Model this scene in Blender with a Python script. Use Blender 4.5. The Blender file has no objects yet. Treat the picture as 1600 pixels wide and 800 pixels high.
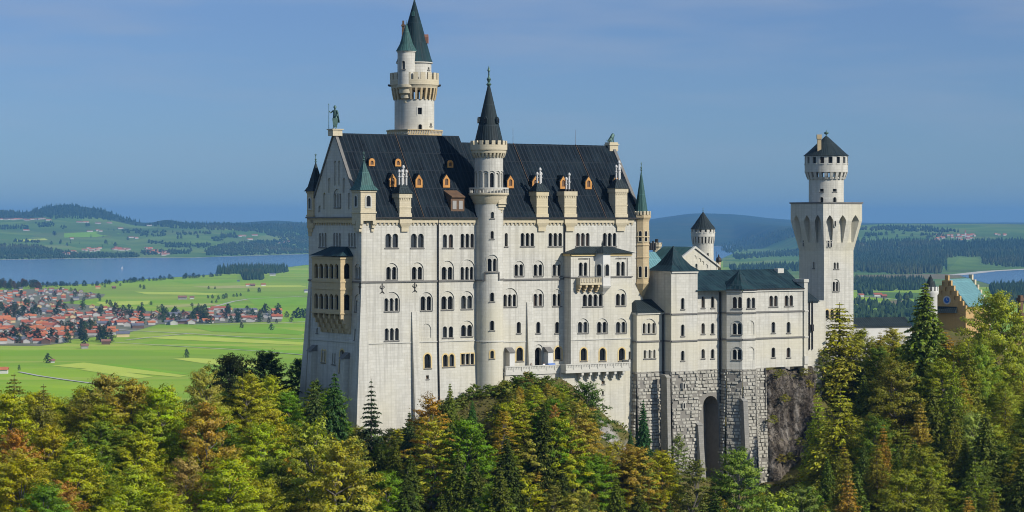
import bpy, math, random
import numpy as np
from mathutils import Vector, Matrix, noise
from mathutils.geometry import delaunay_2d_cdt

R = math.radians
SC = bpy.context.scene
COL = SC.collection
rnd = random.Random(7)

# ------------------------------------------------------------------ camera
FPX, CX, HY, CAMZ = 3840.0, 800.0, 350.0, 180.0       # focal length in photo pixels, optical centre, horizon row, eye height
cam = bpy.data.objects.new("camera", bpy.data.cameras.new("camera"))
COL.objects.link(cam)
cam.location = (0, 0, CAMZ)
cam.rotation_euler = (R(90), 0, 0)
cam.data.sensor_width = 36
cam.data.lens = 36 * FPX / 1600
cam.data.shift_y = -50 / 1600
cam.data.clip_start = 1
cam.data.clip_end = 90000
SC.camera = cam

# ------------------------------------------------------------------ sun, sky, exposure
SUN_AZ, SUN_EL = 59, 34          # degrees to the right of straight behind the camera; degrees above the horizon
sd = Vector((math.sin(R(SUN_AZ)) * math.cos(R(SUN_EL)), -math.cos(R(SUN_AZ)) * math.cos(R(SUN_EL)), math.sin(R(SUN_EL))))
sl = bpy.data.lights.new("sun", 'SUN')
sl.energy = 4.6
sl.angle = R(0.5)
sl.color = (1.0, 0.945, 0.85)
so = bpy.data.objects.new("sun", sl)
COL.objects.link(so)
so.rotation_euler = sd.to_track_quat('Z', 'Y').to_euler()

W = bpy.data.worlds.new("World")
SC.world = W
W.use_nodes = True
wn, wl = W.node_tree.nodes, W.node_tree.links
wn.clear()
wout = wn.new('ShaderNodeOutputWorld')
wbg = wn.new('ShaderNodeBackground')
wsky = wn.new('ShaderNodeTexSky')
wsky.sky_type = 'NISHITA'
wsky.sun_disc = False
wsky.sun_elevation = R(SUN_EL)
wsky.sun_rotation = math.atan2(sd.x, sd.y)
wsky.altitude = 900
wsky.air_density = 1.0
wsky.dust_density = 0.2
wsky.ozone_density = 2.0
wtint = wn.new('ShaderNodeMix'); wtint.data_type = 'RGBA'; wtint.blend_type = 'MULTIPLY'
wtint.inputs[0].default_value = 1.0
wtc = wn.new('ShaderNodeTexCoord')
wsep = wn.new('ShaderNodeSeparateXYZ')
wl.new(wtc.outputs['Generated'], wsep.inputs[0])
wramp = wn.new('ShaderNodeValToRGB')          # deeper air colour low in the sky, neutral higher up
wramp.color_ramp.elements[0].position = 0.0
wramp.color_ramp.elements[0].color = (0.185, 0.285, 0.465, 1)
wramp.color_ramp.elements[1].position = 0.45
wramp.color_ramp.elements[1].color = (1.22, 1.12, 1.02, 1)
e = wramp.color_ramp.elements.new(0.085); e.color = (0.235, 0.30, 0.46, 1)
wl.new(wsep.outputs['Z'], wramp.inputs[0])
# thin streaks of high cloud
wmap = wn.new('ShaderNodeMapping'); wmap.inputs['Scale'].default_value = (9, 9, 60)
wmap.inputs['Rotation'].default_value = (0, R(3), 0)
wl.new(wtc.outputs['Generated'], wmap.inputs[0])
wnoi = wn.new('ShaderNodeTexNoise'); wnoi.inputs['Scale'].default_value = 1.0; wnoi.inputs['Detail'].default_value = 4
wl.new(wmap.outputs[0], wnoi.inputs['Vector'])
wcr = wn.new('ShaderNodeMapRange'); wcr.inputs[1].default_value = 0.45; wcr.inputs[2].default_value = 0.8
wcr.inputs[3].default_value = 0.0; wcr.inputs[4].default_value = 0.5
wl.new(wnoi.outputs[0], wcr.inputs[0])
wchi = wn.new('ShaderNodeMapRange'); wchi.inputs[1].default_value = 0.0; wchi.inputs[2].default_value = 0.09
wl.new(wsep.outputs['Z'], wchi.inputs[0])
wcm = wn.new('ShaderNodeMath'); wcm.operation = 'MULTIPLY'
wl.new(wcr.outputs[0], wcm.inputs[0]); wl.new(wchi.outputs[0], wcm.inputs[1])
wcl = wn.new('ShaderNodeMix'); wcl.data_type = 'RGBA'
wcl.inputs[7].default_value = (2.1, 2.4, 3.0, 1)
wl.new(wsky.outputs[0], wtint.inputs[6]); wl.new(wramp.outputs[0], wtint.inputs[7])
wl.new(wcm.outputs[0], wcl.inputs[0]); wl.new(wtint.outputs[2], wcl.inputs[6])
wl.new(wcl.outputs[2], wbg.inputs[0])
wbg.inputs[1].default_value = 0.15
wl.new(wbg.outputs[0], wout.inputs[0])

SC.view_settings.view_transform = 'Standard'
SC.view_settings.look = 'None'
SC.view_settings.exposure = 0.25
SC.view_settings.gamma = 1
SC.render.engine = 'CYCLES'
cy = SC.cycles
cy.use_denoising = True
cy.max_bounces = 6; cy.diffuse_bounces = 3; cy.glossy_bounces = 2; cy.transmission_bounces = 3
cy.transparent_max_bounces = 4; cy.volume_bounces = 0
cy.filter_width = 1.05
cy.use_adaptive_sampling = True
cy.adaptive_threshold = 0.02
HAZE_DENSITY = 3.4e-5

# ------------------------------------------------------------------ materials
MATS = {}
class NT:
    def __init__(self, name):
        m = bpy.data.materials.new(name); m.use_nodes = True
        self.m = m; self.n = m.node_tree.nodes; self.l = m.node_tree.links
        self.n.clear()
        self.out = self.n.new('ShaderNodeOutputMaterial')
        MATS[name] = m
    def node(self, t, **kw):
        nd = self.n.new(t)
        for k, v in kw.items(): setattr(nd, k, v)
        return nd
    def set(self, sock, v):
        if isinstance(v, bpy.types.NodeSocket): self.l.new(v, sock)
        else:
            if isinstance(v, tuple) and len(v) == 3 and sock.type == 'RGBA': v = (*v, 1)
            sock.default_value = v
    def mix(self, f, a, b, mode='MIX'):
        nd = self.node('ShaderNodeMix', data_type='RGBA', blend_type=mode)
        self.set(nd.inputs[0], f); self.set(nd.inputs[6], a); self.set(nd.inputs[7], b)
        return nd.outputs[2]
    def math(self, op, a, b=0.0, c=None):
        nd = self.node('ShaderNodeMath', operation=op)
        self.set(nd.inputs[0], a); self.set(nd.inputs[1], b)
        if c is not None: self.set(nd.inputs[2], c)
        return nd.outputs[0]
    def rng(self, v, a, b, c=0.0, d=1.0):
        nd = self.node('ShaderNodeMapRange')
        self.set(nd.inputs[0], v)
        for i, x in enumerate((a, b, c, d)): nd.inputs[i + 1].default_value = x
        return nd.outputs[0]
    def coord(self, which='Object', scale=(1, 1, 1), rot=(0, 0, 0)):
        tc = self.node('ShaderNodeTexCoord'); mp = self.node('ShaderNodeMapping')
        mp.inputs['Scale'].default_value = scale; mp.inputs['Rotation'].default_value = rot
        self.l.new(tc.outputs[which], mp.inputs[0]); return mp.outputs[0]
    def pos(self, scale=(1, 1, 1), rot=(0, 0, 0)):
        g = self.node('ShaderNodeNewGeometry'); mp = self.node('ShaderNodeMapping')
        mp.inputs['Scale'].default_value = scale; mp.inputs['Rotation'].default_value = rot
        self.l.new(g.outputs['Position'], mp.inputs[0]); return mp.outputs[0]
    def noise(self, vec, scale=1.0, detail=4.0, rough=0.55):
        nd = self.node('ShaderNodeTexNoise'); self.l.new(vec, nd.inputs['Vector'])
        nd.inputs['Scale'].default_value = scale; nd.inputs['Detail'].default_value = detail
        nd.inputs['Roughness'].default_value = rough
        return nd.outputs[0]
    def bump(self, h, strength=0.5, dist=0.05):
        nd = self.node('ShaderNodeBump'); nd.inputs['Strength'].default_value = strength
        nd.inputs['Distance'].default_value = dist; self.l.new(h, nd.inputs['Height']); return nd.outputs[0]
    def principled(self, col, rough=0.8, metal=0.0, normal=None, spec=0.3):
        p = self.node('ShaderNodeBsdfPrincipled')
        self.set(p.inputs['Base Color'], col); self.set(p.inputs['Roughness'], rough)
        p.inputs['Metallic'].default_value = metal
        p.inputs['Specular IOR Level'].default_value = spec
        if normal is not None: self.l.new(normal, p.inputs['Normal'])
        self.l.new(p.outputs[0], self.out.inputs[0])
        return p

def stone(name, c1, c2, mortar, bw=1.15, bh=0.46, stain=0.45, streakcol=(0.33, 0.31, 0.27)):
    t = NT(name)
    uv = t.coord('UV')
    b = t.node('ShaderNodeTexBrick')
    t.l.new(uv, b.inputs['Vector'])
    b.inputs['Color1'].default_value = (*c1, 1); b.inputs['Color2'].default_value = (*c2, 1)
    b.inputs['Mortar'].default_value = (*mortar, 1)
    b.inputs['Scale'].default_value = 1.0
    b.inputs['Mortar Size'].default_value = 0.022
    b.inputs['Mortar Smooth'].default_value = 0.4
    b.inputs['Brick Width'].default_value = bw; b.inputs['Row Height'].default_value = bh
    p = t.pos()
    n1 = t.noise(t.pos((0.09, 0.09, 0.07)), 1.0, 6)
    n2 = t.noise(t.pos((1.5, 1.5, 0.055)), 1.0, 6, 0.62)      # long run-off streaks
    n3 = t.noise(p, 1.7, 5)
    c = t.mix(t.rng(n1, 0.35, 0.75, 0.0, 0.38), b.outputs[0], t.mix(0.5, c1, streakcol))
    c = t.mix(t.rng(n2, 0.46, 0.72, 0.0, stain), c, streakcol)
    c = t.mix(t.rng(n3, 0.3, 0.7, 0.0, 0.22), c, tuple(x * 1.12 for x in c2))
    n4 = t.noise(t.pos((0.05, 0.05, 0.05)), 1.0, 3)
    c = t.mix(t.rng(n4, 0.48, 0.68, 0.0, 0.6), c, (c1[0] * 0.98, c1[1] * 0.93, c1[2] * 0.76))
    h = t.math('ADD', t.math('MULTIPLY', b.outputs['Fac'], -1.0), t.math('MULTIPLY', n3, 0.7))
    t.principled(c, 0.88, 0, t.bump(h, 0.35, 0.03), 0.2)
    return t.m

stone('limestone', (0.515, 0.498, 0.44), (0.44, 0.424, 0.37), (0.34, 0.325, 0.28), 1.3, 0.55, 0.85, (0.27, 0.258, 0.225))
stone('warm_stone', (0.48, 0.385, 0.235), (0.43, 0.335, 0.195), (0.40, 0.31, 0.19), 0.9, 0.4, 0.4, (0.30, 0.22, 0.14))
stone('cream_stone', (0.51, 0.45, 0.325), (0.46, 0.40, 0.28), (0.34, 0.29, 0.2), 0.9, 0.4, 0.35, (0.34, 0.29, 0.2))
stone('tawny_brick', (0.50, 0.33, 0.135), (0.41, 0.26, 0.10), (0.36, 0.26, 0.15), 0.5, 0.2, 0.35, (0.2, 0.12, 0.06))
stone('red_brick', (0.46, 0.24, 0.14), (0.38, 0.18, 0.10), (0.30, 0.2, 0.14), 0.5, 0.2, 0.3, (0.2, 0.12, 0.08))

t = NT('rubble_stone')
n1 = t.noise(t.pos((0.5, 0.5, 0.5)), 1, 6); n2 = t.noise(t.pos(), 3.0, 6); n3 = t.noise(t.pos((0.6, 0.6, 0.05)), 1, 4)
c = t.mix(t.rng(n1, 0.3, 0.7), (0.43, 0.41, 0.35), (0.30, 0.285, 0.24))
c = t.mix(t.rng(n3, 0.48, 0.72, 0, 0.65), c, (0.17, 0.16, 0.14))
t.principled(c, 0.92, 0, t.bump(n2, 0.9, 0.12), 0.15)

t = NT('joint_shade_stone')  # backing behind the base blocks, darkened to carry the shadow in their joints
n1 = t.noise(t.pos(), 1.3, 4)
t.principled(t.mix(n1, (0.24, 0.225, 0.195), (0.14, 0.13, 0.115)), 0.95, 0, None, 0.1)
stone('grey_stone', (0.27, 0.26, 0.235), (0.20, 0.195, 0.175), (0.13, 0.125, 0.11), 0.8, 0.42, 0.4, (0.14, 0.13, 0.12))
t = NT('trim_stone')
n1 = t.noise(t.pos(), 1.3, 4)
t.principled(t.mix(n1, (0.50, 0.485, 0.43), (0.40, 0.385, 0.335)), 0.85, 0, None, 0.2)
t = NT('dark_trim')
n1 = t.noise(t.pos(), 1.1, 4)
t.principled(t.mix(n1, (0.10, 0.098, 0.09), (0.19, 0.18, 0.165)), 0.85, 0, None, 0.2)
t = NT('yellow_trim')
n1 = t.noise(t.pos(), 1.1, 4)
t.principled(t.mix(n1, (0.56, 0.44, 0.22), (0.46, 0.35, 0.17)), 0.85, 0, None, 0.2)

def seamroof(name, ca, cb, cpat, rough=0.42, pitch=0.62, pat=0.5, metal=0.0, spec=0.4):
    t = NT(name)
    uv = t.node('ShaderNodeSeparateXYZ'); t.l.new(t.coord('UV'), uv.inputs[0])
    u = t.math('DIVIDE', uv.outputs[0], pitch)
    fr = t.math('FRACT', u)
    seam = t.math('LESS_THAN', t.math('ABSOLUTE', t.math('SUBTRACT', fr, 0.5)), 0.115)
    cell = t.math('FLOOR', u); cv = t.math('FLOOR', t.math('DIVIDE', uv.outputs[1], 4.3))
    cmb = t.node('ShaderNodeCombineXYZ'); t.l.new(cell, cmb.inputs[0]); t.l.new(cv, cmb.inputs[1])
    wn_ = t.node('ShaderNodeTexWhiteNoise'); t.l.new(cmb.outputs[0], wn_.inputs['Vector'])
    c = t.mix(wn_.outputs['Value'], ca, cb)
    n1 = t.noise(t.pos((0.35, 0.35, 0.12)), 1, 5)
    c = t.mix(t.rng(n1, 0.45, 0.75, 0, pat), c, cpat)
    vl = t.math('LESS_THAN', t.math('FRACT', t.math('DIVIDE', uv.outputs[1], 4.3)), 0.03)
    c = t.mix(t.math('MULTIPLY', t.math('MAXIMUM', seam, vl), 0.7), c, tuple(x * 1.5 + 0.02 for x in ca))
    n2 = t.noise(t.pos(), 1.3, 3)
    h = t.math('ADD', seam, t.math('MULTIPLY', n2, 0.35))
    t.principled(c, t.rng(n1, 0.3, 0.7, rough - 0.08, rough + 0.16), metal, t.bump(h, 0.6, 0.05), spec)
seamroof('dark_roof', (0.0015, 0.0050, 0.0090), (0.006, 0.0125, 0.0185), (0.016, 0.025, 0.031), 0.66, 0.95, 0.8, 0, 0.06)
seamroof('slate_roof', (0.012, 0.021, 0.024), (0.007, 0.012, 0.015), (0.03, 0.042, 0.042), 0.62, 0.6, 0.5, 0, 0.15)
seamroof('copper_roof', (0.032, 0.086, 0.078), (0.022, 0.058, 0.058), (0.025, 0.045, 0.048), 0.6, 0.5, 0.6, 0, 0.15)
seamroof('dark_copper_roof', (0.005, 0.015, 0.020), (0.013, 0.034, 0.041), (0.028, 0.068, 0.074), 0.6, 0.95, 0.6, 0, 0.08)
seamroof('bright_copper_roof', (0.085, 0.195, 0.205), (0.065, 0.155, 0.17), (0.07, 0.15, 0.16), 0.55, 0.7, 0.35)

def plain(name, ca, cb, rough=0.7, sc=1.0, metal=0.0, bump=0.0, spec=0.3):
    t = NT(name)
    n1 = t.noise(t.pos(), sc, 5)
    t.principled(t.mix(t.rng(n1, 0.3, 0.7), ca, cb), rough, metal, t.bump(n1, bump, 0.05) if bump else None, spec)
plain('glass', (0.006, 0.007, 0.009), (0.012, 0.012, 0.013), 0.22, 0.6, 0, 0, 0.25)
plain('dim_curtain', (0.045, 0.032, 0.024), (0.03, 0.022, 0.018), 0.5)
plain('glass_sheen', (0.02, 0.022, 0.026), (0.03, 0.032, 0.036), 0.12, 0.6, 0, 0, 0.6)
plain('purple_curtain', (0.20, 0.09, 0.20), (0.26, 0.12, 0.24), 0.8)
plain('orange_wood', (0.50, 0.25, 0.065), (0.38, 0.165, 0.04), 0.6)
plain('brown_wood', (0.13, 0.075, 0.04), (0.085, 0.05, 0.03), 0.7)
plain('black_iron', (0.012, 0.012, 0.013), (0.03, 0.028, 0.027), 0.5)
plain('bronze', (0.05, 0.10, 0.085), (0.10, 0.17, 0.14), 0.5, 2.0, 0.3)
plain('white_pot', (0.50, 0.49, 0.47), (0.38, 0.37, 0.35), 0.7)
plain('bark', (0.07, 0.055, 0.042), (0.15, 0.13, 0.11), 0.9, 2.0, 0, 0.6)
plain('pale_bark', (0.20, 0.18, 0.15), (0.11, 0.095, 0.08), 0.9, 2.0, 0, 0.4)
plain('white_plaster', (0.56, 0.55, 0.51), (0.48, 0.465, 0.43), 0.85, 0.1)
plain('ochre_plaster', (0.58, 0.45, 0.24), (0.52, 0.40, 0.2), 0.85, 0.1)
plain('grey_plaster', (0.30, 0.29, 0.27), (0.22, 0.21, 0.2), 0.85, 0.3)
plain('barn_wood', (0.13, 0.075, 0.045), (0.10, 0.06, 0.04), 0.85, 0.3)
plain('house_plaster', (0.46, 0.44, 0.40), (0.36, 0.345, 0.31), 0.85, 0.1)
plain('tile_red', (0.36, 0.10, 0.045), (0.27, 0.075, 0.036), 0.8, 0.15)
plain('tile_orange', (0.45, 0.15, 0.055), (0.36, 0.115, 0.045), 0.8, 0.15)
plain('tile_brown', (0.26, 0.12, 0.08), (0.19, 0.095, 0.065), 0.8, 0.15)
plain('tile_grey', (0.09, 0.095, 0.12), (0.14, 0.14, 0.16), 0.7, 0.15)
plain('road', (0.46, 0.44, 0.38), (0.40, 0.38, 0.33), 0.9, 0.02)
plain('shore', (0.50, 0.47, 0.40), (0.40, 0.38, 0.32), 0.9, 0.01)
plain('skin', (0.50, 0.32, 0.24), (0.46, 0.29, 0.21), 0.6)
plain('white_cloth', (0.72, 0.72, 0.72), (0.65, 0.65, 0.66), 0.8)
plain('blue_cloth', (0.03, 0.13, 0.42), (0.03, 0.11, 0.36), 0.8)
plain('dark_cloth', (0.03, 0.03, 0.04), (0.05, 0.05, 0.06), 0.8)

# foliage: object colour times per-leaf variation stored on the mesh
def leafmat(name, transl=0.35):
    t = NT(name)
    oi = t.node('ShaderNodeObjectInfo')
    at_ = t.node('ShaderNodeAttribute'); at_.attribute_name = 'tone'
    sp = t.node('ShaderNodeSeparateColor'); t.l.new(at_.outputs['Color'], sp.inputs[0])
    hs = t.node('ShaderNodeHueSaturation')
    t.l.new(oi.outputs['Color'], hs.inputs['Color'])
    t.l.new(t.rng(sp.outputs[1], 0, 1, 0.48, 0.528), hs.inputs['Hue'])
    t.l.new(t.rng(sp.outputs[2], 0, 1, 0.85, 1.1), hs.inputs['Saturation'])
    t.l.new(t.rng(sp.outputs[0], 0, 1, 0.38, 1.62), hs.inputs['Value'])
    d = t.node('ShaderNodeBsdfPrincipled'); t.l.new(hs.outputs[0], d.inputs['Base Color'])
    d.inputs['Roughness'].default_value = 0.6; d.inputs['Specular IOR Level'].default_value = 0.03
    tr = t.node('ShaderNodeBsdfTranslucent')
    t.l.new(t.mix(0.5, hs.outputs[0], t.mix(1.0, hs.outputs[0], (1.25, 1.2, 0.5), 'MULTIPLY')), tr.inputs[0])
    mx = t.node('ShaderNodeMixShader'); mx.inputs[0].default_value = transl
    t.l.new(d.outputs[0], mx.inputs[1]); t.l.new(tr.outputs[0], mx.inputs[2])
    t.l.new(mx.outputs[0], t.out.inputs[0])
leafmat('leaves', 0.27)
leafmat('needles', 0.24)

t = NT('far_wood')
n1 = t.noise(t.pos((0.01, 0.01, 0.01)), 1.0, 4); n2 = t.noise(t.pos((0.0016, 0.0016, 0.0016)), 1.0, 3)
c = t.mix(t.rng(n1, 0.3, 0.7), (0.014, 0.034, 0.010), (0.035, 0.058, 0.015))
c = t.mix(t.rng(n2, 0.5, 0.75, 0, 0.5), c, (0.10, 0.085, 0.02))
t.principled(c, 0.9, 0, None, 0.1)

t = NT('meadow')          # valley floor: mown strips and grazing land
v = t.node('ShaderNodeTexVoronoi'); v.inputs['Scale'].default_value = 1.0
t.l.new(t.pos((1 / 520, 1 / 330, 0), (0, 0, R(14))), v.inputs['Vector'])
sp = t.node('ShaderNodeSeparateColor'); t.l.new(v.outputs['Color'], sp.inputs[0])
v2 = t.node('ShaderNodeTexVoronoi'); v2.inputs['Scale'].default_value = 1.0
t.l.new(t.pos((1 / 900, 1 / 75, 0), (0, 0, R(-9))), v2.inputs['Vector'])
sp2 = t.node('ShaderNodeSeparateColor'); t.l.new(v2.outputs['Color'], sp2.inputs[0])
c = t.mix(sp.outputs[0], (0.185, 0.33, 0.012), (0.29, 0.41, 0.022))
c = t.mix(t.rng(sp.outputs[1], 0.5, 0.9, 0, 0.75), c, (0.33, 0.37, 0.05))
c = t.mix(t.math('MULTIPLY', sp2.outputs[0], 0.6), c, (0.18, 0.335, 0.012))
c = t.mix(t.rng(sp2.outputs[1], 0.7, 1.0, 0, 0.8), c, (0.38, 0.41, 0.07))
n1 = t.noise(t.pos((0.004, 0.004, 0)), 1, 6)
c = t.mix(t.rng(n1, 0.35, 0.7, 0, 0.5), c, (0.155, 0.28, 0.012))
n2 = t.noise(t.pos((0.0006, 0.0006, 0)), 1, 4)
c = t.mix(t.rng(n2, 0.45, 0.68, 0, 0.6), c, (0.165, 0.20, 0.05))
t.principled(c, 0.95, 0, None, 0.05)

t = NT('pasture')          # duller grazing land beyond the lake and the moor
v = t.node('ShaderNodeTexVoronoi'); v.inputs['Scale'].default_value = 1.0
t.l.new(t.pos((1 / 260, 1 / 520, 0), (0, 0, R(20))), v.inputs['Vector'])
sp = t.node('ShaderNodeSeparateColor'); t.l.new(v.outputs['Color'], sp.inputs[0])
n1 = t.noise(t.pos((0.0022, 0.0022, 0)), 1, 6); n2 = t.noise(t.pos((0.0006, 0.0006, 0)), 1, 5)
c = t.mix(sp.outputs[0], (0.085, 0.165, 0.028), (0.15, 0.23, 0.045))
c = t.mix(t.rng(sp.outputs[1], 0.6, 1.0, 0, 0.6), c, (0.20, 0.22, 0.07))
c = t.mix(t.rng(n1, 0.42, 0.68, 0, 0.65), c, (0.055, 0.11, 0.024))
c = t.mix(t.rng(n2, 0.50, 0.68, 0, 0.5), c, (0.045, 0.08, 0.024))
t.principled(c, 0.95, 0, None, 0.05)

plain('village_soil', (0.10, 0.115, 0.045), (0.19, 0.17, 0.12), 0.95, 0.035)
def field(name, ca, cb):
    t = NT(name)
    n1 = t.noise(t.pos((0.02, 0.004, 0), (0, 0, R(20))), 1, 5)
    t.principled(t.mix(t.rng(n1, 0.3, 0.7), ca, cb), 0.95, 0, None, 0.05)
field('mown_field', (0.44, 0.50, 0.075), (0.36, 0.44, 0.055))
field('lush_field', (0.16, 0.31, 0.012), (0.2, 0.36, 0.02))
field('hay_field', (0.38, 0.37, 0.12), (0.33, 0.34, 0.10))
field('moor_field', (0.19, 0.155, 0.075), (0.15, 0.13, 0.06))

t = NT('hill_ground')     # forest floor, grass and exposed limestone on the castle hill
g = t.node('ShaderNodeNewGeometry'); sx = t.node('ShaderNodeSeparateXYZ'); t.l.new(g.outputs['Normal'], sx.inputs[0])
n1 = t.noise(t.pos((0.15, 0.15, 0.15)), 1, 6); n2 = t.noise(t.pos(), 0.7, 6)
c = t.mix(t.rng(n1, 0.3, 0.7), (0.085, 0.088, 0.022), (0.10, 0.075, 0.03))
rk = t.mix(t.rng(n2, 0.3, 0.7), (0.15, 0.14, 0.125), (0.34, 0.32, 0.29))
steep = t.math('ADD', t.rng(sx.outputs[2], 0.58, 0.32, 0, 1), t.math('MULTIPLY', t.math('SUBTRACT', n1, 0.5), 1.2))
c = t.mix(t.rng(steep, 0.3, 0.6), c, rk)
t.principled(c, 0.95, 0, t.bump(n2, 0.8, 0.4), 0.1)

t = NT('rock')
n1 = t.noise(t.pos((0.18, 0.18, 0.07)), 1, 8, 0.62); n2 = t.noise(t.pos(), 1.1, 8, 0.65); n3 = t.noise(t.pos((0.5, 0.5, 0.05)), 1, 5)
c = t.mix(t.rng(n1, 0.35, 0.65), (0.075, 0.060, 0.047), (0.175, 0.15, 0.122))
c = t.mix(t.rng(n3, 0.52, 0.72, 0, 0.6), c, (0.33, 0.31, 0.28))
n4 = t.noise(t.pos((0.7, 0.7, 0.03), ), 1, 6)
c = t.mix(t.rng(n4, 0.5, 0.68, 0, 0.8), c, (0.045, 0.038, 0.032))
c = t.mix(t.rng(n2, 0.5, 0.8, 0, 0.6), c, (0.06, 0.052, 0.045))
g = t.node('ShaderNodeNewGeometry'); sx = t.node('ShaderNodeSeparateXYZ'); t.l.new(g.outputs['Normal'], sx.inputs[0])
c = t.mix(t.rng(t.math('ADD', sx.outputs[2], t.math('MULTIPLY', n2, 0.4)), 0.75, 1.0), c, (0.12, 0.11, 0.03))
vc = t.node('ShaderNodeTexVoronoi'); vc.feature = 'DISTANCE_TO_EDGE'; vc.inputs['Scale'].default_value = 1.0
wv = t.node('ShaderNodeVectorMath', operation='ADD'); t.l.new(t.pos((0.55, 0.55, 0.24), (0, R(12), 0)), wv.inputs[0])
nw_ = t.node('ShaderNodeTexNoise'); t.l.new(t.pos((0.6, 0.6, 0.6)), nw_.inputs['Vector']); t.l.new(nw_.outputs['Color'], wv.inputs[1]); t.l.new(wv.outputs[0], vc.inputs['Vector'])
crk = t.rng(vc.outputs['Distance'], 0.0, 0.07, 1, 0)
c = t.mix(t.math('MULTIPLY', crk, 0.75), c, (0.03, 0.026, 0.022))
t.principled(c, 0.95, 0, t.bump(t.math('SUBTRACT', t.math('ADD', n2, n1), t.math('MULTIPLY', crk, 0.8)), 1.0, 0.5), 0.1)

t = NT('water')
p = t.principled((0.03, 0.09, 0.17), 0.13, 0, None, 0.9)

# ------------------------------------------------------------------ pixels and frames
def at(px, py, Y): return Vector(((px - CX) / FPX * Y, Y, CAMZ - (py - HY) / FPX * Y))
def gnd(px, py, z=0.0): return at(px, py, (CAMZ - z) * FPX / (py - HY))

class Frame:
    """a vertical plane through (ox, oy); s runs along it, n stands out of it, z is up"""
    def __init__(s, ox, oy, deg):
        s.o = (ox, oy); a = R(deg); s.deg = deg
        s.u = (math.cos(a), math.sin(a)); s.n = (math.sin(a), -math.cos(a))
    @classmethod
    def between(c, p, q):
        return c(p[0], p[1], math.degrees(math.atan2(q[1] - p[1], q[0] - p[0])))
    def P(s, a, n, z):
        return Vector((s.o[0] + s.u[0] * a + s.n[0] * n, s.o[1] + s.u[1] * a + s.n[1] * n, z))
    def xy(s, a, n): p = s.P(a, n, 0); return (p.x, p.y)
    def inv(s, p):
        dx, dy = p[0] - s.o[0], p[1] - s.o[1]
        return dx * s.u[0] + dy * s.u[1], dx * s.n[0] + dy * s.n[1]
    def ray(s, px, py, n=0.0):
        dx = (px - CX) / FPX
        t_ = (s.o[0] * s.n[0] + s.o[1] * s.n[1] + n) / (dx * s.n[0] + s.n[1])
        a = (t_ * dx - s.o[0]) * s.u[0] + (t_ - s.o[1]) * s.u[1]
        return a, CAMZ + (HY - py) / FPX * t_
    def S(s, px, n=0.0): return s.ray(px, HY, n)[0]
    def Z(s, px, py, n=0.0): return s.ray(px, py, n)[1]
    def Y(s, px, n=0.0):
        dx = (px - CX) / FPX
        return (s.o[0] * s.n[0] + s.o[1] * s.n[1] + n) / (dx * s.n[0] + s.n[1])

def ray_plane(px, py, p0, nrm):
    d = Vector(((px - CX) / FPX, 1, (HY - py) / FPX)); o = Vector((0, 0, CAMZ))
    return o + d * ((p0 - o).dot(nrm) / d.dot(nrm))

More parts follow.
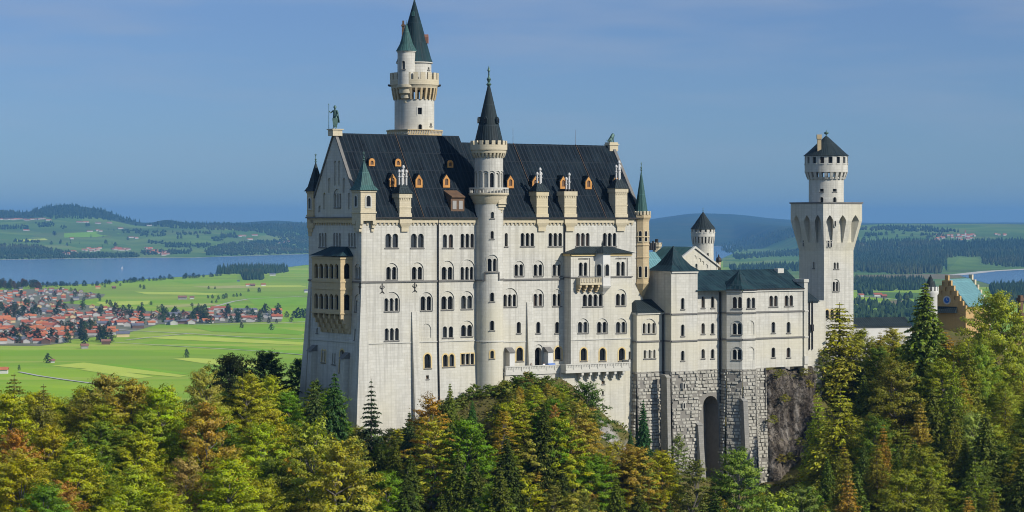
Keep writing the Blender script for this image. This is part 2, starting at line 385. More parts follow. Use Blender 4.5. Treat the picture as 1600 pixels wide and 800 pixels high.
# ------------------------------------------------------------------ mesh building
class MB:
    def __init__(s): s.v = []; s.k = {}; s.f = []; s.uv = []; s.mi = []; s.smooth = False; s.sm = []
    def vi(s, p):
        k = (round(p[0], 3), round(p[1], 3), round(p[2], 3))
        i = s.k.get(k)
        if i is None:
            i = len(s.v); s.k[k] = i; s.v.append((p[0], p[1], p[2]))
        return i
    def face(s, pts, uv=None, mi=0):
        ids = []; us = []
        if uv is None:
            n = Vector((0, 0, 0))
            for i in range(len(pts)):
                a, b = pts[i], pts[(i + 1) % len(pts)]
                n += Vector(((a[1] - b[1]) * (a[2] + b[2]), (a[2] - b[2]) * (a[0] + b[0]), (a[0] - b[0]) * (a[1] + b[1])))
            if n.length > 1e-12: n.normalize()
            h = math.hypot(n.x, n.y)
            if h < 0.2: uv = [(p[0], p[1]) for p in pts]
            else:
                tx, ty = -n.y / h, n.x / h
                uv = [(p[0] * tx + p[1] * ty, p[2] / max(h, 0.3)) for p in pts]
        for p, q in zip(pts, uv):
            i = s.vi(p)
            if ids and (ids[-1] == i): continue
            ids.append(i); us.append(q)
        if len(ids) > 1 and ids[0] == ids[-1]: ids.pop(); us.pop()
        if len(ids) < 3 or len(set(ids)) < len(ids): return
        s.f.append(ids); s.uv.append(us); s.mi.append(mi); s.sm.append(s.smooth)
    def hexa(s, b, t):                      # bottom quad, top quad, both counter-clockwise from above
        n = len(b)
        s.face(list(reversed(b))); s.face(list(t))
        for i in range(n):
            j = (i + 1) % n
            s.face([b[i], b[j], t[j], t[i]])
    def box(s, fr, s0, s1, n0, n1, z0, z1):
        q = [(s0, n1), (s1, n1), (s1, n0), (s0, n0)]
        s.hexa([fr.P(a, n, z0) for a, n in q], [fr.P(a, n, z1) for a, n in q])
    def wedge(s, fr, s0, s1, n0, nb, nt, z0, z1, e=0.0):   # box whose front leans from nb (bottom) to nt (top); e widens the foot
        s.hexa([fr.P(s0 - e, nb, z0), fr.P(s1 + e, nb, z0), fr.P(s1 + e, n0, z0), fr.P(s0 - e, n0, z0)],
               [fr.P(s0, nt, z1), fr.P(s1, nt, z1), fr.P(s1, n0, z1), fr.P(s0, n0, z1)])
    def prism(s, fr, poly, n0, n1):         # polygon (s,z) counter-clockwise seen from outside, pushed from n0 out to n1
        f = [fr.P(a, n1, z) for a, z in poly]; b = [fr.P(a, n0, z) for a, z in poly]
        s.face(f); s.face(list(reversed(b)))
        for i in range(len(poly)):
            j = (i + 1) % len(poly)
            s.face([f[j], f[i], b[i], b[j]])
    def cross(s, fr, poly, s0, s1):         # polygon (n,z) clockwise order free, pushed along s
        a = [fr.P(s0, n, z) for n, z in poly]; b = [fr.P(s1, n, z) for n, z in poly]
        ar = sum(poly[i][0] * poly[(i + 1) % len(poly)][1] - poly[(i + 1) % len(poly)][0] * poly[i][1] for i in range(len(poly)))
        if ar < 0: a.reverse(); b.reverse()
        s.face(a); s.face(list(reversed(b)))
        for i in range(len(a)):
            j = (i + 1) % len(a)
            s.face([a[j], a[i], b[i], b[j]])
    def lathe(s, cx, cy, prof, seg=32, a0=0.0, a1=2 * math.pi, caps=True, off=0.0):
        rm = max(r for r, z in prof)
        full = abs(a1 - a0 - 2 * math.pi) < 1e-6
        def pt(r, z, k):
            a = off + a0 + (a1 - a0) * ((k % seg) if full else k) / seg
            return Vector((cx + r * math.cos(a), cy + r * math.sin(a), z))
        ln = 0; L = [0]
        for i in range(1, len(prof)):
            ln += math.hypot(prof[i][0] - prof[i - 1][0], prof[i][1] - prof[i - 1][1]); L.append(ln)
        for i in range(len(prof) - 1):
            (r0, z0), (r1, z1) = prof[i], prof[i + 1]
            for k in range(seg):
                u0 = (a1 - a0) * k / seg * rm; u1 = (a1 - a0) * (k + 1) / seg * rm
                s.face([pt(r0, z0, k), pt(r0, z0, k + 1), pt(r1, z1, k + 1), pt(r1, z1, k)],
                       [(u0, L[i]), (u1, L[i]), (u1, L[i + 1]), (u0, L[i + 1])])
        if caps:
            if prof[0][0] > 1e-3: s.face([pt(*prof[0], k) for k in reversed(range(seg))])
            if prof[-1][0] > 1e-3: s.face([pt(*prof[-1], k) for k in range(seg)])
    def tube(s, p, q, r0, r1=None, seg=8):
        p, q = Vector(p), Vector(q); r1 = r0 if r1 is None else r1
        d = (q - p).normalized(); x = d.orthogonal().normalized(); y = d.cross(x)
        A = [p + (x * math.cos(2 * math.pi * k / seg) + y * math.sin(2 * math.pi * k / seg)) * r0 for k in range(seg)]
        B = [q + (x * math.cos(2 * math.pi * k / seg) + y * math.sin(2 * math.pi * k / seg)) * r1 for k in range(seg)]
        for k in range(seg):
            j = (k + 1) % seg
            s.face([A[k], A[j], B[j], B[k]])
        s.face(list(reversed(A)))
        if r1 > 1e-3: s.face(B)
    def sector(s, cx, cy, r0, r1, a0, a1, z0, z1, seg=2, zt=None):
        def p(r, a, z): return Vector((cx + r * math.cos(a), cy + r * math.sin(a), z))
        for k in range(seg):
            b0 = a0 + (a1 - a0) * k / seg; b1 = a0 + (a1 - a0) * (k + 1) / seg
            s.face([p(r1, b0, z0), p(r1, b1, z0), p(r1, b1, z1), p(r1, b0, z1)])
            s.face([p(r0, b1, z0), p(r0, b0, z0), p(r0, b0, z1), p(r0, b1, z1)])
            s.face([p(r0, b0, z1), p(r1, b0, z1), p(r1, b1, z1), p(r0, b1, z1)])
            s.face([p(r1, b0, z0), p(r0, b0, z0), p(r0, b1, z0), p(r1, b1, z0)])
        s.face([p(r0, a0, z0), p(r1, a0, z0), p(r1, a0, z1), p(r0, a0, z1)])
        s.face([p(r1, a1, z0), p(r0, a1, z0), p(r0, a1, z1), p(r1, a1, z1)])
    def build(s, name, mat, parent=None, mats=None):
        me = bpy.data.meshes.new(name)
        off = world_loc(parent) if parent else Vector((0, 0, 0))
        me.from_pydata([(x - off.x, y - off.y, z - off.z) for x, y, z in s.v], [], s.f)
        uvl = me.uv_layers.new(name="UVMap")
        flat = [c for us in s.uv for q in us for c in q]
        if len(flat) == 2 * len(me.loops): uvl.data.foreach_set('uv', flat)
        for m in ([mat] + (mats or [])): me.materials.append(MATS[m])
        if any(s.mi): me.polygons.foreach_set('material_index', s.mi)
        if any(s.sm):
            me.polygons.foreach_set('use_smooth', s.sm)
            me.set_sharp_from_angle(angle=R(38))
        me.update()
        o = bpy.data.objects.new(name, me); COL.objects.link(o)
        if parent: o.parent = parent
        return o

def world_loc(o):
    v = Vector((0, 0, 0))
    while o: v = v + Vector(o.location); o = o.parent
    return v
def tag(o, label=None, cat=None, group=None, kind=None):
    if label: o['label'] = label
    if cat: o['category'] = cat
    if group: o['group'] = group
    if kind: o['kind'] = kind
    return o
def empty(name, loc, label=None, cat=None, group=None):
    o = bpy.data.objects.new(name, None); COL.objects.link(o); o.location = loc
    o.empty_display_size = 1
    return tag(o, label, cat, group)
def struct(o): o['kind'] = 'structure'; return o

# ------------------------------------------------------------------ walls with real openings
class PlaneMap:
    def __init__(s, fr, nf=None): s.fr = fr; s.nf = nf or (lambda a, z: 0.0)
    def __call__(s, a, z, d): return s.fr.P(a, s.nf(a, z) - d, z)
    def px(s, px, py): return s.fr.ray(px, py, s.nf(0, CAMZ))
class CylMap:
    def __init__(s, cx, cy, rf, a0):
        s.cx, s.cy, s.rf, s.a0 = cx, cy, rf, a0
        s.r0 = rf(0) if callable(rf) else rf
        if not callable(rf): s.rf = lambda z: rf
        s.av = math.atan2(-cy, -cx)
    def __call__(s, a, z, d):
        r = s.rf(z) - d; t_ = s.a0 + a / s.r0
        return Vector((s.cx + r * math.cos(t_), s.cy + r * math.sin(t_), z))
    def px(s, px, py):
        D = math.hypot(s.cx, s.cy); pxc = CX + FPX * s.cx / s.cy
        dd = max(-0.95, min(0.95, (px - pxc) / FPX * D / s.r0))
        t_ = s.av + math.asin(dd)
        a = ((t_ - s.a0) % (2 * math.pi)) * s.r0
        y_ = s.cy - s.r0 * math.sqrt(1 - dd * dd)
        return a, CAMZ + (HY - py) / FPX * y_

def arch(sc, z0, z1, w, n=8, pointed=False):
    sp = max(z0 + 0.02, z1 - (w / 2 if not pointed else w * 0.95))
    pts = [(sc - w / 2, z0), (sc + w / 2, z0)]
    for i in range(n + 1):
        a = math.pi * i / n
        if pointed:
            x = math.cos(a); zz = (1 - abs(x)) ** 0.62
            pts.append((sc + w / 2 * x, sp + (z1 - sp) * zz))
        else: pts.append((sc + w / 2 * math.cos(a), sp + (z1 - sp) * math.sin(a)))
    return pts
def rect(s0, s1, z0, z1): return [(s0, z0), (s1, z0), (s1, z1), (s0, z1)]
def inside(p, loop):
    x, y = p; c = False; j = len(loop) - 1
    for i in range(len(loop)):
        xi, yi = loop[i]; xj, yj = loop[j]
        if (yi > y) != (yj > y) and x < (xj - xi) * (y - yi) / (yj - yi) + xi: c = not c
        j = i
    return c
def wall_panel(mb, mp, outline, holes, d=0.0, cols=None, rows=None):
    """front face of a wall with holes; holes = [(loop, depth, closed)]; cols = s positions of extra vertical cuts (curved walls)"""
    vs, es = [], []
    def add(loop):
        b = len(vs); vs.extend(Vector(p) for p in loop)
        es.extend((b + i, b + (i + 1) % len(loop)) for i in range(len(loop)))
    add(outline)
    for h in holes: add(h[0])
    zs = [p[1] for p in outline]
    for c in cols or []:
        b = len(vs); vs.append(Vector((c, min(zs)))); vs.append(Vector((c, max(zs)))); es.append((b, b + 1))
    ss = [p[0] for p in outline]
    for c in rows or []:
        b = len(vs); vs.append(Vector((min(ss), c))); vs.append(Vector((max(ss), c))); es.append((b, b + 1))
    V, E, Fc, *_ = delaunay_2d_cdt(vs, es, [], 0, 1e-5)
    bb = [(min(p[0] for p in h[0]), max(p[0] for p in h[0]), min(p[1] for p in h[0]), max(p[1] for p in h[0])) for h in holes]
    for f in Fc:
        cx = sum(V[i][0] for i in f) / len(f); cz = sum(V[i][1] for i in f) / len(f)
        if not inside((cx, cz), outline): continue
        skip = False
        for h, b in zip(holes, bb):
            if b[0] < cx < b[1] and b[2] < cz < b[3] and inside((cx, cz), h[0]): skip = True; break
        if skip: continue
        pts = [(V[i][0], V[i][1]) for i in f]
        ar = (pts[1][0] - pts[0][0]) * (pts[2][1] - pts[0][1]) - (pts[2][0] - pts[0][0]) * (pts[1][1] - pts[0][1])
        if abs(ar) < 1e-7: continue
        if ar < 0: pts.reverse()
        mb.face([mp(a, z, d) for a, z in pts], [(a, z) for a, z in pts])
    sm = mb.smooth; mb.smooth = False
    for loop, dep, closed in holes:
        n = len(loop)
        for i in range(n):
            j = (i + 1) % n
            mb.face([mp(*loop[i], d), mp(*loop[i], d + dep), mp(*loop[j], d + dep), mp(*loop[j], d)])
        if closed: mb.face([mp(a, z, d + dep) for a, z in loop], [(a, z) for a, z in loop])
    mb.smooth = sm

class Wall:
    """one wall surface of a building: collects windows, then cuts and builds them"""
    def __init__(s, root, mb, mp, outline, trim='trim_stone', cols=None, rows=None, col_mat='trim_stone', sillmat='dark_trim'):
        s.root, s.mb, s.mp, s.outline, s.trim, s.cols, s.rows = root, mb, mp, outline, trim, cols, rows
        s.holes = []; s.sub = []; s.col_mat = col_mat; s.sillmat = sillmat
    def niche(s, sc, z0, z1, w, dep=0.2, pointed=False, loop=None):
        s.holes.append((loop or arch(sc, z0, z1, w, 8, pointed), dep, True))
    def wpx(s, px, yt, yb, wpx, n=1, hood=None, **k):
        a0, z1 = s.mp.px(px - wpx / 2, yt); a1, _ = s.mp.px(px + wpx / 2, yt); sc, z0 = s.mp.px(px, yb)
        hz = s.mp.px(px, hood)[1] if hood else None
        s.win((a0 + a1) / 2, z0, z1, a1 - a0, n, hz, **k)
    prnd = random.Random(4)
    def win(s, sc, z0, z1, w, n=1, hood=None, square=False, surround=None, dep=0.5, gap=0.30, pane='glass', blind=False, name='window', sill=True, cr=0.12):
        mp, d0 = s.mp, 0.0
        gap = gap if n > 1 else 0
        wl_ = (w - gap * (n - 1)) / n
        loops = []; cs = []
        for i in range(n):
            c = sc - w / 2 + wl_ / 2 + i * (wl_ + gap)
            loops.append(rect(c - wl_ / 2, c + wl_ / 2, z0, z1) if square else arch(c, z0, z1, wl_))
            if i: cs.append(c - wl_ / 2 - gap / 2)
        if hood:
            d0 = 0.14
            nl = arch(sc, z0 - 0.02, max(hood, z0 + (w + 0.5) / 2 + .05), w + 0.5, 12)
            s.holes.append((nl, d0, False))
            wall_panel(s.mb, mp, nl, [(l, dep, False) for l in loops] if not blind else [], d0)
        else:
            s.holes += [(l, dep if not blind else 0.15, blind) for l in loops]
        if blind and not hood: return
        fm = MB()
        if hood: ringm(fm, mp, nl, 0.13, -0.045, d0)
        for l in loops:
            if not square: ringm(fm, mp, l, 0.30 if surround else 0.10, d0 - 0.04, d0 + 0.05, closed=bool(surround))
            elif surround: ringm(fm, mp, l, 0.22, d0 - 0.04, d0 + 0.05, closed=True)
        fw = fm.build(name, surround or s.trim, s.root) if fm.f else None
        if fw is None:
            fm = MB(); sbar(fm, mp, sc - w / 2 - .1, sc + w / 2 + .1, z0 - 0.2, z0 - 0.03, -0.14, 0.06)
            fw = fm.build(name, s.sillmat, s.root); sill = False
        if blind: return fw
        pm = MB()
        for l in loops: pm.face([mp(a, z, d0 + dep - 0.05) for a, z in l])
        q_ = Wall.prnd.random()
        pm.build('pane', 'dim_curtain' if pane == 'glass' and q_ < .10 else 'glass_sheen' if pane == 'glass' and q_ < .24 else pane, fw)
        if sill:
            sm_ = MB(); sbar(sm_, mp, sc - w / 2 - .18, sc + w / 2 + .18, z0 - 0.22, z0 - 0.03, -0.16, 0.06)
            sm_.build('sill', s.sillmat, fw)
        for c in cs:
            cm = MB(); cm.smooth = True
            p = mp(c, z0, d0 + 0.02)
            zt = z1 - wl_ / 2 if not square else z1
            cm.lathe(p.x, p.y, [(cr * 1.5, z0), (cr * 1.5, z0 + .12), (cr, z0 + .16), (cr, zt - .3), (cr * 1.8, zt - .05), (cr * 1.8, zt + .05)], 8)
            cm.build('column', s.col_mat, fw)
        return fw
    def done(s):
        wall_panel(s.mb, s.mp, s.outline, s.holes, 0.0, s.cols, s.rows)

def ringm(mb, mp, loop, w, d0, d1, closed=False):
    """moulding round an opening: band of width w outside the loop, standing from depth d1 out to d0"""
    n = len(loop); cs = sum(p[0] for p in loop) / n
    zmin = min(p[1] for p in loop); zsp = loop[2][1]
    out = []
    for i, (a, z) in enumerate(loop):
        if i < 2: out.append((a + (w if a > cs else -w), z - (w if closed else 0)))
        else:
            ca = (loop[0][0] + loop[1][0]) / 2
            dx, dz = a - ca, z - zsp
            L = math.hypot(dx, dz) or 1
            if n == 4: out.append((a + (w if a > cs else -w), z + w))
            else: out.append((a + dx / L * w, z + dz / L * w))
    rng_ = range(n) if closed else [i for i in range(n) if i != 0]
    for i in rng_:
        j = (i + 1) % n
        A, B, C, D = loop[i], loop[j], out[j], out[i]
        mb.face([mp(*D, d0), mp(*C, d0), mp(*B, d0), mp(*A, d0)])
        mb.face([mp(*C, d0), mp(*D, d0), mp(*D, d1), mp(*C, d1)])
        mb.face([mp(*A, d0), mp(*B, d0), mp(*B, d1), mp(*A, d1)])
    if not closed:
        for i in (1, 0):
            A, D = loop[i], out[i]
            q = [mp(*A, d0), mp(*D, d0), mp(*D, d1), mp(*A, d1)]
            mb.face(q if i else list(reversed(q)))
def sbar(mb, mp, a0, a1, z0, z1, d0, d1, seg=1):
    """horizontal bar along a (maybe curved) wall"""
    for k in range(seg):
        b0 = a0 + (a1 - a0) * k / seg; b1 = a0 + (a1 - a0) * (k + 1) / seg
        q = [(b0, d0), (b1, d0), (b1, d1), (b0, d1)]
        bt = [mp(a, z0, d) for a, d in q]; tp = [mp(a, z1, d) for a, d in q]
        mb.face(list(reversed(bt))); mb.face(tp)
        mb.face([bt[0], bt[1], tp[1], tp[0]])
        if k == 0: mb.face([bt[3], bt[0], tp[0], tp[3]])
        if k == seg - 1: mb.face([bt[1], bt[2], tp[2], tp[1]])
def cyl_cols(r, n=36): return [2 * math.pi * r * k / n for k in range(1, n)]
def merlons(mb, cx, cy, r0, r1, z0, z1, n, fill=0.58, off=0.0):
    for k in range(n):
        a = off + 2 * math.pi * k / n
        mb.sector(cx, cy, r0, r1, a, a + 2 * math.pi / n * fill, z0, z1, 2)
def machicolation(mb, cx, cy, r0, r1, z0, z1, n, fill=0.42):
    """stone brackets that carry a ring: wedges from radius r0 at z0 out to r1 at z1"""
    for k in range(n):
        a = 2 * math.pi * k / n; h = math.pi / n * fill
        def p(r, b, z): return Vector((cx + r * math.cos(b), cy + r * math.sin(b), z))
        for (ra, za, rb, zb) in ((r0 + (r1 - r0) * .35, z0, r0 + (r1 - r0) * .7, z0 + (z1 - z0) * .45), (r0 + (r1 - r0) * .72, z0 + (z1 - z0) * .45, r1, z1)):
            b = [p(ra, a - h, za), p(ra, a + h, za), p(r0 - .1, a + h, za), p(r0 - .1, a - h, za)]
            t_ = [p(rb, a - h, zb), p(rb, a + h, zb), p(r0 - .1, a + h, zb), p(r0 - .1, a - h, zb)]
            mb.hexa(b, t_)
def finial(name, parent, x, y, z, h, mat='bronze', cross=False):
    m = MB(); m.smooth = True
    m.lathe(x, y, [(h * .05, z - .3), (h * .05, z), (h * .13, z + h * .1), (h * .05, z + h * .2), (h * .11, z + h * .36), (h * .04, z + h * .46), (h * .03, z + h * .7), (h * .075, z + h * .76), (0.02, z + h)], 10)
    if cross:
        m.tube((x - h * .13, y, z + h * .84), (x + h * .13, y, z + h * .84), h * .03, seg=6)
    return m.build(name, mat, parent)

# ================================================================== PALACE
F = Frame(-29.4, 480, 34)
WD = 21.0
G = Frame(*F.xy(0, -WD), -56)                       # the west gable wall; s runs from the back corner to the near corner
ZE, ZRL, ZRR, ZB = 181.2, 198.1, 196.8, 128.0
LEN = F.S(1004)
palace = empty('palace', F.P(0, 0, 138), 'great pale limestone palace block with steep dark roof and rows of arched windows', 'palace')
wall = MB()

def batF(a, z): return max(0.0, 156.6 - z) * 0.035
def batG(a, z): return max(0.0, 166.0 - z) * 0.045
S_T0, S_T1 = F.S(744), F.S(783)
WL = Wall(palace, wall, PlaneMap(F, batF), rect(0, S_T0, ZB, ZE), rows=[156.6])
WR = Wall(palace, wall, PlaneMap(F), rect(S_T1, LEN, ZB, ZE))
WG = Wall(palace, wall, PlaneMap(G, batG), [(0, ZB), (WD, ZB), (WD, ZE), (WD / 2, ZRL), (0, ZE)], rows=[166.0])
# facade, left of the stair tower
for px, n, w in ((612, 2, 20), (652, 2, 20), (730, 3, 21)): WL.wpx(px, 365, 387, w, n)
for px in (695, 704.5): WL.wpx(px, 366, 387, 6.6)
for px, n, w, h in ((612, 2, 16, 411), (652, 2, 16, 410), (699, 2, 17, 407.5), (730, 3, 20, 405.5)): WL.wpx(px, 417, 437, w, n, h)
WL.wpx(612, 466, 486, 22, 3, 456); WL.wpx(666, 463, 485, 17, 2, 456.5)
WL.wpx(699, 463, 483.5, 18, 2, 455); WL.wpx(729.5, 462, 482.5, 17, 2, 455)
WL.wpx(612, 513, 532, 22, 3)
WL.wpx(666, 506, 528, 15, 1, blind=True)
for px in (695, 704.5): WL.wpx(px, 510, 527.5, 6.6)
WL.wpx(729.5, 508, 525.5, 17, 2, 501)
WL.wpx(667.5, 553, 575, 10, 1, surround='yellow_trim')
WL.wpx(695.3, 554, 573, 7.5, 1, surround='yellow_trim'); WL.wpx(705.3, 553.5, 572.5, 7.5, 1, surround='yellow_trim')
WL.wpx(730, 553, 569.5, 20, 3, square=True, surround='yellow_trim')
WL.wpx(667, 586.5, 592, 4.5, 1, square=True, pane='brown_wood')
# facade, right of it
WR.wpx(791, 364, 385, 4.6)
for px in (824, 867.5, 910.5, 952.5): WR.wpx(px, 364, 384.5, 21, 3)
for px, h in ((811, 407.5), (841, 407), (870.5, 406)): WR.wpx(px, 413, 431, 13.5, 2, h)
WR.wpx(797, 460, 479, 20, 3, 450); WR.wpx(841, 459, 478, 14, 2, 452); WR.wpx(870.5, 459, 478, 13, 2, 452)
for px in (810.5, 841, 870.5): WR.wpx(px, 503, 520.5, 6.4)
WR.wpx(812, 543, 564, 10.5, 1, surround='yellow_trim', pane='glass')
WR.wpx(872, 542, 562, 10.5, 1, surround='yellow_trim')
WR.wpx(841.5, 543, 573, 10.5, 1, 538, name='terrace_doorway', dep=0.9, sill=False)
# gable wall
for px in (504.5, 526.8, 550): WG.wpx(px, 364, 386, 11.5, 3, gap=0.36, cr=0.13)
WG.wpx(559, 417, 435, 7, 2, 412); WG.wpx(559, 469, 487, 7, 2, 460)
WG.wpx(557.5, 514, 531, 2.4); WG.wpx(498, 512, 520, 2.2)
WG.wpx(492.5, 545, 564, 4.2, 1, surround='yellow_trim'); WG.wpx(509.5, 547, 566, 6, 2, surround='yellow_trim', gap=.6)
WG.wpx(525.5, 551, 569, 5, 2, gap=.55); WG.wpx(538, 546, 582, 6.5, 1, surround='yellow_trim', pane='brown_wood', name='tall_window')
WG.wpx(527.3, 302, 324, 9.5, 3, 295, gap=.4)
def nichepx(px, yt, yb, w, dep=.28):
    a0, z1 = G.ray(px - w / 2, yt); a1, _ = G.ray(px + w / 2, yt); _, z0 = G.ray(px, yb)
    WG.niche((a0 + a1) / 2, z0, z1, a1 - a0, dep)
nichepx(523.5, 251, 290, 3.6); nichepx(529.8, 251, 290, 3.6)
for px, yt, yb in ((514.4, 278, 302), (537.6, 278, 302), (507, 301, 327), (545.6, 301, 327), (499.6, 321, 332), (553, 322, 332)): nichepx(px, yt, yb, 4.2)
for w_ in (WL, WR, WG): w_.done()
# the sides the photograph hides
F2 = Frame.between(F.xy(LEN, 0), F.xy(LEN, -WD)); F3 = Frame.between(F.xy(LEN, -WD), F.xy(0, -WD))
wall_panel(wall, PlaneMap(F2), [(0, ZB), (WD, ZB), (WD, ZE), (WD / 2, ZRR), (0, ZE)], [])
wall_panel(wall, PlaneMap(F3), rect(0, LEN, ZB, ZE), [])
# battered corner piers
for cs, cn, sg in ((0, 0, 1), (0, -WD, -1)):
    zt = F.Z(568, 443)
    o = 0.02
    if sg > 0:
        b = [(-2.6, 1.7), (2.0, 1.7), (2.0, -2.0), (-2.6, -2.0)]; t_ = [(-o, o), (1.0, o), (1.0, -1.0), (-o, -1.0)]
    else:
        b = [(-3.0, WD * 0 + 1.8), (2.0, 1.8), (2.0, -1.6), (-3.0, -1.6)]; t_ = [(-o, 1.0), (1.0, 1.0), (1.0, -o), (-o, -o)]
    wall.hexa([F.P(cs + a, cn + n, ZB) for a, n in b], [F.P(cs + a, cn + n, zt) for a, n in t_])
wall_o = wall.build('wall', 'limestone', palace)

# buttresses on the facade
for px, yt, yb in ((648, 487, 668), (827.5, 472, 580)):
    m = MB(); s0, zt = F.ray(px, yt); _, zb = F.ray(px, yb)
    m.wedge(F, s0 - .75, s0 + .75, -.5, batF(0, zb - 3) + (1.0 if px < 700 else .7), .2, zb - 3, zt)
    m.build('buttress', 'limestone', palace)
for px, yt, yb in ((799, 547, 577), (859, 546, 575)):
    m = MB(); s0, zt = F.ray(px, yt, 1.2); _, zb = F.ray(px, yb)
    m.box(F, s0 - .6, s0 + .6, -.3, 1.5, zb, zt - .5)
    o = m.build('buttress', 'white_plaster', palace)
    m = MB(); m.wedge(F, s0 - .8, s0 + .8, -.3, 1.75, .3, zt - .49, zt + .5); m.build('buttress_cap', 'dark_trim', o)
for px, y, fr in ((490, 548, G), (541, 560, G)):      # dark capped piers on the gable wall
    m = MB(); s0, zt = fr.ray(px + 6, y)
    m.wedge(fr, s0 - .7, s0 + .7, -.5, batG(0, 140) + 2.0, batG(0, zt) + 1.2, 132, zt)
    o = m.build('buttress', 'limestone', palace)
    m = MB(); m.wedge(fr, s0 - .9, s0 + .9, 0, batG(0, zt) + 1.6, batG(0, zt) + .2, zt + .01, zt + 1.2); m.build('buttress_cap', 'dark_trim', o)

def strings(fr, s0, s1, z, th=0.32, pr=0.22, mat='dark_trim', nf=0.0, parent=None, name='string_course'):
    m = MB(); m.box(fr, s0, s1, nf - .1, nf + pr, z - th / 2, z + th / 2)
    return m.build(name, mat, parent or palace)
z1 = F.Z(650, 439.5)
strings(F, -.24, S_T0, z1); strings(G, 0, WD + .2, z1, nf=0.01)
z2 = F.Z(830, 436.5)
strings(F, S_T1, F.S(884), z2)
strings(F, 1.2, S_T0, 156.6, .2, .16, 'trim_stone'); strings(F, S_T1, LEN, F.Z(830, 533), .2, .14, 'trim_stone')
strings(G, 1.5, WD - 1.5, G.Z(520, 532), .25, .2, 'trim_stone', batG(0, 157))
# cornice with its row of small corbels
def corbel_row(m, fr, s0, s1, z, n0, n1, step=0.95, h=0.5):
    k = int((s1 - s0) / step)
    for i in range(k):
        a = s0 + (s1 - s0) * (i + .5) / k
        m.wedge(fr, a - step * .21, a + step * .21, n0, n0 + .12, n1, z - h, z)
for fr, s0, s1, mat in ((F, .8, S_T0 - .1, 'cream_stone'), (F, S_T1 + .1, LEN - 2.4, 'cream_stone'), (G, 1.2, WD - 2.2, 'warm_stone')):
    m = MB()
    m.box(fr, s0, s1, -.1, .30, ZE - .95, ZE - .30)
    m.box(fr, s0, s1, -.1, .46, ZE - .30, ZE - .06)
    corbel_row(m, fr, s0, s1, ZE - .96, -.02, .29)
    m.build('cornice', mat, palace)
m = MB(); m.box(F, -.2, LEN, .465, .78, ZE - .12, ZE + .14); m.build('gutter', 'black_iron', palace)
m = MB(); m.box(G, -.3, WD + .3, -.05, .62, ZE - .05, ZE + .22); m.build('gable_ledge', 'dark_trim', palace)

# roof in two sections, the left one a step higher
SB = F.S(717, -WD / 2)
def roof_cross(zr): return [(.56, ZE), (-WD / 2, zr), (-WD - .5, ZE)]
m = MB(); m.cross(F, roof_cross(ZRL), .41, SB); roofl = m.build('roof', 'dark_roof', palace)
m = MB(); m.cross(F, roof_cross(ZRR), SB + .01, LEN - .61); roofr = m.build('roof', 'dark_roof', palace)
for fr_s, zr in (((-.25, .40), ZRL), ((LEN - .6, LEN + .1), ZRR)):          # copings over both gables
    m = MB()
    for e, sg in ((.3, -1), (-WD - .3, 1)):
        pr, pz = -WD / 2, zr
        q = [(e, ZE - .3), (pr, pz + .05), (pr, pz + .55), (e - sg * .0, ZE + .35)]
        m.cross(F, q, *fr_s)
    m.build('gable_coping', 'dark_trim', palace)
def roofplane(zr):
    a, b = zr - ZE, WD / 2 + .56
    L = math.hypot(a, b)
    return F.P(0, .56, ZE), Vector((F.n[0] * a / L, F.n[1] * a / L, b / L))
def on_roof(px, py):
    zr = ZRL if px < 735 else ZRR
    p = ray_plane(px, py, *roofplane(zr)); a, n = F.inv(p)
    return a, n, p.z
# lightning conductor straps and rods
for px in (619, 812, 909):
    a, n, z = on_roof(px, 250 if px > 700 else 215)
    zr = ZRL if px < 735 else ZRR
    m = MB(); m.tube(F.P(a, .66, ZE + .06), F.P(a, -WD / 2 + .1, zr + .1), .06, seg=5)
    m.tube(F.P(a, -WD / 2, zr), F.P(a, -WD / 2, zr + 3.2), .035, .02, 5)
    m.build('lightning_rod', 'brown_wood', roofl if px < 735 else roofr)

def dormer(px, py, w, h, round_=False):
    a, n, z = on_roof(px, py + h * .5)
    W2 = w / 6.5 / 2; H = h / 7.7
    def pent(e, zt):
        if round_: return [(a - W2 - e, z), (a + W2 + e, z)] + [(a + (W2 + e) * math.cos(math.pi * i / 8), z + H - W2 + (W2 + e) * math.sin(math.pi * i / 8)) for i in range(9)]
        return [(a - W2 - e, z), (a + W2 + e, z), (a + W2 + e, z + H * .58 + e), (a, z + H + e * 2), (a - W2 - e, z + H * .58 + e)]
    m = MB(); m.prism(F, pent(.12, 0), n - H * .75 - .4, n); d = m.build('dormer', 'dark_roof', palace)
    m = MB(); P = pent(0, 0); fr = Frame(*F.xy(0, n + .2), 34)
    hole = arch(a, z + H * .18, z + H * .70, W2 * 1.0, 6)
    wall_panel(m, PlaneMap(fr), P, [(hole, .2, False)])
    for i in range(len(P)):
        j = (i + 1) % len(P); m.face([F.P(P[j][0], n + .2, P[j][1]), F.P(P[i][0], n + .2, P[i][1]), F.P(P[i][0], n, P[i][1]), F.P(P[j][0], n, P[j][1])])
    f = m.build('dormer_front', 'orange_wood', d)
    m = MB(); m.face([F.P(s_, n + .03, z_) for s_, z_ in hole]); m.build('pane', 'brown_wood', d)
for px, py in ((580.5, 253.5), (621.5, 254), (703, 256)): dormer(px, py, 9, 12, True)
for px, py in ((613, 282), (654, 283), (697, 283), (797, 284), (836, 285), (879.6, 285), (919, 285.5), (962, 284)): dormer(px, py, 10.5, 20)
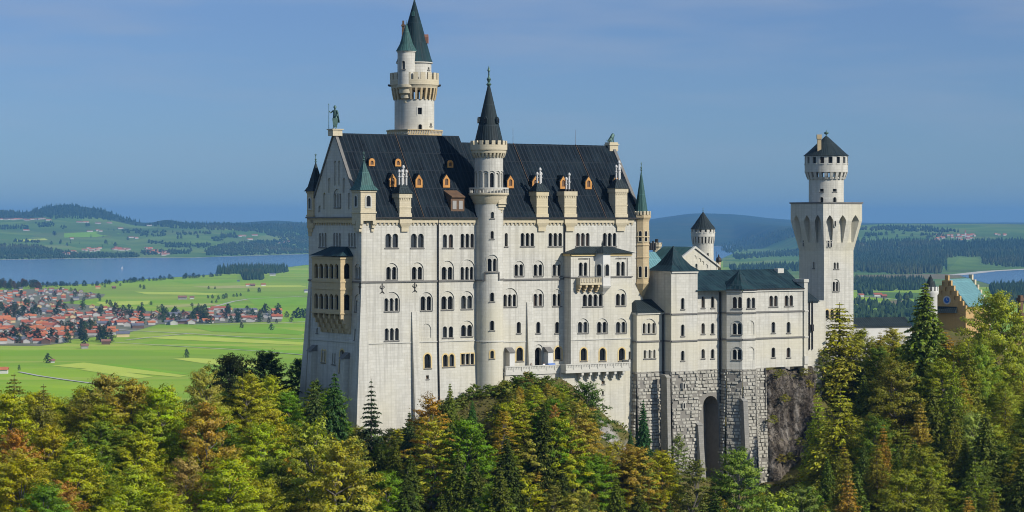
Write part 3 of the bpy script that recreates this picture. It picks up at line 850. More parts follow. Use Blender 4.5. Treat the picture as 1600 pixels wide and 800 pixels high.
# the wider shed dormer beside the stair tower
a, n, z = on_roof(715, 330); m = MB()
m.cross(F, [(n - .4, z - .3), (n, z - .3), (n, z + 2.6), (n + .35, z + 2.75), (n + .35, z + 2.95), (n - 3.2, z + 4.4), (n - 3.2, z)], a - 1.6, a + 1.6)
d = m.build('shed_dormer', 'brown_wood', palace)
for e in (-.75, .75):
    m = MB(); m.box(F, a + e - .45, a + e + .45, n, n + .06, z + .4, z + 2.1); m.build('pane', 'grey_plaster', d)

def chimney(px, wpx, yt, yb, roofy, poty, npots=3, crown=False, mat='cream_stone'):
    s0, zt = F.ray(px - wpx / 2, yt, .3); s1, zb = F.ray(px + wpx / 2, yb, .3)
    c = (s0 + s1) / 2; m = MB()
    m.box(F, s0, s1, -2.0, .38, ZE + .2, zt - .9)
    m.box(F, s0 - .16, s1 + .16, -2.2, .54, zt - .9, zt)
    corbel_row(m, F, s0, s1, zt - .92, .36, .5, .5, .4)
    zb_m = ZE + .2 + (zt - .9 - ZE) * .45
    m.box(F, s0 - .1, s1 + .1, -2.1, .46, zb_m, zb_m + .22); m.box(F, s0 - .12, s1 + .12, -2.1, .5, ZE + .2, ZE + .9)
    o = m.build('chimney', mat, palace)
    m = MB(); m.box(F, s0 - .05, s1 + .05, .3, .62, ZE - 1.1, ZE - .13); m.wedge(F, s0 + .5, s1 - .5, .2, .32, .34, ZE - 2.7, ZE - 1.9)
    m.hexa([F.P(s0 + .6, .32, ZE - 1.95), F.P(s1 - .6, .32, ZE - 1.95), F.P(s1 - .6, 0, ZE - 1.95), F.P(s0 + .6, 0, ZE - 1.95)],
           [F.P(s0, .6, ZE - 1.12), F.P(s1, .6, ZE - 1.12), F.P(s1, 0, ZE - 1.12), F.P(s0, 0, ZE - 1.12)])
    m.build('chimney_corbel', mat, o)
    zc = zt
    if roofy:
        zr = F.Z(px, roofy, -.8)
        m = MB(); m.hexa([F.P(s0 - .35, .75, zt), F.P(s1 + .35, .75, zt), F.P(s1 + .35, -2.4, zt), F.P(s0 - .35, -2.4, zt)],
                         [F.P(c - .7, -.5, zr), F.P(c + .7, -.5, zr), F.P(c + .7, -1.1, zr), F.P(c - .7, -1.1, zr)])
        m.build('chimney_roof', 'slate_roof', o); zc = zr
    elif crown:
        m = MB()
        for k in range(4): m.box(F, s0 + (s1 - s0) * (k + .1) / 4, s0 + (s1 - s0) * (k + .62) / 4, -2.0, .5, zt, zt + .45)
        m.build('chimney_crown', 'black_iron', o)
    zp = F.Z(px, poty, -.8)
    for k in range(npots):
        m = MB(); m.smooth = True
        p = F.P(c + (k - (npots - 1) / 2) * .48, -.8 + (.35 if k % 2 else 0), 0); h = zp - (.9 if k != npots // 2 else 0)
        m.lathe(p.x, p.y, [(.2, zc - .2), (.2, zc + (h - zc) * .45), (.29, zc + (h - zc) * .47), (.29, zc + (h - zc) * .52), (.2, zc + (h - zc) * .55), (.2, h - .6), (.31, h - .55), (.31, h - .3), (.16, h)], 10)
        m.build('chimney_pot', 'white_pot', o)
chimney(633, 18, 302, 333, 288, 258, 4)
chimney(847, 17.5, 299, 336, 286, 262, 3)
chimney(891, 18.5, 299, 334, None, 270, 2, True)
chimney(970.5, 18.5, 294, 332, 280, 251, 3)

def square_turret(name, s0, s1, n0, n1, zb, zt, roofz, rmat, mat, cross=True, window=None, bulge=0.3):
    m = MB(); m.box(F, s0, s1, n0, n1, zb, zt - .4); m.box(F, s0 - .15, s1 + .15, n0 - .15, n1 + .15, zt - .4, zt)
    m.box(F, s0 - .15, s1 + .15, n0 - .15, n1 + .15, zb + 1.5, zb + 1.8)
    o = m.build(name, mat, palace)
    c, cn = (s0 + s1) / 2, (n0 + n1) / 2; m = MB(); e = .45
    q = [(s0 - e, n1 + e), (s1 + e, n1 + e), (s1 + e, n0 - e), (s0 - e, n0 - e)]
    A = [F.P(a, n, zt) for a, n in q]; zm = zt + (roofz - zt) * .16
    B = [F.P(c + (a - c) * .68, cn + (n - cn) * .68, zm) for a, n in q]; T = F.P(c, cn, roofz)
    m.face(list(reversed(A)))
    for i in range(4):
        j = (i + 1) % 4; m.face([A[i], A[j], B[j], B[i]]); m.face([B[i], B[j], T])
    m.build('turret_roof', rmat, o)
    p = F.P(c, cn, roofz - .3); finial('finial', o, p.x, p.y, p.z, 1.9, 'bronze', cross)
    zc = (zb + 1.8 + zt) / 2
    for fr, a, nn in ((F, c, n1), (G, n0 + (n1 - n0) / 2 + WD, -s0)):
        m = MB(); l = arch(a, zc - 1.1, zc + 1.0, .95); mp = PlaneMap(Frame(*fr.xy(0, nn), fr.deg))
        m.face([mp(x, z, -.01) for x, z in l]); w_ = m.build('window', 'glass', o)
        m = MB(); ringm(m, mp, l, .25, -.14, .05, True); m.build('window_frame', 'trim_stone', w_)
    return o
# corner turret over the near corner, carried on an arched corbel
s0, zt = F.ray(562, 300, .9); s1 = F.S(587, .9)
tr = square_turret('corner_turret', -.7, s1, -2.5, .9, F.Z(573, 345, .9), F.Z(573, 297, .9), F.Z(573, 249, .5), 'copper_roof', 'cream_stone')
m = MB()
zb = F.Z(573, 345, .9)
for a0, a1 in ((-.7, -.1), (s1 - .6, s1)):
    for k in range(3): m.box(F, a0, a1, -1, .9 - k * .3, zb - .7 * (k + 1), zb - .7 * k - .001)
for k in range(3): m.box(F, -.7 + k * .25, -.05, -2.5, -1.2, zb - .7 * (k + 1), zb - .7 * k - .001)
m.build('turret_corbel', 'cream_stone', tr)
# turret over the far gable corner
zt2 = F.Z(488, 299, -WD)
sq = square_turret('corner_turret', -.3, 2.3, -WD - .2, -WD + 2.4, F.Z(488, 350, -WD), zt2, F.Z(488, 252, -WD), 'slate_roof', 'warm_stone')
m = MB(); zb = F.Z(488, 350, -WD)
for k in range(3): m.box(F, -.3 + k * .1, 2, -WD - .2 + k * .1, -WD + 2.4 - k * .6, zb - .8 * (k + 1), zb - .8 * k - .001)
m.build('turret_corbel', 'warm_stone', sq)

# octagonal turret on the right corner
sc_, _ = F.ray(1002, 350, -.4); oc = F.xy(sc_, -.4)
Yc = oc[1]
def zy(py, Y=None): return CAMZ + (HY - py) / FPX * (Y or Yc)
ro = 12.6 / FPX * Yc
m = MB(); off = R(34 + 22.5)
m.lathe(*oc, [(ro, zy(441)), (ro, zy(346)), (ro * 1.07, zy(343)), (ro * 1.22, zy(340)), (ro * 1.22, zy(336))], 8, off=off)
for y_ in (402, 383, 370): m.lathe(*oc, [(ro * 1.04, zy(y_ + 1)), (ro * 1.09, zy(y_)), (ro * 1.04, zy(y_ - 1))], 8, off=off)
ot = m.build('octagonal_turret', 'warm_stone', palace)
m = MB(); m.lathe(*oc, [(.3, zy(466)), (ro * .45, zy(460)), (ro * .75, zy(452)), (ro * .8, zy(451)), (ro * 1.1, zy(443)), (ro * 1.1, zy(440.8))], 8, off=off); m.build('turret_corbel', 'warm_stone', ot)
m = MB(); merlons(m, *oc, ro * .95, ro * 1.2, zy(336), zy(330), 16, .6, off); m.build('battlement', 'cream_stone', ot)
m = MB(); m.lathe(*oc, [(ro * .95, zy(336)), (ro * .80, zy(328)), (.05, zy(266))], 8, off=off, caps=False); m.build('turret_roof', 'copper_roof', ot)
finial('finial', ot, oc[0], oc[1], zy(267), 1.9)
for k in range(8):
    b = off + 2 * math.pi * (k + .5) / 8
    p = (oc[0] + math.cos(b) * ro * math.cos(math.pi / 8), oc[1] + math.sin(b) * ro * math.cos(math.pi / 8))
    if p[0] * math.cos(b) + p[1] * math.sin(b) > 0: continue
    fr = Frame(p[0], p[1], math.degrees(b) + 90)
    for yt, yb in ((361, 377), (416, 433)):
        l = arch(0, zy(yb), zy(yt), .62); m = MB()
        m.face([fr.P(a, .012, z) for a, z in l]); w_ = m.build('window', 'glass', ot)
        m = MB(); ringm(m, PlaneMap(fr), l, .16, -.1, .05, True); m.build('window_frame', 'cream_stone', w_)

# drain pipes and iron wall anchors
for px, y0, y1, fr, n in ((684, 341, 625, F, .2), (881.5, 341, 572, F, .2)):
    s_, zt = fr.ray(px, y0); zb = fr.Z(px, y1); m = MB()
    for i in range(12):
        za, zb_ = zt + (zb - zt) * i / 12, zt + (zb - zt) * (i + 1) / 12
        m.tube(fr.P(s_, n + (batF(0, za) if px < 700 else 0), za), fr.P(s_, n + (batF(0, zb_) if px < 700 else 0), zb_), .15, seg=6)
    m.build('drainpipe', 'black_iron', palace)
for px, y in ((597, 451), (648, 449)):
    s_, z_ = F.ray(px, y); m = MB()
    m.box(F, s_ - .07, s_ + .07, 0, .14, z_ - .8, z_ + 1.0)
    for e in (-1, 1):
        m.tube(F.P(s_, .1, z_ - .1), F.P(s_ + e * .5, .1, z_ + .25), .06, seg=5); m.tube(F.P(s_ + e * .5, .1, z_ + .25), F.P(s_ + e * .35, .1, z_ + .6), .06, seg=5)
        m.tube(F.P(s_, .1, z_ - .5), F.P(s_ + e * .5, .1, z_ - .95), .06, seg=5)
    m.build('wall_anchor', 'black_iron', palace)
s_, z_ = G.ray(561, 450, .3); m = MB(); m.box(G, s_ - .1, s_ + .1, .02, .2, z_ - 1.2, z_ + 1.2); m.box(G, s_ - .5, s_ + .5, .02, .2, z_ + .1, z_ + .3); m.build('wall_anchor', 'black_iron', palace)

# two-storey loggia on the gable wall
PL = 2.7
ls0, ls1 = G.S(487.5, PL), G.S(532, PL)
Fs = Frame.between(G.xy(ls1, PL), G.xy(ls1, 0))
zt, z_mid0, z_mid1, zlo = G.Z(510, 401, PL), G.Z(510, 437, PL), G.Z(510, 455, PL), G.Z(510, 489, PL)
m = MB(); lw = Wall(palace, m, PlaneMap(Frame(*G.xy(0, PL), -56)), rect(ls0, ls1, zlo, zt)); cols_ = []
for yt, yb in ((412, 435), (459, 483)):
    z0, z1_ = G.Z(510, yb, PL), G.Z(510, yt, PL); k = 5; stp = (ls1 - ls0 - 1.2) / k
    for i in range(k):
        c = ls0 + .6 + stp * (i + .5); lw.holes.append((arch(c, z0, z1_, stp - .55), .5, False))
        if i: cols_.append((c - stp / 2, z0, z1_ - (stp - .55) / 2))
lw.done()
ls = Wall(palace, m, PlaneMap(Fs), rect(0, PL, zlo, zt))
for yt, yb in ((411, 435), (459, 484)): ls.holes.append((arch(PL * .55, G.Z(510, yb, PL), G.Z(510, yt, PL), 1.35), .4, False))
ls.done()
Fw = Frame.between(G.xy(ls0, 0), G.xy(ls0, PL)); wall_panel(m, PlaneMap(Fw), rect(0, PL, zlo, zt), [])
for z_ in (zlo + .01, z_mid0 - .6, zt - .4): m.box(G, ls0 + .45, ls1 - .42, 0, PL - .51, z_, z_ + .3)
for z_ in (zlo, z_mid0 - .35, z_mid1 + .5, zt - .3):
    m.box(G, ls0 - .15, ls1 + .15, 0, PL + .16, z_ - .12, z_ + .16)
lo = m.build('loggia', 'warm_stone', palace)
pm = MB()
for yt, yb in ((411, 436), (458, 484)): pm.box(G, ls0 + .5, ls1 - .75, PL - 1.25, PL - 1.2, G.Z(510, yb, PL) - .1, G.Z(510, yt, PL) + .2)
for yt, yb in ((411, 436), (458, 484)): pm.box(G, ls1 - .74, ls1 - .70, .1, PL - 1.3, G.Z(510, yb, PL) - .1, G.Z(510, yt, PL) + .2)
pm.build('pane', 'glass', lo)  # dark glazing added behind the arcade to stand in for its shaded interior
m = MB()
for i in range(6):
    a = ls0 + .25 + (ls1 - ls0 - .5) * i / 5
    for k in range(4): m.box(G, a - .25, a + .25, 0, PL - .05 - k * .6, zlo - .13 - .95 * (k + 1), zlo - .13 - .95 * k)
mq = MB()
mq.hexa([G.P(ls0 + .3, batG(0, 158) + .1, zlo - 4), G.P(ls1 - .3, batG(0, 158) + .1, zlo - 4), G.P(ls1 - .3, 0, zlo - 4), G.P(ls0 + .3, 0, zlo - 4)],
        [G.P(ls0 + .3, PL - .7, zlo - .6), G.P(ls1 - .3, PL - .7, zlo - .6), G.P(ls1 - .3, 0, zlo - .6), G.P(ls0 + .3, 0, zlo - .6)])
m.build('loggia_corbel', 'warm_stone', lo); mq.build('loggia_soffit', 'warm_stone', lo)
m = MB(); zr = G.Z(520, 385, 0); e = .45
m.hexa([G.P(ls0 - e, PL + e, zt + .18), G.P(ls1 + e, PL + e, zt + .18), G.P(ls1 + e, 0, zt + .18), G.P(ls0 - e, 0, zt + .18)],
       [G.P(ls0 + 3.4, .35, zr), G.P(ls1 - 1.6, .35, zr), G.P(ls1 - 1.6, 0, zr), G.P(ls0 + 3.4, 0, zr)])
m.build('loggia_roof', 'dark_copper_roof', lo)
for a, z0, z1_ in cols_:
    m = MB(); m.smooth = True; p = G.P(a, PL - .25, 0)
    m.lathe(p.x, p.y, [(.3, z0), (.3, z0 + .2), (.19, z0 + .28), (.17, z1_ - .45), (.34, z1_ - .1), (.34, z1_ + .05)], 10); m.build('column', 'white_pot', lo)

# projecting bay on the right of the facade
NB = 2.6
bs0, bs1 = F.S(892, NB), F.S(987, NB)
Bf = Frame(*F.xy(0, NB), 34); Bl = Frame.between(F.xy(bs0, 0), F.xy(bs0, NB)); Br = Frame.between(F.xy(bs1, NB), F.xy(bs1, 0))
zt = Bf.Z(935, 396)
m = MB(); BW = Wall(palace, m, PlaneMap(Bf), rect(bs0, bs1, ZB, zt))
BW.wpx(911, 410, 431, 13, 2, None); BW.wpx(969.5, 409, 431, 13, 2, None)
BW.wpx(926, 460, 478.5, 31, 4, None); BW.wpx(970, 459, 477.5, 14, 2, 452)
for px in (911, 941, 970.5): BW.wpx(px, 503, 520, 15, 2, 497.5)
for px in (912, 941.5, 971.5): BW.wpx(px, 544, 563.5, 9.5, 1, surround='yellow_trim')
BW.wpx(984, 549, 561, 3.2)
BW.done()
wall_panel(m, PlaneMap(Bl), rect(0, NB, ZB, zt), []); wall_panel(m, PlaneMap(Br), rect(0, NB, ZB, zt), [])
bay = m.build('projecting_bay', 'limestone', palace)
m = MB(); e = .7; zr = F.Z(935, 385)
m.hexa([F.P(bs0 - e, NB + e, zt + .02), F.P(bs1 + e, NB + e, zt + .02), F.P(bs1 + e, 0, zt + .02), F.P(bs0 - e, 0, zt + .02)],
       [F.P(bs0 + 4, .3, zr), F.P(bs1 - 4, .3, zr), F.P(bs1 - 4, 0, zr), F.P(bs0 + 4, 0, zr)])
m.build('bay_roof', 'slate_roof', bay)
for zz in (Bf.Z(935, 433), ):
    m = MB(); m.box(Bf, bs0 - .2, bs1 + .2, -.1, .2, zz - .15, zz + .15); m.box(Bl, 0, NB, -.1, .18, zz - .15, zz + .15); m.build('string_course', 'dark_trim', bay)
m = MB(); zz = Bf.Z(935, 530); m.box(Bf, bs0 - .1, bs1 + .1, -.1, .16, zz - .1, zz + .1); m.build('string_course', 'trim_stone', bay)
m = MB(); m.box(Bf, bs0, bs1, -.1, .25, zt - .5, zt - .02); m.box(Bl, .0, NB, -.1, .23, zt - .5, zt - .02); m.build('bay_cornice', 'yellow_trim', bay)
for px0, px1 in ((904, 920), (962, 979)):       # toothed panel frames above the bay windows
    a0, a1 = Bf.S(px0), Bf.S(px1); z_ = Bf.Z(935, 403); m = MB()
    for i in range(9): m.box(Bf, a0 + (a1 - a0) * i / 9, a0 + (a1 - a0) * (i + .5) / 9, 0, .1, z_ - .3, z_)
    m.box(Bf, a1 + .1, a1 + .25, 0, .1, z_ - 3.8, z_); m.build('toothed_frieze', 'dark_trim', bay)
# its corner oriel and balcony
oc2 = F.xy(Bf.S(941), NB); Yo = oc2[1] - 1.5; r2 = 14 / FPX * Yo
zo = lambda py: zy(py, Yo)
m = MB(); offo = R(34 - 90 - 30)
m.lathe(*oc2, [(r2, zo(447)), (r2, zo(396))], 6, off=offo)
m.lathe(*oc2, [(.5, zo(460)), (r2 * .5, zo(456)), (r2 * .95, zo(450)), (r2 * 1.08, zo(447.2)), (r2 * 1.08, zo(445.5))], 6, off=offo)
orl = m.build('oriel', 'white_plaster', bay)
m = MB(); m.lathe(*oc2, [(r2 * 1.3, zo(396)), (r2 * .5, zo(388)), (.05, zo(384))], 6, off=offo); m.lathe(*oc2, [(.12, zo(385)), (.2, zo(382)), (.05, zo(376))], 6); m.build('oriel_roof', 'slate_roof', orl)
for k in range(6):
    b = offo + 2 * math.pi * (k + .5) / 6; rr = r2 * math.cos(math.pi / 6)
    if -math.sin(b) < 0.2: continue
    fr = Frame(oc2[0] + rr * math.cos(b), oc2[1] + rr * math.sin(b), math.degrees(b) + 90)
    l = arch(0, zo(431), zo(413), .95); m = MB(); m.face([fr.P(a, .012, z) for a, z in l])
    w_ = m.build('window', 'purple_curtain' if k == 4 else 'glass', orl)
    m = MB(); ringm(m, PlaneMap(fr), l, .2, -.13, .05, True); m.build('window_frame', 'trim_stone', w_)
a0, a1 = Bf.S(900), Bf.S(934); zf, ztp = Bf.Z(915, 443, 1.3), Bf.Z(915, 434, 1.3)
m = MB(); m.box(Bf, a0, a1, 0, 1.5, zf - .3, zf)
m.box(Bf, a0, a1, 1.3, 1.5, zf, zf + .15); m.box(Bf, a0, a1, 1.28, 1.52, ztp - .16, ztp); m.box(Bf, a0, a0 + .2, .0, 1.3, zf, ztp)
for i in range(14): m.box(Bf, a0 + (a1 - a0) * i / 14 + .05, a0 + (a1 - a0) * i / 14 + .22, 1.33, 1.47, zf + .15, ztp - .16)
bal = m.build('balcony', 'cream_stone', bay)
m = MB()
for i in range(4):
    c = a0 + (a1 - a0) * (i + .15) / 3.6
    for k in range(3): m.box(Bf, c - .25, c + .25, 0, 1.35 - .42 * k, zf - .31 - .5 * (k + 1), zf - .31 - .5 * k)
m.build('balcony_bracket', 'warm_stone', bal)

# ================================================================== ROUND STAIR TOWER ON THE FACADE
scn = F.S(763.8, .3); tc = F.xy(scn, .3); Yt = tc[1]
zt_ = lambda py, d=2.5: CAMZ + (HY - py) / FPX * (Yt - d)
def rp(px): return px / FPX * Yt
stair = empty('stair_tower', (tc[0], tc[1], 142), 'slender round stair tower with gallery and dark cone roof halfway along the palace facade', 'tower')
def cylwall(root, cx, cy, r, z0, z1, mat, wins, name='wall', trim='trim_stone', n=36, extra=None, sill='dark_trim', rows=None, sectorize=None):
    m = MB(); m.smooth = True
    rv = r(z0) if callable(r) else r
    mp = CylMap(cx, cy, r, math.atan2(-cy, -cx) + math.pi)
    w = Wall(root, m, mp, rect(0, 2 * math.pi * rv, z0, z1), trim, cols=cyl_cols(rv, n), rows=rows, sillmat=sill)
    for a in wins: w.wpx(*a[0], **a[1])
    for a in extra or []: w.niche(*a)
    w.done()
    return m, mp
wins = [((769, 404, 424, 15, 2, 398), {}), ((769, 457, 471, 6.4), {}), ((769, 501, 516, 6.4), {}), ((769, 548, 560, 5.6), dict(surround='yellow_trim')), ((769, 361, 373, 5), {}), ((769.5, 331, 341, 5), {})]
r_ = rp(22.6)
m, mp = cylwall(stair, *tc, r_, 128, zt_(317), 'limestone', wins)
m.build('wall', 'limestone', stair)
m = MB(); m.smooth = True
m.lathe(*tc, [(r_ - .05, zt_(320)), (rp(25.5), zt_(315)), (rp(25.5), zt_(313)), (rp(28.5), zt_(309)), (rp(28.5), zt_(307)), (rp(31.5), zt_(304)), (rp(31.5), zt_(301.5)), (rp(22), zt_(301.4))], 36, caps=False)
gal = m.build('gallery', 'cream_stone', stair)
m = MB(); m.smooth = True
nb = 34
for k in range(nb):
    a = 2 * math.pi * k / nb; x, y = tc[0] + rp(30) * math.cos(a), tc[1] + rp(30) * math.sin(a)
    m.lathe(x, y, [(.09, zt_(301.5)), (.14, zt_(299)), (.07, zt_(296.5)), (.12, zt_(295))], 6)
bm_ = m.build('balustrade', 'trim_stone', gal)
m = MB(); m.smooth = True
m.lathe(*tc, [(rp(28.6), zt_(295)), (rp(31), zt_(295)), (rp(31), zt_(293)), (rp(28.6), zt_(293)), (rp(28.6), zt_(295))], 36, caps=False); m.build('rail', 'trim_stone', gal)
rd = rp(22.2)
mpd = CylMap(*tc, rd, math.atan2(-tc[1], -tc[0]) + math.pi)
m = MB(); m.smooth = True; nw = 14; L = 2 * math.pi * rd
DW = Wall(stair, m, mpd, rect(0, L, zt_(301.4), zt_(240)), cols=cyl_cols(rd, 42))
for k in range(nw):
    DW.win(L * (k + .5) / nw, zt_(294), zt_(270), L / nw * .62, 1, zt_(267), blind=False, name='window', pane='glass' if k % 3 == 1 else 'trim_stone', sill=False, dep=.28)
DW.done(); m.build('drum', 'limestone', stair)
m = MB(); machicolation(m, *tc, rd, rp(27), zt_(246), zt_(239), 26, .5); m.build('corbel_ring', 'cream_stone', stair)
m = MB(); m.smooth = True
m.lathe(*tc, [(rd - .1, zt_(240)), (rp(27), zt_(239)), (rp(27.5), zt_(235)), (rp(28.8), zt_(234)), (rp(28.8), zt_(226)), (rp(26), zt_(226)), (rp(26), zt_(230)), (rp(20), zt_(230))], 40, caps=False)
m.smooth = False; merlons(m, *tc, rp(26), rp(28.8), zt_(226), zt_(219.5), 18, .56); m.build('battlement', 'cream_stone', stair)
m = MB(); m.lathe(*tc, [(rp(22.5), zt_(229)), (rp(21.8), zt_(219)), (rp(13), zt_(181)), (rp(2.0), zt_(133))], 24, caps=False); cone = m.build('cone_roof', 'slate_roof', stair)
for dpx in (-6, 15, -18):
    a = math.atan2(-tc[1], -tc[0]) + math.asin(dpx / 18.5)
    p = (tc[0] + rp(15.5) * math.cos(a), tc[1] + rp(15.5) * math.sin(a)); fr = Frame(p[0], p[1], math.degrees(a) + 90)
    m = MB(); m.prism(fr, [(-.45, zt_(192)), (.45, zt_(192)), (.45, zt_(186)), (0, zt_(182)), (-.45, zt_(186))], -1.2, .3); d = m.build('roof_hatch', 'slate_roof', cone)
    m = MB(); m.face([fr.P(x, .31, z) for x, z in arch(0, zt_(191), zt_(185.5), .55)]); m.build('pane', 'glass', d)
finial('finial', cone, tc[0], tc[1], zt_(134), 4.2)
# small box oriel under the gallery, and the step of the string course round the tower
fr = Frame(*F.xy(scn + 1.1, r_ - .05), 34); m = MB()
zz0, zz1 = zt_(331), zt_(303)
m.box(fr, -.95, .95, -1.2, .75, zt_(318), zt_(301.6)); m.box(fr, -1.05, 1.05, -1.2, .85, zt_(319), zt_(318) - .001)
for k, (w_, d_) in enumerate(((.85, .6), (.65, .35), (.45, .1))): m.box(fr, -w_, w_, -1.2, d_, zt_(319) - .55 * (k + 1), zt_(319) - .55 * k - .002)
m.build('box_oriel', 'cream_stone', stair)
mps = CylMap(*tc, r_, math.atan2(-tc[1], -tc[0]) + math.pi)
m = MB(); c0 = mps.px(758, 426)[0]; c1 = mps.px(779, 426)[0]
sbar(m, mps, c0, c1, zt_(426.5), zt_(424.5), -.22, .1, 6); sbar(m, mps, mps.px(743, 438)[0] - 1, c0, zt_(439), zt_(437), -.22, .1, 6); sbar(m, mps, c1, mps.px(785, 436)[0] + 1, zt_(437.5), zt_(435.5), -.22, .1, 6)
for c in (c0, c1): sbar(m, mps, c - .13, c + .13, zt_(438), zt_(425), -.2, .1, 1)
m.build('string_course', 'dark_trim', stair)
m = MB(); m.smooth = True; m.lathe(*tc, [(r_ + .02, zt_(535)), (r_ + .14, zt_(534.5)), (r_ + .14, zt_(533)), (r_ + .02, zt_(532.5))], 36, caps=False); m.build('string_course', 'trim_stone', stair)

# ================================================================== TERRACE BELOW THE FACADE
terr = empty('terrace', F.P(F.S(880), 3, 146), 'narrow stone terrace with carved balustrade along the foot of the facade', 'terrace')
def balustrade(m, fr, s0, s1, n, z0, z1, step=1.9):
    m.box(fr, s0, s1, n - .25, n, z0, z0 + .2); m.box(fr, s0 - .05, s1 + .05, n - .3, n + .05, z1 - .2, z1)
    m.box(fr, s0, s1, n - .17, n - .09, z0 + .2, z1 - .2)
    k = max(1, int((s1 - s0) / step))
    for i in range(k + 1):
        c = s0 + (s1 - s0) * i / k; m.box(fr, max(s0, c - .14), min(s1, c + .14), n - .25, n + .02, z0 + .2, z1 - .2)
    for i in range(k):
        for j in range(4):
            c = s0 + (s1 - s0) * (i + .2 + .2 * j) / k; m.box(fr, c - .09, c + .09, n - .09, n - .02, z1 - .62, z1 - .26)
for (p0, p1, n, yt, yb, yl) in ((790, 880, 3.0, 571, 581, 640), (884, 985, 5.0, 567.5, 577.5, 700)):
    s0, s1 = F.S(p0, n), F.S(p1, n); pm = (p0 + p1) / 2; z1_, z0 = F.Z(pm, yt, n), F.Z(pm, yb, n)
    m = MB(); m.box(F, s0, s1, -.2, n, z0 - .5, z0); m.build('floor_slab', 'trim_stone', terr)
    m = MB(); balustrade(m, F, s0, s1, n, z0, z1_)
    if p0 > 850: m.wedge(Frame.between(F.xy(s1, 5), F.xy(s1, 0)), 0, 2.4, -.3, 0, 0, z0, z1_ + .4); m.box(F, s0, s0 + .25, 3, 5, z0, z1_)
    m.build('balustrade', 'trim_stone', terr)
    m = MB(); n2 = n - (.25 if p0 < 850 else 1.6)
    TW = Wall(terr, m, PlaneMap(F, lambda a, z, q=n2: q), rect(s0, s1, 122, z0 - .5))
    if p0 > 850:
        TW.wpx(942.5, 595, 600, 5, 1, square=True, pane='brown_wood'); TW.wpx(942, 611, 617, 3, 1, square=True)
    else: TW.wpx(823, 582, 590, 6, 1, square=True)
    TW.done(); m.box(F, s0, s0 + .02, 0, n2, 122, z0 - .5); m.box(F, s1 - .02, s1, 0, n2, 122, z0 - .5)
    m.build('retaining_wall', 'white_plaster' if p0 < 0 else 'limestone', terr)
    if p0 > 850:
        for i in range(6):
            c = F.S(911, n) + (F.S(975, n) - F.S(911, n)) * i / 5; m = MB()
            for k in range(3): m.box(F, c - .28, c + .28, n2 - .1, n - .1 - k * .5, z0 - .51 - .55 * (k + 1), z0 - .51 - .55 * k)
            m.build('bracket', 'trim_stone', terr)

# ================================================================== TALL ROUND TOWER BEHIND
bsn = F.S(647.5, -WD - 4.5); bc = F.xy(bsn, -WD - 4.5); Yb = bc[1]
zb_ = lambda py, d=3.5: CAMZ + (HY - py) / FPX * (Yb - d)
rb = lambda px: px / FPX * Yb
bell = empty('round_tower', (bc[0], bc[1], 142), 'tallest white round tower with green copper spire rising behind the palace roof', 'tower')
rr_ = rb(31)
m, mp = cylwall(bell, *bc, rr_, 140, zb_(155), 'limestone', [((656, 168, 178.5, 6.5, 1), dict(square=True, surround='trim_stone', sill=False)), ((656.5, 194, 203, 6), {}), ((673, 192, 197, 2.4), {})])
m.build('wall', 'limestone', bell)
m = MB(); m.lathe(*bc, [(rb(44), zb_(225)), (rb(44), zb_(205)), (rb(45.5), zb_(204)), (rb(45.5), zb_(202.5)), (rb(40), zb_(202.4))], 8, off=R(34)); pl = m.build('plinth_gallery', 'warm_stone', bell)
m = MB()
for k in range(8):
    a0 = R(34) + 2 * math.pi * k / 8; p = [Vector((bc[0] + rb(44.1) * math.cos(a), bc[1] + rb(44.1) * math.sin(a), 0)) for a in (a0, a0 + math.pi / 4)]
    for i in range(9):
        q = p[0].lerp(p[1], (i + .5) / 9); m.tube((q.x, q.y, zb_(209.5)), (q.x + .3, q.y, zb_(204.6)), .1, seg=4)
m.build('lattice', 'trim_stone', pl)
m = MB(); machicolation(m, *bc, rr_, rb(36.2), zb_(155.5), zb_(137), 26, .40); m.build('corbel_ring', 'warm_stone', bell)
m = MB(); m.smooth = True
m.lathe(*bc, [(rr_ - .1, zb_(141)), (rb(36), zb_(137.2)), (rb(36.5), zb_(134)), (rb(38.2), zb_(132)), (rb(38.2), zb_(124)), (rb(35.2), zb_(124)), (rb(35.2), zb_(128)), (rb(20), zb_(128))], 44, caps=False)
m.smooth = False; merlons(m, *bc, rb(35.2), rb(38.2), zb_(124), zb_(113), 20, .62); m.build('battlement', 'cream_stone', bell)
for s_ in (-1, 1):
    a = math.atan2(-bc[1], -bc[0]) + s_ * 1.45; m = MB()
    m.tube((bc[0] + rb(37) * math.cos(a), bc[1] + rb(37) * math.sin(a), zb_(133)), (bc[0] + rb(41.5) * math.cos(a), bc[1] + rb(41.5) * math.sin(a), zb_(132)), .28, .2, 8); m.build('water_spout', 'black_iron', bell)
ru = rb(26.5)
m, mp = cylwall(bell, *bc, ru, zb_(129), zb_(98), 'limestone', [((669.5, 104.5, 109, 2.4), {})]); m.build('drum', 'limestone', bell)
m = MB(); m.smooth = True; m.lathe(*bc, [(ru - .05, zb_(98.5)), (ru + .3, zb_(97.5)), (ru + .3, zb_(96))], 36); m.build('eaves_ring', 'trim_stone', bell)
m = MB(); m.lathe(*bc, [(rb(28.8), zb_(96)), (rb(26), zb_(89)), (rb(14), zb_(45)), (.05, zb_(-4))], 22, caps=False); sp_ = m.build('cone_roof', 'dark_copper_roof', bell)
m = MB(); m.smooth = True; m.lathe(bc[0], bc[1], [(.1, zb_(0)), (.28, zb_(-4)), (.1, zb_(-7)), (.05, zb_(-22))], 8); m.build('finial', 'bronze', sp_)
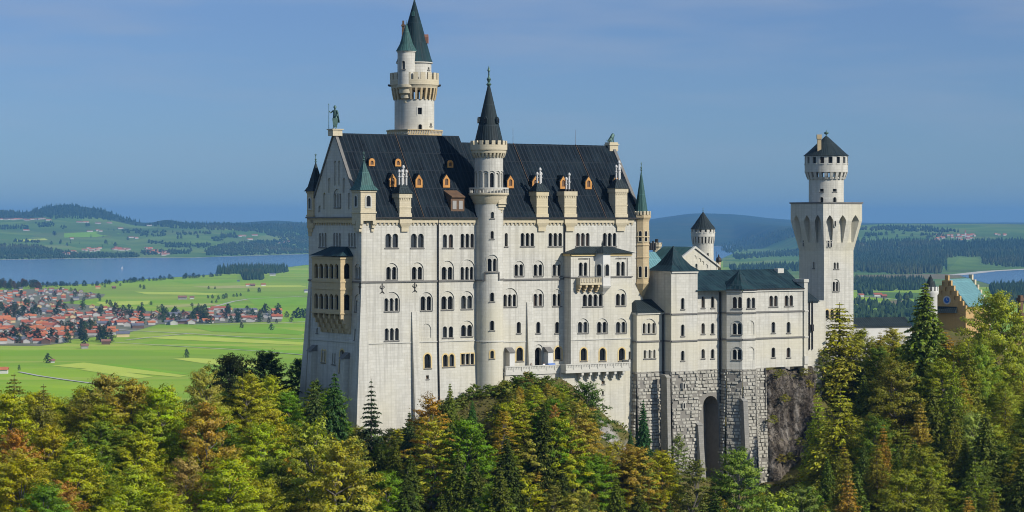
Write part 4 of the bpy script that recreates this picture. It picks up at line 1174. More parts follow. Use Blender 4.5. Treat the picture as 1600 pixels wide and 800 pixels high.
for px, py, mt in ((667, 60, 'tile_brown'), (645.5, 20, 'copper_roof')):
    k = 1.0 if py > 40 else .6
    Rr = rb(28.5) * (py + 4) / 100; dpx = (px - 647) / FPX * Yb / Rr
    a = math.atan2(-bc[1], -bc[0]) + math.asin(max(-.99, min(.99, dpx)))
    fr = Frame(bc[0] + Rr * math.cos(a), bc[1] + Rr * math.sin(a), math.degrees(a) + 90); z0 = zb_(py + 6 * k)
    m = MB(); m.prism(fr, [(-.5 * k, z0), (.5 * k, z0), (.5 * k, z0 + 1.3 * k), (0, z0 + 1.9 * k), (-.5 * k, z0 + 1.3 * k)], -1.1, .5 * k); m.build('roof_hatch', mt, sp_)
# the stair turret that clings to its front
va = math.atan2(-bc[1], -bc[0]); rc = rb(27); aa = va + math.asin(-12.5 / 27)
ts = (bc[0] + rc * math.cos(aa), bc[1] + rc * math.sin(aa)); Ys = ts[1]
rs = 13.8 / FPX * Ys
zs_ = lambda py: CAMZ + (HY - py) / FPX * (Ys - 1.6)
m, mp = cylwall(bell, *ts, rs, zs_(133), zs_(80), 'limestone', [((630.5, 95, 108, 4.6), {})]); tt = m.build('stair_turret', 'limestone', bell)
m = MB(); m.smooth = True; m.lathe(*ts, [(.3, zs_(163)), (rs * .35, zs_(160)), (rs * .35, zs_(156)), (rs * .62, zs_(153)), (rs * .62, zs_(148)), (rs * .85, zs_(145)), (rs * .85, zs_(139)), (rs * 1.06, zs_(136)), (rs * 1.06, zs_(132)), (rs, zs_(131.8))], 24); m.build('turret_corbel', 'cream_stone', tt)
m = MB(); m.smooth = True; m.lathe(*ts, [(rs - .05, zs_(82)), (rs + .2, zs_(80.5)), (rs + .2, zs_(79))], 24); m.build('eaves_ring', 'trim_stone', tt)
m = MB(); m.lathe(*ts, [(rs + .35, zs_(79)), (rs * .75, zs_(68)), (.1, zs_(36))], 14, caps=False); m.build('turret_roof', 'copper_roof', tt)
finial('finial', tt, ts[0], ts[1], zs_(37), .9)
ch = Frame(bc[0] - rb(17), bc[1] - 1.5, 0); m = MB(); m.box(ch, -.28, .28, -.28, .28, zb_(85), zb_(36)); m.box(ch, -.36, .36, -.36, .36, zb_(58), zb_(56)); m.box(ch, -.4, .4, -.4, .4, zb_(40), zb_(37.5)); m.box(ch, -.2, .2, -.2, .2, zb_(36), zb_(31)); m.build('chimney', 'brown_wood', bell)

# ================================================================== LOWER RANGE TO THE RIGHT (on a rusticated base)
NK = 4.5
rang = empty('low_range', F.P(F.S(1120, NK), 0, 130), 'lower three-storey limestone range with dark copper roofs on a rough stone base', 'building')
ZS1, ZS2, ZR = 161.1, 155.45, 149.1
wallk = MB()
pA0 = F.xy(F.S(979.5, .8), .8); sA = F.S(995, 4.0); pA1 = F.xy(sA, 4.0); sB0 = F.S(1037, 4.0); pA2 = F.xy(sB0, 4.0)
NBk = 6.6; pB1 = F.xy(sB0, NBk); sB1 = F.S(1090, NBk); pB2 = F.xy(sB1, NBk)
pC0 = F.xy(sB1, NK); sC1 = F.S(1126, NK); pC1 = F.xy(sC1, NK)
q2 = math.sqrt(.5); L8 = 3.35
d0_ = (sC1, NK); d1_ = (sC1, NK + 2.0); d2_ = (d1_[0] + L8 * q2, d1_[1] + L8 * q2); d3_ = (d2_[0] + 3.5, d2_[1]); d4_ = (d3_[0] + L8 * q2, d3_[1] - L8 * q2)
NE = d4_[1]; sE1 = F.S(1255, NE); sE2 = F.S(1262, NE + .35)
def edge(p, q): return Frame.between(p, q)
EDG = {}
def kwall(key, p, q, ztop, wins=(), niches=()):
    fr = edge(p, q); L = math.hypot(q[0] - p[0], q[1] - p[1]); EDG[key] = (fr, L)
    w = Wall(rang, wallk, PlaneMap(fr), rect(0, L, ZR, ztop))
    for a, k in wins: w.wpx(*a, **k)
    w.done()
zA, zBt, zK = 161.5, 170.1, 165.9
kwall('a0', pA0, pA1, zA)
kwall('a1', pA1, pA2, zA, [((1014.5, 505, 521, 19, 3, 498), dict(gap=.55)), ((1015, 547, 560, 18, 3, None), dict(gap=.7))])
kwall('b0', pA2, pB1, zBt)
kwall('b1', pB1, pB2, zBt, [((1066.7, y0, y1, 5.2), {}) for y0, y1 in ((465.5, 483), (507, 525), (548, 563.5))])
kwall('b2', pB2, pC0, zBt)
kwall('c', pC0, pC1, zK, [((px, y0, y1, 5.2), {}) for px in (1098.5, 1113.5) for y0, y1 in ((463, 481), (505, 521.5), (545.5, 560))])
X = lambda d: F.xy(*d)
kwall('d0', X(d0_), X(d1_), zK)
kwall('d1', X(d1_), X(d2_), zK, [((1152, 464, 481.5, 14, 2), {}), ((1151.5, 505, 522.5, 13, 2, 501), {}), ((1151.5, 546, 562, 13, 2, 542), {})])
kwall('d2', X(d2_), X(d3_), zK, [((1173.3, 465, 481.5, 13, 2), {}), ((1173, 501, 523, 11), dict(blind=True)), ((1173, 542, 563, 11), dict(blind=True))])
kwall('d3', X(d3_), X(d4_), zK)
kwall('e', X(d4_), F.xy(sE1, NE), zK, [((1208.5, 462, 479, 13, 2), {}), ((1232.5, 461.5, 478, 13, 2), {})] + [((px, y0, y1, 5.8), {}) for px in (1208.3, 1232) for y0, y1 in ((503, 520), (543, 558.5))])
# end pier and hidden backs
m = wallk
m.box(F, sE1 - .02, sE2, NE - 3, NE + .35, ZR - 1.5, F.Z(1258, 441, NE)); m.box(F, sE1 - .2, sE2 + .2, NE - 3.1, NE + .5, F.Z(1258, 441, NE), F.Z(1258, 436, NE))
for a, b, z in (((sE2, NE), (sE2, -9), zK), ((sE2, -9), (sA, -9), zA), ((sB1, NK), (sB1, -4), zBt), ((sB1, -4), (sB0, -4), zBt), ((sB0, -4), (sB0, 4), zBt)):
    fr = edge(F.xy(*a), F.xy(*b)); wall_panel(wallk, PlaneMap(fr), rect(0, math.hypot(a[0] - b[0], a[1] - b[1]), ZR, z), [])
wallk.build('wall', 'limestone', rang)
for z, nm in ((ZS1, 0), (ZS2, 1)):
    m = MB()
    for k in ('a0', 'a1', 'b0', 'b1', 'c', 'd0', 'd1', 'd2', 'd3', 'e'):
        fr, L = EDG[k]
        if k in ('a0', 'a1') and nm == 0: continue
        ext = .16 if k in ('a1', 'b1', 'd1', 'd2', 'e') else 0
        m.box(fr, 0, L + ext * .0, -.08, .2 + .002 * len(k), z - .16, z + .16)
    m.build('string_course', 'dark_trim', rang)
m = MB(); m.box(F, sE1, sE2 + .15, NE, NE + .5, ZS1 - .16, ZS1 + .16); m.box(F, sE1, sE2 + .15, NE, NE + .5, ZS2 - .16, ZS2 + .16); m.box(F, sE1, sE2 + .1, NE, NE + .48, ZR + .4, ZR + 2.2); m.build('pier_band', 'trim_stone', rang)
m = MB()
for k in ('a0', 'a1', 'c', 'd0', 'd1', 'd2', 'd3', 'e', 'b0', 'b1'):
    fr, L = EDG[k]; z = {'a': zA, 'b': zBt}.get(k[0], zK); m.box(fr, 0, L, -.1, .28, z - .4, z - .01)
m.build('cornice', 'trim_stone', rang)
# pipes in the two re-entrant corners
for (a, n, z1_, z0) in ((sB0 - .35, 4.2, 161, 128), (sC1 - .35, NK + .2, 165.5, 124), (F.S(1193, NE) + .2, NE + .3, 149, 128)):
    m = MB(); m.tube(F.P(a, n, z1_), F.P(a, n, z0), .15, seg=6); m.build('drainpipe', 'black_iron', rang)

# roofs
m = MB(); fr = F; zr = CAMZ - 70 / FPX * 545
sL, sR = sB1 - .5, sE1 + .2
ridge_n = -2.0
A = [F.P(sL, NK + .5, zK), F.P(sC1 + 1, NK + .5, zK)]
nE = NE + .45
def rz(n): return zK + (zr - zK) * (nE - n) / (nE - ridge_n)
hipL, hipR = F.S(1130, ridge_n), F.S(1228, ridge_n)
m.face([F.P(sL, nE, zK), F.P(sR, nE, zK), F.P(hipR, ridge_n, zr), F.P(sL, ridge_n, zr)])
m.face([F.P(sR, nE, zK), F.P(sR, -9, zK), F.P(hipR, ridge_n, zr)])
m.face([F.P(sR, -9, zK), F.P(sL, -9, zK), F.P(sL, ridge_n, zr), F.P(hipR, ridge_n, zr)])
m.face([F.P(sL, -9, zK), F.P(sL, nE, zK), F.P(sL, ridge_n, zr)])
m.face([F.P(sL, nE, zK), F.P(sL, -9, zK), F.P(sR, -9, zK), F.P(sR, nE, zK)])
m.build('roof', 'dark_copper_roof', rang)
m = MB()
for k in ('c', 'd0', 'd1', 'd2', 'd3', 'e'):
    fr_, L = EDG[k]; m.box(fr_, 0, L, .2, .5, zK + .002, zK + .2)
m.build('gutter', 'black_iron', rang)
def bell_roof(plan, zb, apex, mat, name='roof', ov=.45, waist=.42, hw=.30, root=None):
    cx = sum(p[0] for p in plan) / len(plan); cyy = sum(p[1] for p in plan) / len(plan)
    def ring(k, z, o=0):
        out = []
        for x, y in plan:
            dx, dy = x - cx, y - cyy; L = math.hypot(dx, dy)
            out.append(Vector((cx + dx * k + dx / L * o, cyy + dy * k + dy / L * o, z)))
        return out
    zt = apex; H = zt - zb
    rs_ = [ring(1, zb, ov), ring(.72, zb + H * .22), ring(waist, zb + H * .50), ring(.16, zb + H * .82), ring(.02, zt)]
    m = MB(); m.face(list(reversed(rs_[0])))
    for A_, B_ in zip(rs_, rs_[1:]):
        for i in range(len(plan)):
            j = (i + 1) % len(plan); m.face([A_[i], A_[j], B_[j], B_[i]])
    return m.build(name, mat, root or rang), (cx, cyy)
plD = [X(d1_), X(d2_), X(d3_), X(d4_), F.xy(d4_[0], NE - 4.5), F.xy(d1_[0], NE - 4.5)]
bell_roof(plD, zK + .05, CAMZ - 72 / FPX * 530, 'dark_copper_roof', ov=.5)
plB = [pB1, pB2, F.xy(sB1, -1.0), F.xy(sB0, -1.0)]
bell_roof(plB, zBt + .02, CAMZ - 34 / FPX * 524, 'dark_copper_roof', ov=.6)
plA = [pA0, pA1, pA2, F.xy(sB0, -4), F.xy(F.inv((*pA0, 0))[0], -4)]
m = MB(); zt = CAMZ - 117 / FPX * 522
Aq = [Vector((*p, zA)) for p in [F.xy(F.inv((*pA0, 0))[0] - .5, .8), F.xy(sA - .2, 4.5), F.xy(sB0 - .05, 4.5), F.xy(sB0 - .05, -4), F.xy(F.inv((*pA0, 0))[0] - .5, -4)]]
T0, T1 = F.P(sA + 2.6, -.2, zt), F.P(sB0 - .05, -.2, zt)
m.face([Aq[0], Aq[1], T0]); m.face([Aq[1], Aq[2], T1, T0]); m.face([Aq[2], Aq[3], T1]); m.face([Aq[3], Aq[4], T0, T1]); m.face([Aq[4], Aq[0], T0]); m.face(list(reversed(Aq)))
m.build('roof', 'slate_roof', rang)
m = MB(); sg = F.S(1239, -1.0); zg = F.Z(1240, 424, -1)
m.cross(F, [(NE - .8, zK), (-1.0, zg), (-7, zK)], sE1 - 1.0, sE1 - .2); o = m.build('end_gable', 'slate_roof', rang)
m = MB(); m.box(F, sE1 - 1.5, sE1 + .2, -1.6, -.2, zg - 2, zg + .7); m.build('chimney', 'trim_stone', rang)
m = MB(); m.tube(F.P(d2_[0] + 1.7, ridge_n, zr), F.P(d2_[0] + 1.7, ridge_n, zr + 4), .04, .02, 5); m.build('lightning_rod', 'black_iron', rang)

# rusticated base: every block stands out by its own amount
base = MB(); core = MB(); rb_ = random.Random(5)
def rustic(p, q, z0, z1, holes=(), k=.035, top=.0, sidecap=False):
    fr = edge(p, q); L = math.hypot(q[0] - p[0], q[1] - p[1])
    nf = lambda z: max(0, z1 - z) * k
    mp = PlaneMap(fr, lambda a, z: nf(z))
    wall_panel(core, mp, rect(0, L, z0, z1), [(h, 4.5, True) for h in holes])
    z = z0
    while z < z1 - .2:
        h = min(rb_.uniform(.58, .84), z1 - z); a = -rb_.uniform(0, .8)
        while a < L:
            w = rb_.uniform(.75, 1.7); b0, b1 = max(0, a), min(L, a + w)
            c, cz = (b0 + b1) / 2, z + h / 2
            hit = any(min(x for x, _ in hl) - .1 < b1 and b0 < max(x for x, _ in hl) + .1 and z < max(y for _, y in hl) + .1 for hl in holes)
            if b1 - b0 > .25 and not hit and rb_.random() > .12:
                pr = rb_.choice((.06, .10, .15, .22, .32)); g = .05; e = .09
                n0 = nf(z + h / 2)
                f = [fr.P(b0 + g, n0 - .1, z + g), fr.P(b1 - g, n0 - .1, z + g), fr.P(b1 - g, n0 - .1, z + h - g), fr.P(b0 + g, n0 - .1, z + h - g)]
                j = lambda: rb_.uniform(-.03, .03)
                t_ = [fr.P(b0 + g + e, n0 + pr + j(), z + g + e), fr.P(b1 - g - e, n0 + pr + j(), z + g + e), fr.P(b1 - g - e, n0 + pr + j(), z + h - g - e), fr.P(b0 + g + e, n0 + pr + j(), z + h - g - e)]
                base.face(t_)
                for i in range(4):
                    jn = (i + 1) % 4; base.face([f[i], f[jn], t_[jn], t_[i]])
            a += w
        z += h
zlow = 118
rustic(pA0, pA1, zlow, ZR); 
fa = edge(pA1, pA2); rustic(pA1, pA2, zlow, ZR)
rustic(pA2, pB1, zlow, ZR); rustic(pB1, pB2, zlow, ZR)
fc = edge(pC0, pC1)
rustic(pB2, pC0, zlow, ZR)
sa0, zar = fc.ray(1097.5, 619); sa1, _ = fc.ray(1121, 619)
rustic(pC0, pC1, zlow, ZR, [arch((sa0 + sa1) / 2, zlow + .3, zar, sa1 - sa0, 10)])
rustic(X(d0_), X(d1_), zlow, ZR); rustic(X(d1_), X(d2_), zlow, ZR); rustic(X(d2_), X(d3_), zlow, ZR); rustic(X(d3_), X(d4_), zlow, ZR)
sW = F.S(1197, NE); rustic(X(d4_), F.xy(sW, NE), zlow, ZR)
rbs = base.build('rusticated_base', 'rubble_stone', rang); core.build('core_wall', 'joint_shade_stone', rbs)
for px, yt, n, w, pr, zb0 in ((1042, 590, NBk, .45, .5, 118), (1091, 664, NBk, .62, 1.2, 118), (1162, 627, d2_[1], .6, .9, 118)):
    s0, zt = F.ray(px, yt, n + .5); m = MB()
    m.wedge(F, s0 - w, s0 + w, n - 1, n + .9 + pr * 2.0, n + .9 + pr * .25, zb0, zt)
    o = m.build('buttress', 'grey_stone', rang); m = MB(); m.wedge(F, s0 - w - .08, s0 + w + .08, n - 1, n + .98 + pr * .3, n + .4, zt + .002, zt + .6); m.build('buttress_cap', 'grey_stone', o)
for px, y in ((1067.5, 603), (1067.5, 634)):
    s0, z0 = F.ray(px, y, NBk + .4); m = MB(); m.box(F, s0 - .35, s0 + .35, NBk - .2, NBk + .75, z0 - .7, z0 + .7); o = m.build('slit_window', 'trim_stone', rang)
    m = MB(); m.box(F, s0 - .2, s0 + .2, NBk + .6, NBk + .77, z0 - .55, z0 + .55); m.build('pane', 'glass', o)

# ================================================================== SQUARE TOWER
YT = 585.0
T = Frame((1287.5 - CX) / FPX * YT, YT, 33)          # right face; s from the near corner
sT1 = T.S(1333.5); TW_ = sT1
pN, pR = T.xy(0, 0), T.xy(sT1, 0); pLft = T.xy(0, -TW_ * 1.0); pBk = T.xy(sT1, -TW_)
TL = Frame.between(pLft, pN)
zt1 = T.Z(1290, 318); zflare, zlo_ = T.Z(1290, 345), T.Z(1290, 392); OV = 1.45
sqt = empty('square_tower', (*pN, 150), 'tall white square tower with flaring top, round upper drum and dark pointed cap', 'tower')
m = MB()
wr = Wall(sqt, m, PlaneMap(T), rect(0, sT1, 128, zlo_)); wleft = Wall(sqt, m, PlaneMap(TL), rect(0, TW_, 128, zlo_))
wr.wpx(1306.5, 410, 420, 7.5, 2, gap=.3); wr.wpx(1306, 440, 455, 9, 2, 436)
for px in (1292.3, 1300, 1308): wr.wpx(px, 484, 497, 5.4, surround='yellow_trim')
wleft.wpx(1271.6, 409, 419, 2.6, surround='trim_stone'); wleft.wpx(1256.5, 376, 386, .1) if 0 else None
wr.done(); wleft.done()
for a, b in ((pR, pBk), (pBk, pLft)): wall_panel(m, PlaneMap(edge(a, b)), rect(0, TW_, 128, zlo_), [])
m.build('wall', 'limestone', sqt)
def flare(fr, L, niches, wins, root):
    nf = lambda a, z: OV * max(0.0, min(1.0, (z - zlo_) / (zflare - zlo_)))
    def mp(a, z, d):
        n = nf(a, z); return fr.P((a - L / 2) * (1 + 2 * n / L) + L / 2, n - d, z)
    class MPx:
        def __call__(s, a, z, d): return mp(a, z, d)
    mm = MB(); hol = []
    for c, w, z0, z1_ in niches:
        hol.append(arch(c, z0, z1_, w, 12, True))
    wall_panel(mm, MPx(), rect(0, L, zlo_, zt1), [(h, 0, False) for h in hol], rows=[zflare])
    for loop in hol:
        n = len(loop)
        for i in range(n):
            j = (i + 1) % n; A, B = loop[i], loop[j]
            mm.face([mp(*A, 0), fr.P(A[0], .02, A[1]), fr.P(B[0], .02, B[1]), mp(*B, 0)])
        mm.face([fr.P(a, .02, z) for a, z in loop])
    return mm
zn0, zn1 = T.Z(1300, 379), T.Z(1300, 336)
Lm = sT1
nich = [(Lm * .17, Lm * .185, zn0, zn1), (Lm * .50, Lm * .185, zn0, zn1), (Lm * .83, Lm * .185, zn0, zn1)]
for fr in (T, TL, edge(pR, pBk), edge(pBk, pLft)): flare(fr, Lm, nich, [], sqt).build('flared_top', 'limestone', sqt)
m = MB(); c4 = [T.xy(-OV, OV), T.xy(sT1 + OV, OV), T.xy(sT1 + OV, -TW_ - OV), T.xy(-OV, -TW_ - OV)]
cc = T.xy(sT1 / 2, -TW_ / 2)
def sc4(k, z): return [Vector((cc[0] + (x - cc[0]) * k, cc[1] + (y - cc[1]) * k, z)) for x, y in c4]
m.hexa(sc4(1.035, zt1 + .002), sc4(1.035, zt1 + .35)); m.build('parapet_ledge', 'dark_trim', sqt)
# little pair of windows and slit on the right face, slits on the left
for fr, px, y0, y1, w in ((T, 1294.3, 376, 386, 2.8), (T, 1298.6, 376, 386, 2.8), (T, 1305, 345, 354, 2.2), (TL, 1255.2, 375, 385, 2.4)):
    n = OV * .26 if y0 > 360 else OV; s0, z1_ = fr.ray(px, y0, n); _, z0 = fr.ray(px, y1, n); f2 = Frame(*fr.xy(0, n), fr.deg)
    l = arch(s0, z0, z1_, w / 6.0); mm = MB(); mm.face([f2.P(a, .0, z) for a, z in l]); w_ = mm.build('window', 'glass', sqt)
    mm = MB(); ringm(mm, PlaneMap(f2), l, .08, -.06, .3, True); mm.build('window_frame', 'trim_stone', w_)
YD = cc[1]; zD = lambda py, d=4.0: CAMZ + (HY - py) / FPX * (YD - d); rD = lambda px: px / FPX * YD
pxD = CX + FPX * cc[0] / cc[1]
m, mp = cylwall(sqt, *cc, rD(27.2), zt1 + .3, zD(277), 'limestone', [((pxD - 7, 295, 299.5, 6), dict(square=True, sill=False)), ((pxD + 13, 295, 299.5, 6), dict(square=True, sill=False)), ((pxD - 7, 308, 317, 5.2), {}), ((pxD + 13, 308, 317, 5.2), {})])
m.build('drum', 'limestone', sqt)
m = MB(); m.smooth = True; m.lathe(*cc, [(rD(29), zD(279)), (rD(29), zD(276.5)), (rD(26), zD(276.4))], 32); m.smooth = False
machicolation(m, *cc, rD(27), rD(33.3), zD(280), zD(268.5), 22, .5); m.build('corbel_ring', 'trim_stone', sqt)
rU = rD(33.6); mpu = CylMap(*cc, rU, math.atan2(-cc[1], -cc[0]) + math.pi); L = 2 * math.pi * rU
m = MB(); m.smooth = True; uw = Wall(sqt, m, mpu, rect(0, L, zD(269), zD(243.5)), cols=cyl_cols(rU, 40), sillmat='trim_stone')
for k in range(16): uw.win(L * (k + .5) / 16, zD(255), zD(245), 1.0, 1, square=True, sill=False, dep=.45)
uw.done(); m.lathe(*cc, [(rD(26), zD(269)), (rU, zD(269))], 32, caps=False); m.build('battlement', 'limestone', sqt)
m = MB(); m.lathe(*cc, [(rD(36), zD(243)), (rD(29), zD(237)), (rD(14), zD(223)), (.1, zD(211))], 16); cr_ = m.build('cone_roof', 'slate_roof', sqt)
m = MB(); m.smooth = True; px_ = cc; m.lathe(*cc, [(.12, zD(213)), (.12, zD(209.5)), (.55, zD(207.6)), (.55, zD(206)), (.1, zD(204.5)), (.05, zD(202))], 10); m.build('finial', 'bronze', cr_)
chf = Frame(cc[0] - rD(13.5), cc[1] - 3.0, 0); m = MB(); m.box(chf, -.45, .45, -.45, .45, zD(237), zD(214)); m.box(chf, -.58, .58, -.58, .58, zD(217), zD(210)); m.build('chimney', 'warm_stone', sqt)
# low link between the range and the tower
lk = empty('link_building', T.P(-3, 2, 150), 'narrow white link building with dark lean-to roof in front of the square tower', 'building')
Lf = Frame(*F.xy(F.S(1262, 1.0), 1.0), 34); l0, l1 = 0.0, Lf.S(1290)
m = MB(); m.box(Lf, l0, l1, -6, 0, 128, Lf.Z(1270, 470)); m.build('wall', 'limestone', lk)
m = MB(); m.cross(Lf, [(.5, Lf.Z(1275, 471)), (-6, Lf.Z(1262, 449)), (-6, Lf.Z(1275, 471))], l0 - 2, l1 - 2.0); m.build('roof', 'slate_roof', lk)
for px in (1265, 1269.5):
    m = MB(); s0, zz = Lf.ray(px, 470, .2); m.tube(Lf.P(s0, .2, zz), Lf.P(s0, .2, Lf.Z(px, 546)), .14, seg=6); m.build('drainpipe', 'black_iron', lk)
for px, y in ((1262, 455),):
    m = MB(); s0, zz = Lf.ray(px + 6, 468); m.box(Lf, s0 - .3, s0 + .3, 0, .5, zz - 7, zz - 5.5); m.build('lamp_box', 'black_iron', lk)
mt = Frame(*T.xy(-14, 1.5), 33)
m = MB(); m.box(mt, 0, 26, -1, 1.2, 140, T.Z(1280, 552)); m.box(mt, -.2, 26.2, -1, 1.5, T.Z(1280, 552), T.Z(1280, 546))
o = m.build('parapet_wall', 'grey_plaster'); tag(o, 'low grey parapet wall at the foot of the square tower', 'wall')

# ================================================================== KNIGHTS' HOUSE BEHIND, WITH ITS ROUND TURRET
YH = 548.0
H = Frame((1085.5 - CX) / FPX * YH, YH, 34)
kh = empty('gabled_house', H.P(0, -6, 150), 'cream gabled house with dark green copper roof behind the lower range', 'house')
hw = 6.6; zap, zev = H.Z(1086, 388), H.Z(1122, 416)
m = MB(); hwl = Wall(kh, m, PlaneMap(H), [(-hw, 140), (hw, 140), (hw, zev), (0, zap), (-hw, zev)])
hwl.wpx(1088, 412, 423, 3.4)
for i, (px, y0) in enumerate(((1086, 399), (1093, 403), (1098, 408), (1104, 413))):
    s0, z1_ = H.ray(px, y0); hwl.niche(s0, z1_ - .9, z1_, .8, .15)
hwl.done(); m.box(H, -hw, hw, -13, -.4, 140, zev - .02); m.build('wall', 'limestone', kh)
m = MB(); m.prism(H, [(-hw - .5, zev - .3), (-hw - .5, zev + .15), (0, zap + .5), (hw + .5, zev + .15), (hw + .5, zev - .3), (0, zap)], -.3, .35); m.build('gable_coping', 'trim_stone', kh)
m = MB(); m.prism(H, [(-hw - .5, zev), (hw + .5, zev), (0, zap + .35)], -11.5, -.31); m.build('roof', 'copper_roof', kh)
m = MB(); H2 = Frame(*H.xy(-hw - 7, -1.5), 34)
z2e, z2r = H.Z(1040, 432), H.Z(1046, 394)
m.hexa([H2.P(-1, 1, z2e), H2.P(8, 1, z2e), H2.P(8, -9, z2e), H2.P(-1, -9, z2e)], [H2.P(3.5, -5, z2r), H2.P(7.5, -5, z2r), H2.P(7.5, -6, z2r), H2.P(3.5, -6, z2r)])
m.build('side_roof', 'bright_copper_roof', kh)
m = MB(); m.box(H2, -.5, 7.5, -8.5, .5, 140, z2e - .01); m.build('side_wall', 'white_plaster', kh)
m = MB()
for i in range(5): m.box(H, -4.6 + i * .55, -4.3 + i * .55, -11.8, -11.4, zap - .5, zap + 1.1 + .5 * (i % 2))
m.build('roof_cresting', 'black_iron', kh)
m = MB(); m.box(H, -7.0, -5.6, -11.5, -10.3, zap - 3, zap + .7); m.build('chimney', 'cream_stone', kh)
# crowned chimney turret
yc = at(1026, 400, 560); zc = lambda py: CAMZ + (HY - py) / FPX * 560; rc_ = lambda px: px / FPX * 560
ct = empty('chimney_turret', (yc.x, yc.y, 150), 'small yellow stone chimney turret with crenellated crown behind the corner turret', 'chimney')
m = MB(); m.lathe(yc.x, yc.y, [(rc_(6.5), 150), (rc_(6.5), zc(388)), (rc_(8.6), zc(385)), (rc_(8.6), zc(382))], 8, off=R(22)); m.build('shaft', 'cream_stone', ct)
m = MB(); merlons(m, yc.x, yc.y, rc_(6), rc_(8.6), zc(382), zc(379), 8, .55, R(22)); m.build('battlement', 'cream_stone', ct)
m = MB(); m.lathe(yc.x, yc.y, [(rc_(1.2), zc(382)), (rc_(1.2), zc(379.5)), (rc_(2.6), zc(379)), (rc_(2.6), zc(373.5))], 10); m.build('chimney_cap', 'black_iron', ct)
# little turret wall with battlements between palace corner and range
w0 = at(1031, 440, 535); zw = lambda py: CAMZ + (HY - py) / FPX * 535; rw = lambda px: px / FPX * 535
wt = empty('battlement_turret', (w0.x, w0.y, 140), 'small white battlemented turret between the palace corner and the square pavilion', 'tower')
m = MB(); m.smooth = True; m.lathe(w0.x, w0.y, [(rw(8), 140), (rw(8), zw(447)), (rw(9.2), zw(445)), (rw(9.2), zw(441))], 16); m.build('wall', 'white_plaster', wt)
m = MB(); merlons(m, w0.x, w0.y, rw(7.2), rw(9.2), zw(441), zw(435.5), 9, .55); m.build('battlement', 'white_plaster', wt)
m = MB(); lf = Frame(w0.x - 2.5, w0.y + 3.5, 34); m.cross(lf, [(.3, zw(474)), (-4.5, zw(446)), (-4.5, zw(474))], -4, -.1); m.build('lean_to_roof', 'tile_brown', wt)
# round turret with dark cone
yr = at(1098.5, 400, 574); zq = lambda py: CAMZ + (HY - py) / FPX * 571; rq = lambda px: px / FPX * 574
rt = empty('round_turret', (yr.x, yr.y, 145), 'round white turret with dark cone cap behind the green roofed gable', 'tower')
m, mp = cylwall(rt, yr.x, yr.y, rq(16.4), 140, zq(380), 'limestone', [((1106, 395, 402, 2.6), {})]); m.build('wall', 'limestone', rt)
m = MB(); machicolation(m, yr.x, yr.y, rq(16.3), rq(18.6), zq(381), zq(368), 20, .55); m.build('corbel_ring', 'limestone', rt)
rv = rq(18.7); m = MB(); m.smooth = True; uw = Wall(rt, m, CylMap(yr.x, yr.y, rv, math.atan2(-yr.y, -yr.x) + math.pi), rect(0, 2 * math.pi * rv, zq(370), zq(357)), cols=cyl_cols(rv, 32), sillmat='trim_stone')
for k in range(14): uw.win(2 * math.pi * rv * (k + .5) / 14, zq(362.5), zq(358.5), .5, 1, square=True, sill=False, dep=.4)
uw.done(); m.lathe(yr.x, yr.y, [(rq(15), zq(370)), (rv, zq(370))], 28, caps=False); m.build('battlement', 'limestone', rt)
m = MB(); m.lathe(yr.x, yr.y, [(rq(20), zq(358)), (rq(13), zq(349)), (.08, zq(331))], 18); cr_ = m.build('cone_roof', 'slate_roof', rt); finial('finial', cr_, yr.x, yr.y, zq(332), 1.2)
yk = at(1123, 405, 600); zk2 = lambda py: CAMZ + (HY - py) / FPX * 600; rk2 = lambda px: px / FPX * 600
ck = empty('domed_chimney', (yk.x, yk.y, 150), 'small yellow chimney with black onion cap beside the cream gable', 'chimney')
m = MB(); m.lathe(yk.x, yk.y, [(rk2(3.6), 150), (rk2(3.6), zk2(408))], 8); m.build('shaft', 'warm_stone', ck)
m = MB(); m.smooth = True; m.lathe(yk.x, yk.y, [(rk2(4.6), zk2(409)), (rk2(4.6), zk2(407)), (rk2(4), zk2(403.5)), (rk2(1.2), zk2(401)), (rk2(1), zk2(399)), (.02, zk2(397))], 10); m.build('onion_cap', 'black_iron', ck)

# ================================================================== GATEHOUSE, GALLERY AND GATE WALLS FAR RIGHT
YG = 650.0
GF = Frame((1509 - CX) / FPX * YG, YG, 52)
gh = empty('gatehouse', GF.P(4, -5, 150), 'tawny brick gatehouse with stepped gables and turquoise copper roof among the trees', 'gatehouse')
GW = 11.4; GG = Frame.between(GF.xy(0, -GW), GF.xy(0, 0)); gw = GW
zG = lambda py: GF.Z(1500, py)
steps = []
hts = [478, 471, 463, 455, 447, 439, 431]; nst = len(hts) - 1
left = [(0, 142)]; right_ = []
prof = []
for i in range(nst + 1):
    x0 = gw / 2 * i / (nst + .55)
    prof.append((x0, zG(hts[i])))
pl = [(0, 140), (gw, 140)]
for i, (x0, z_) in enumerate(prof):
    pl += [(gw - x0, prof[i][1]), (gw - (prof[i + 1][0] if i < nst else gw / 2 - .0), prof[i][1])] if i < nst else [(gw - x0, z_), (x0, z_)]
for i in range(nst - 1, -1, -1): pl += [(prof[i + 1][0], prof[i][1]), (prof[i][0], prof[i][1])]
clean = []
for p_ in pl:
    if not clean or (abs(p_[0] - clean[-1][0]) > 1e-4 or abs(p_[1] - clean[-1][1]) > 1e-4): clean.append(p_)
m = MB(); gwl = Wall(gh, m, PlaneMap(GG), clean)
for x0, zz in ((.5, 449), (.38, 455), (.62, 455), (.27, 463), (.73, 463), (.42, 441), (.58, 441)): gwl.niche(gw * x0, zG(zz + 7), zG(zz), .75, .3)
gwl.done()
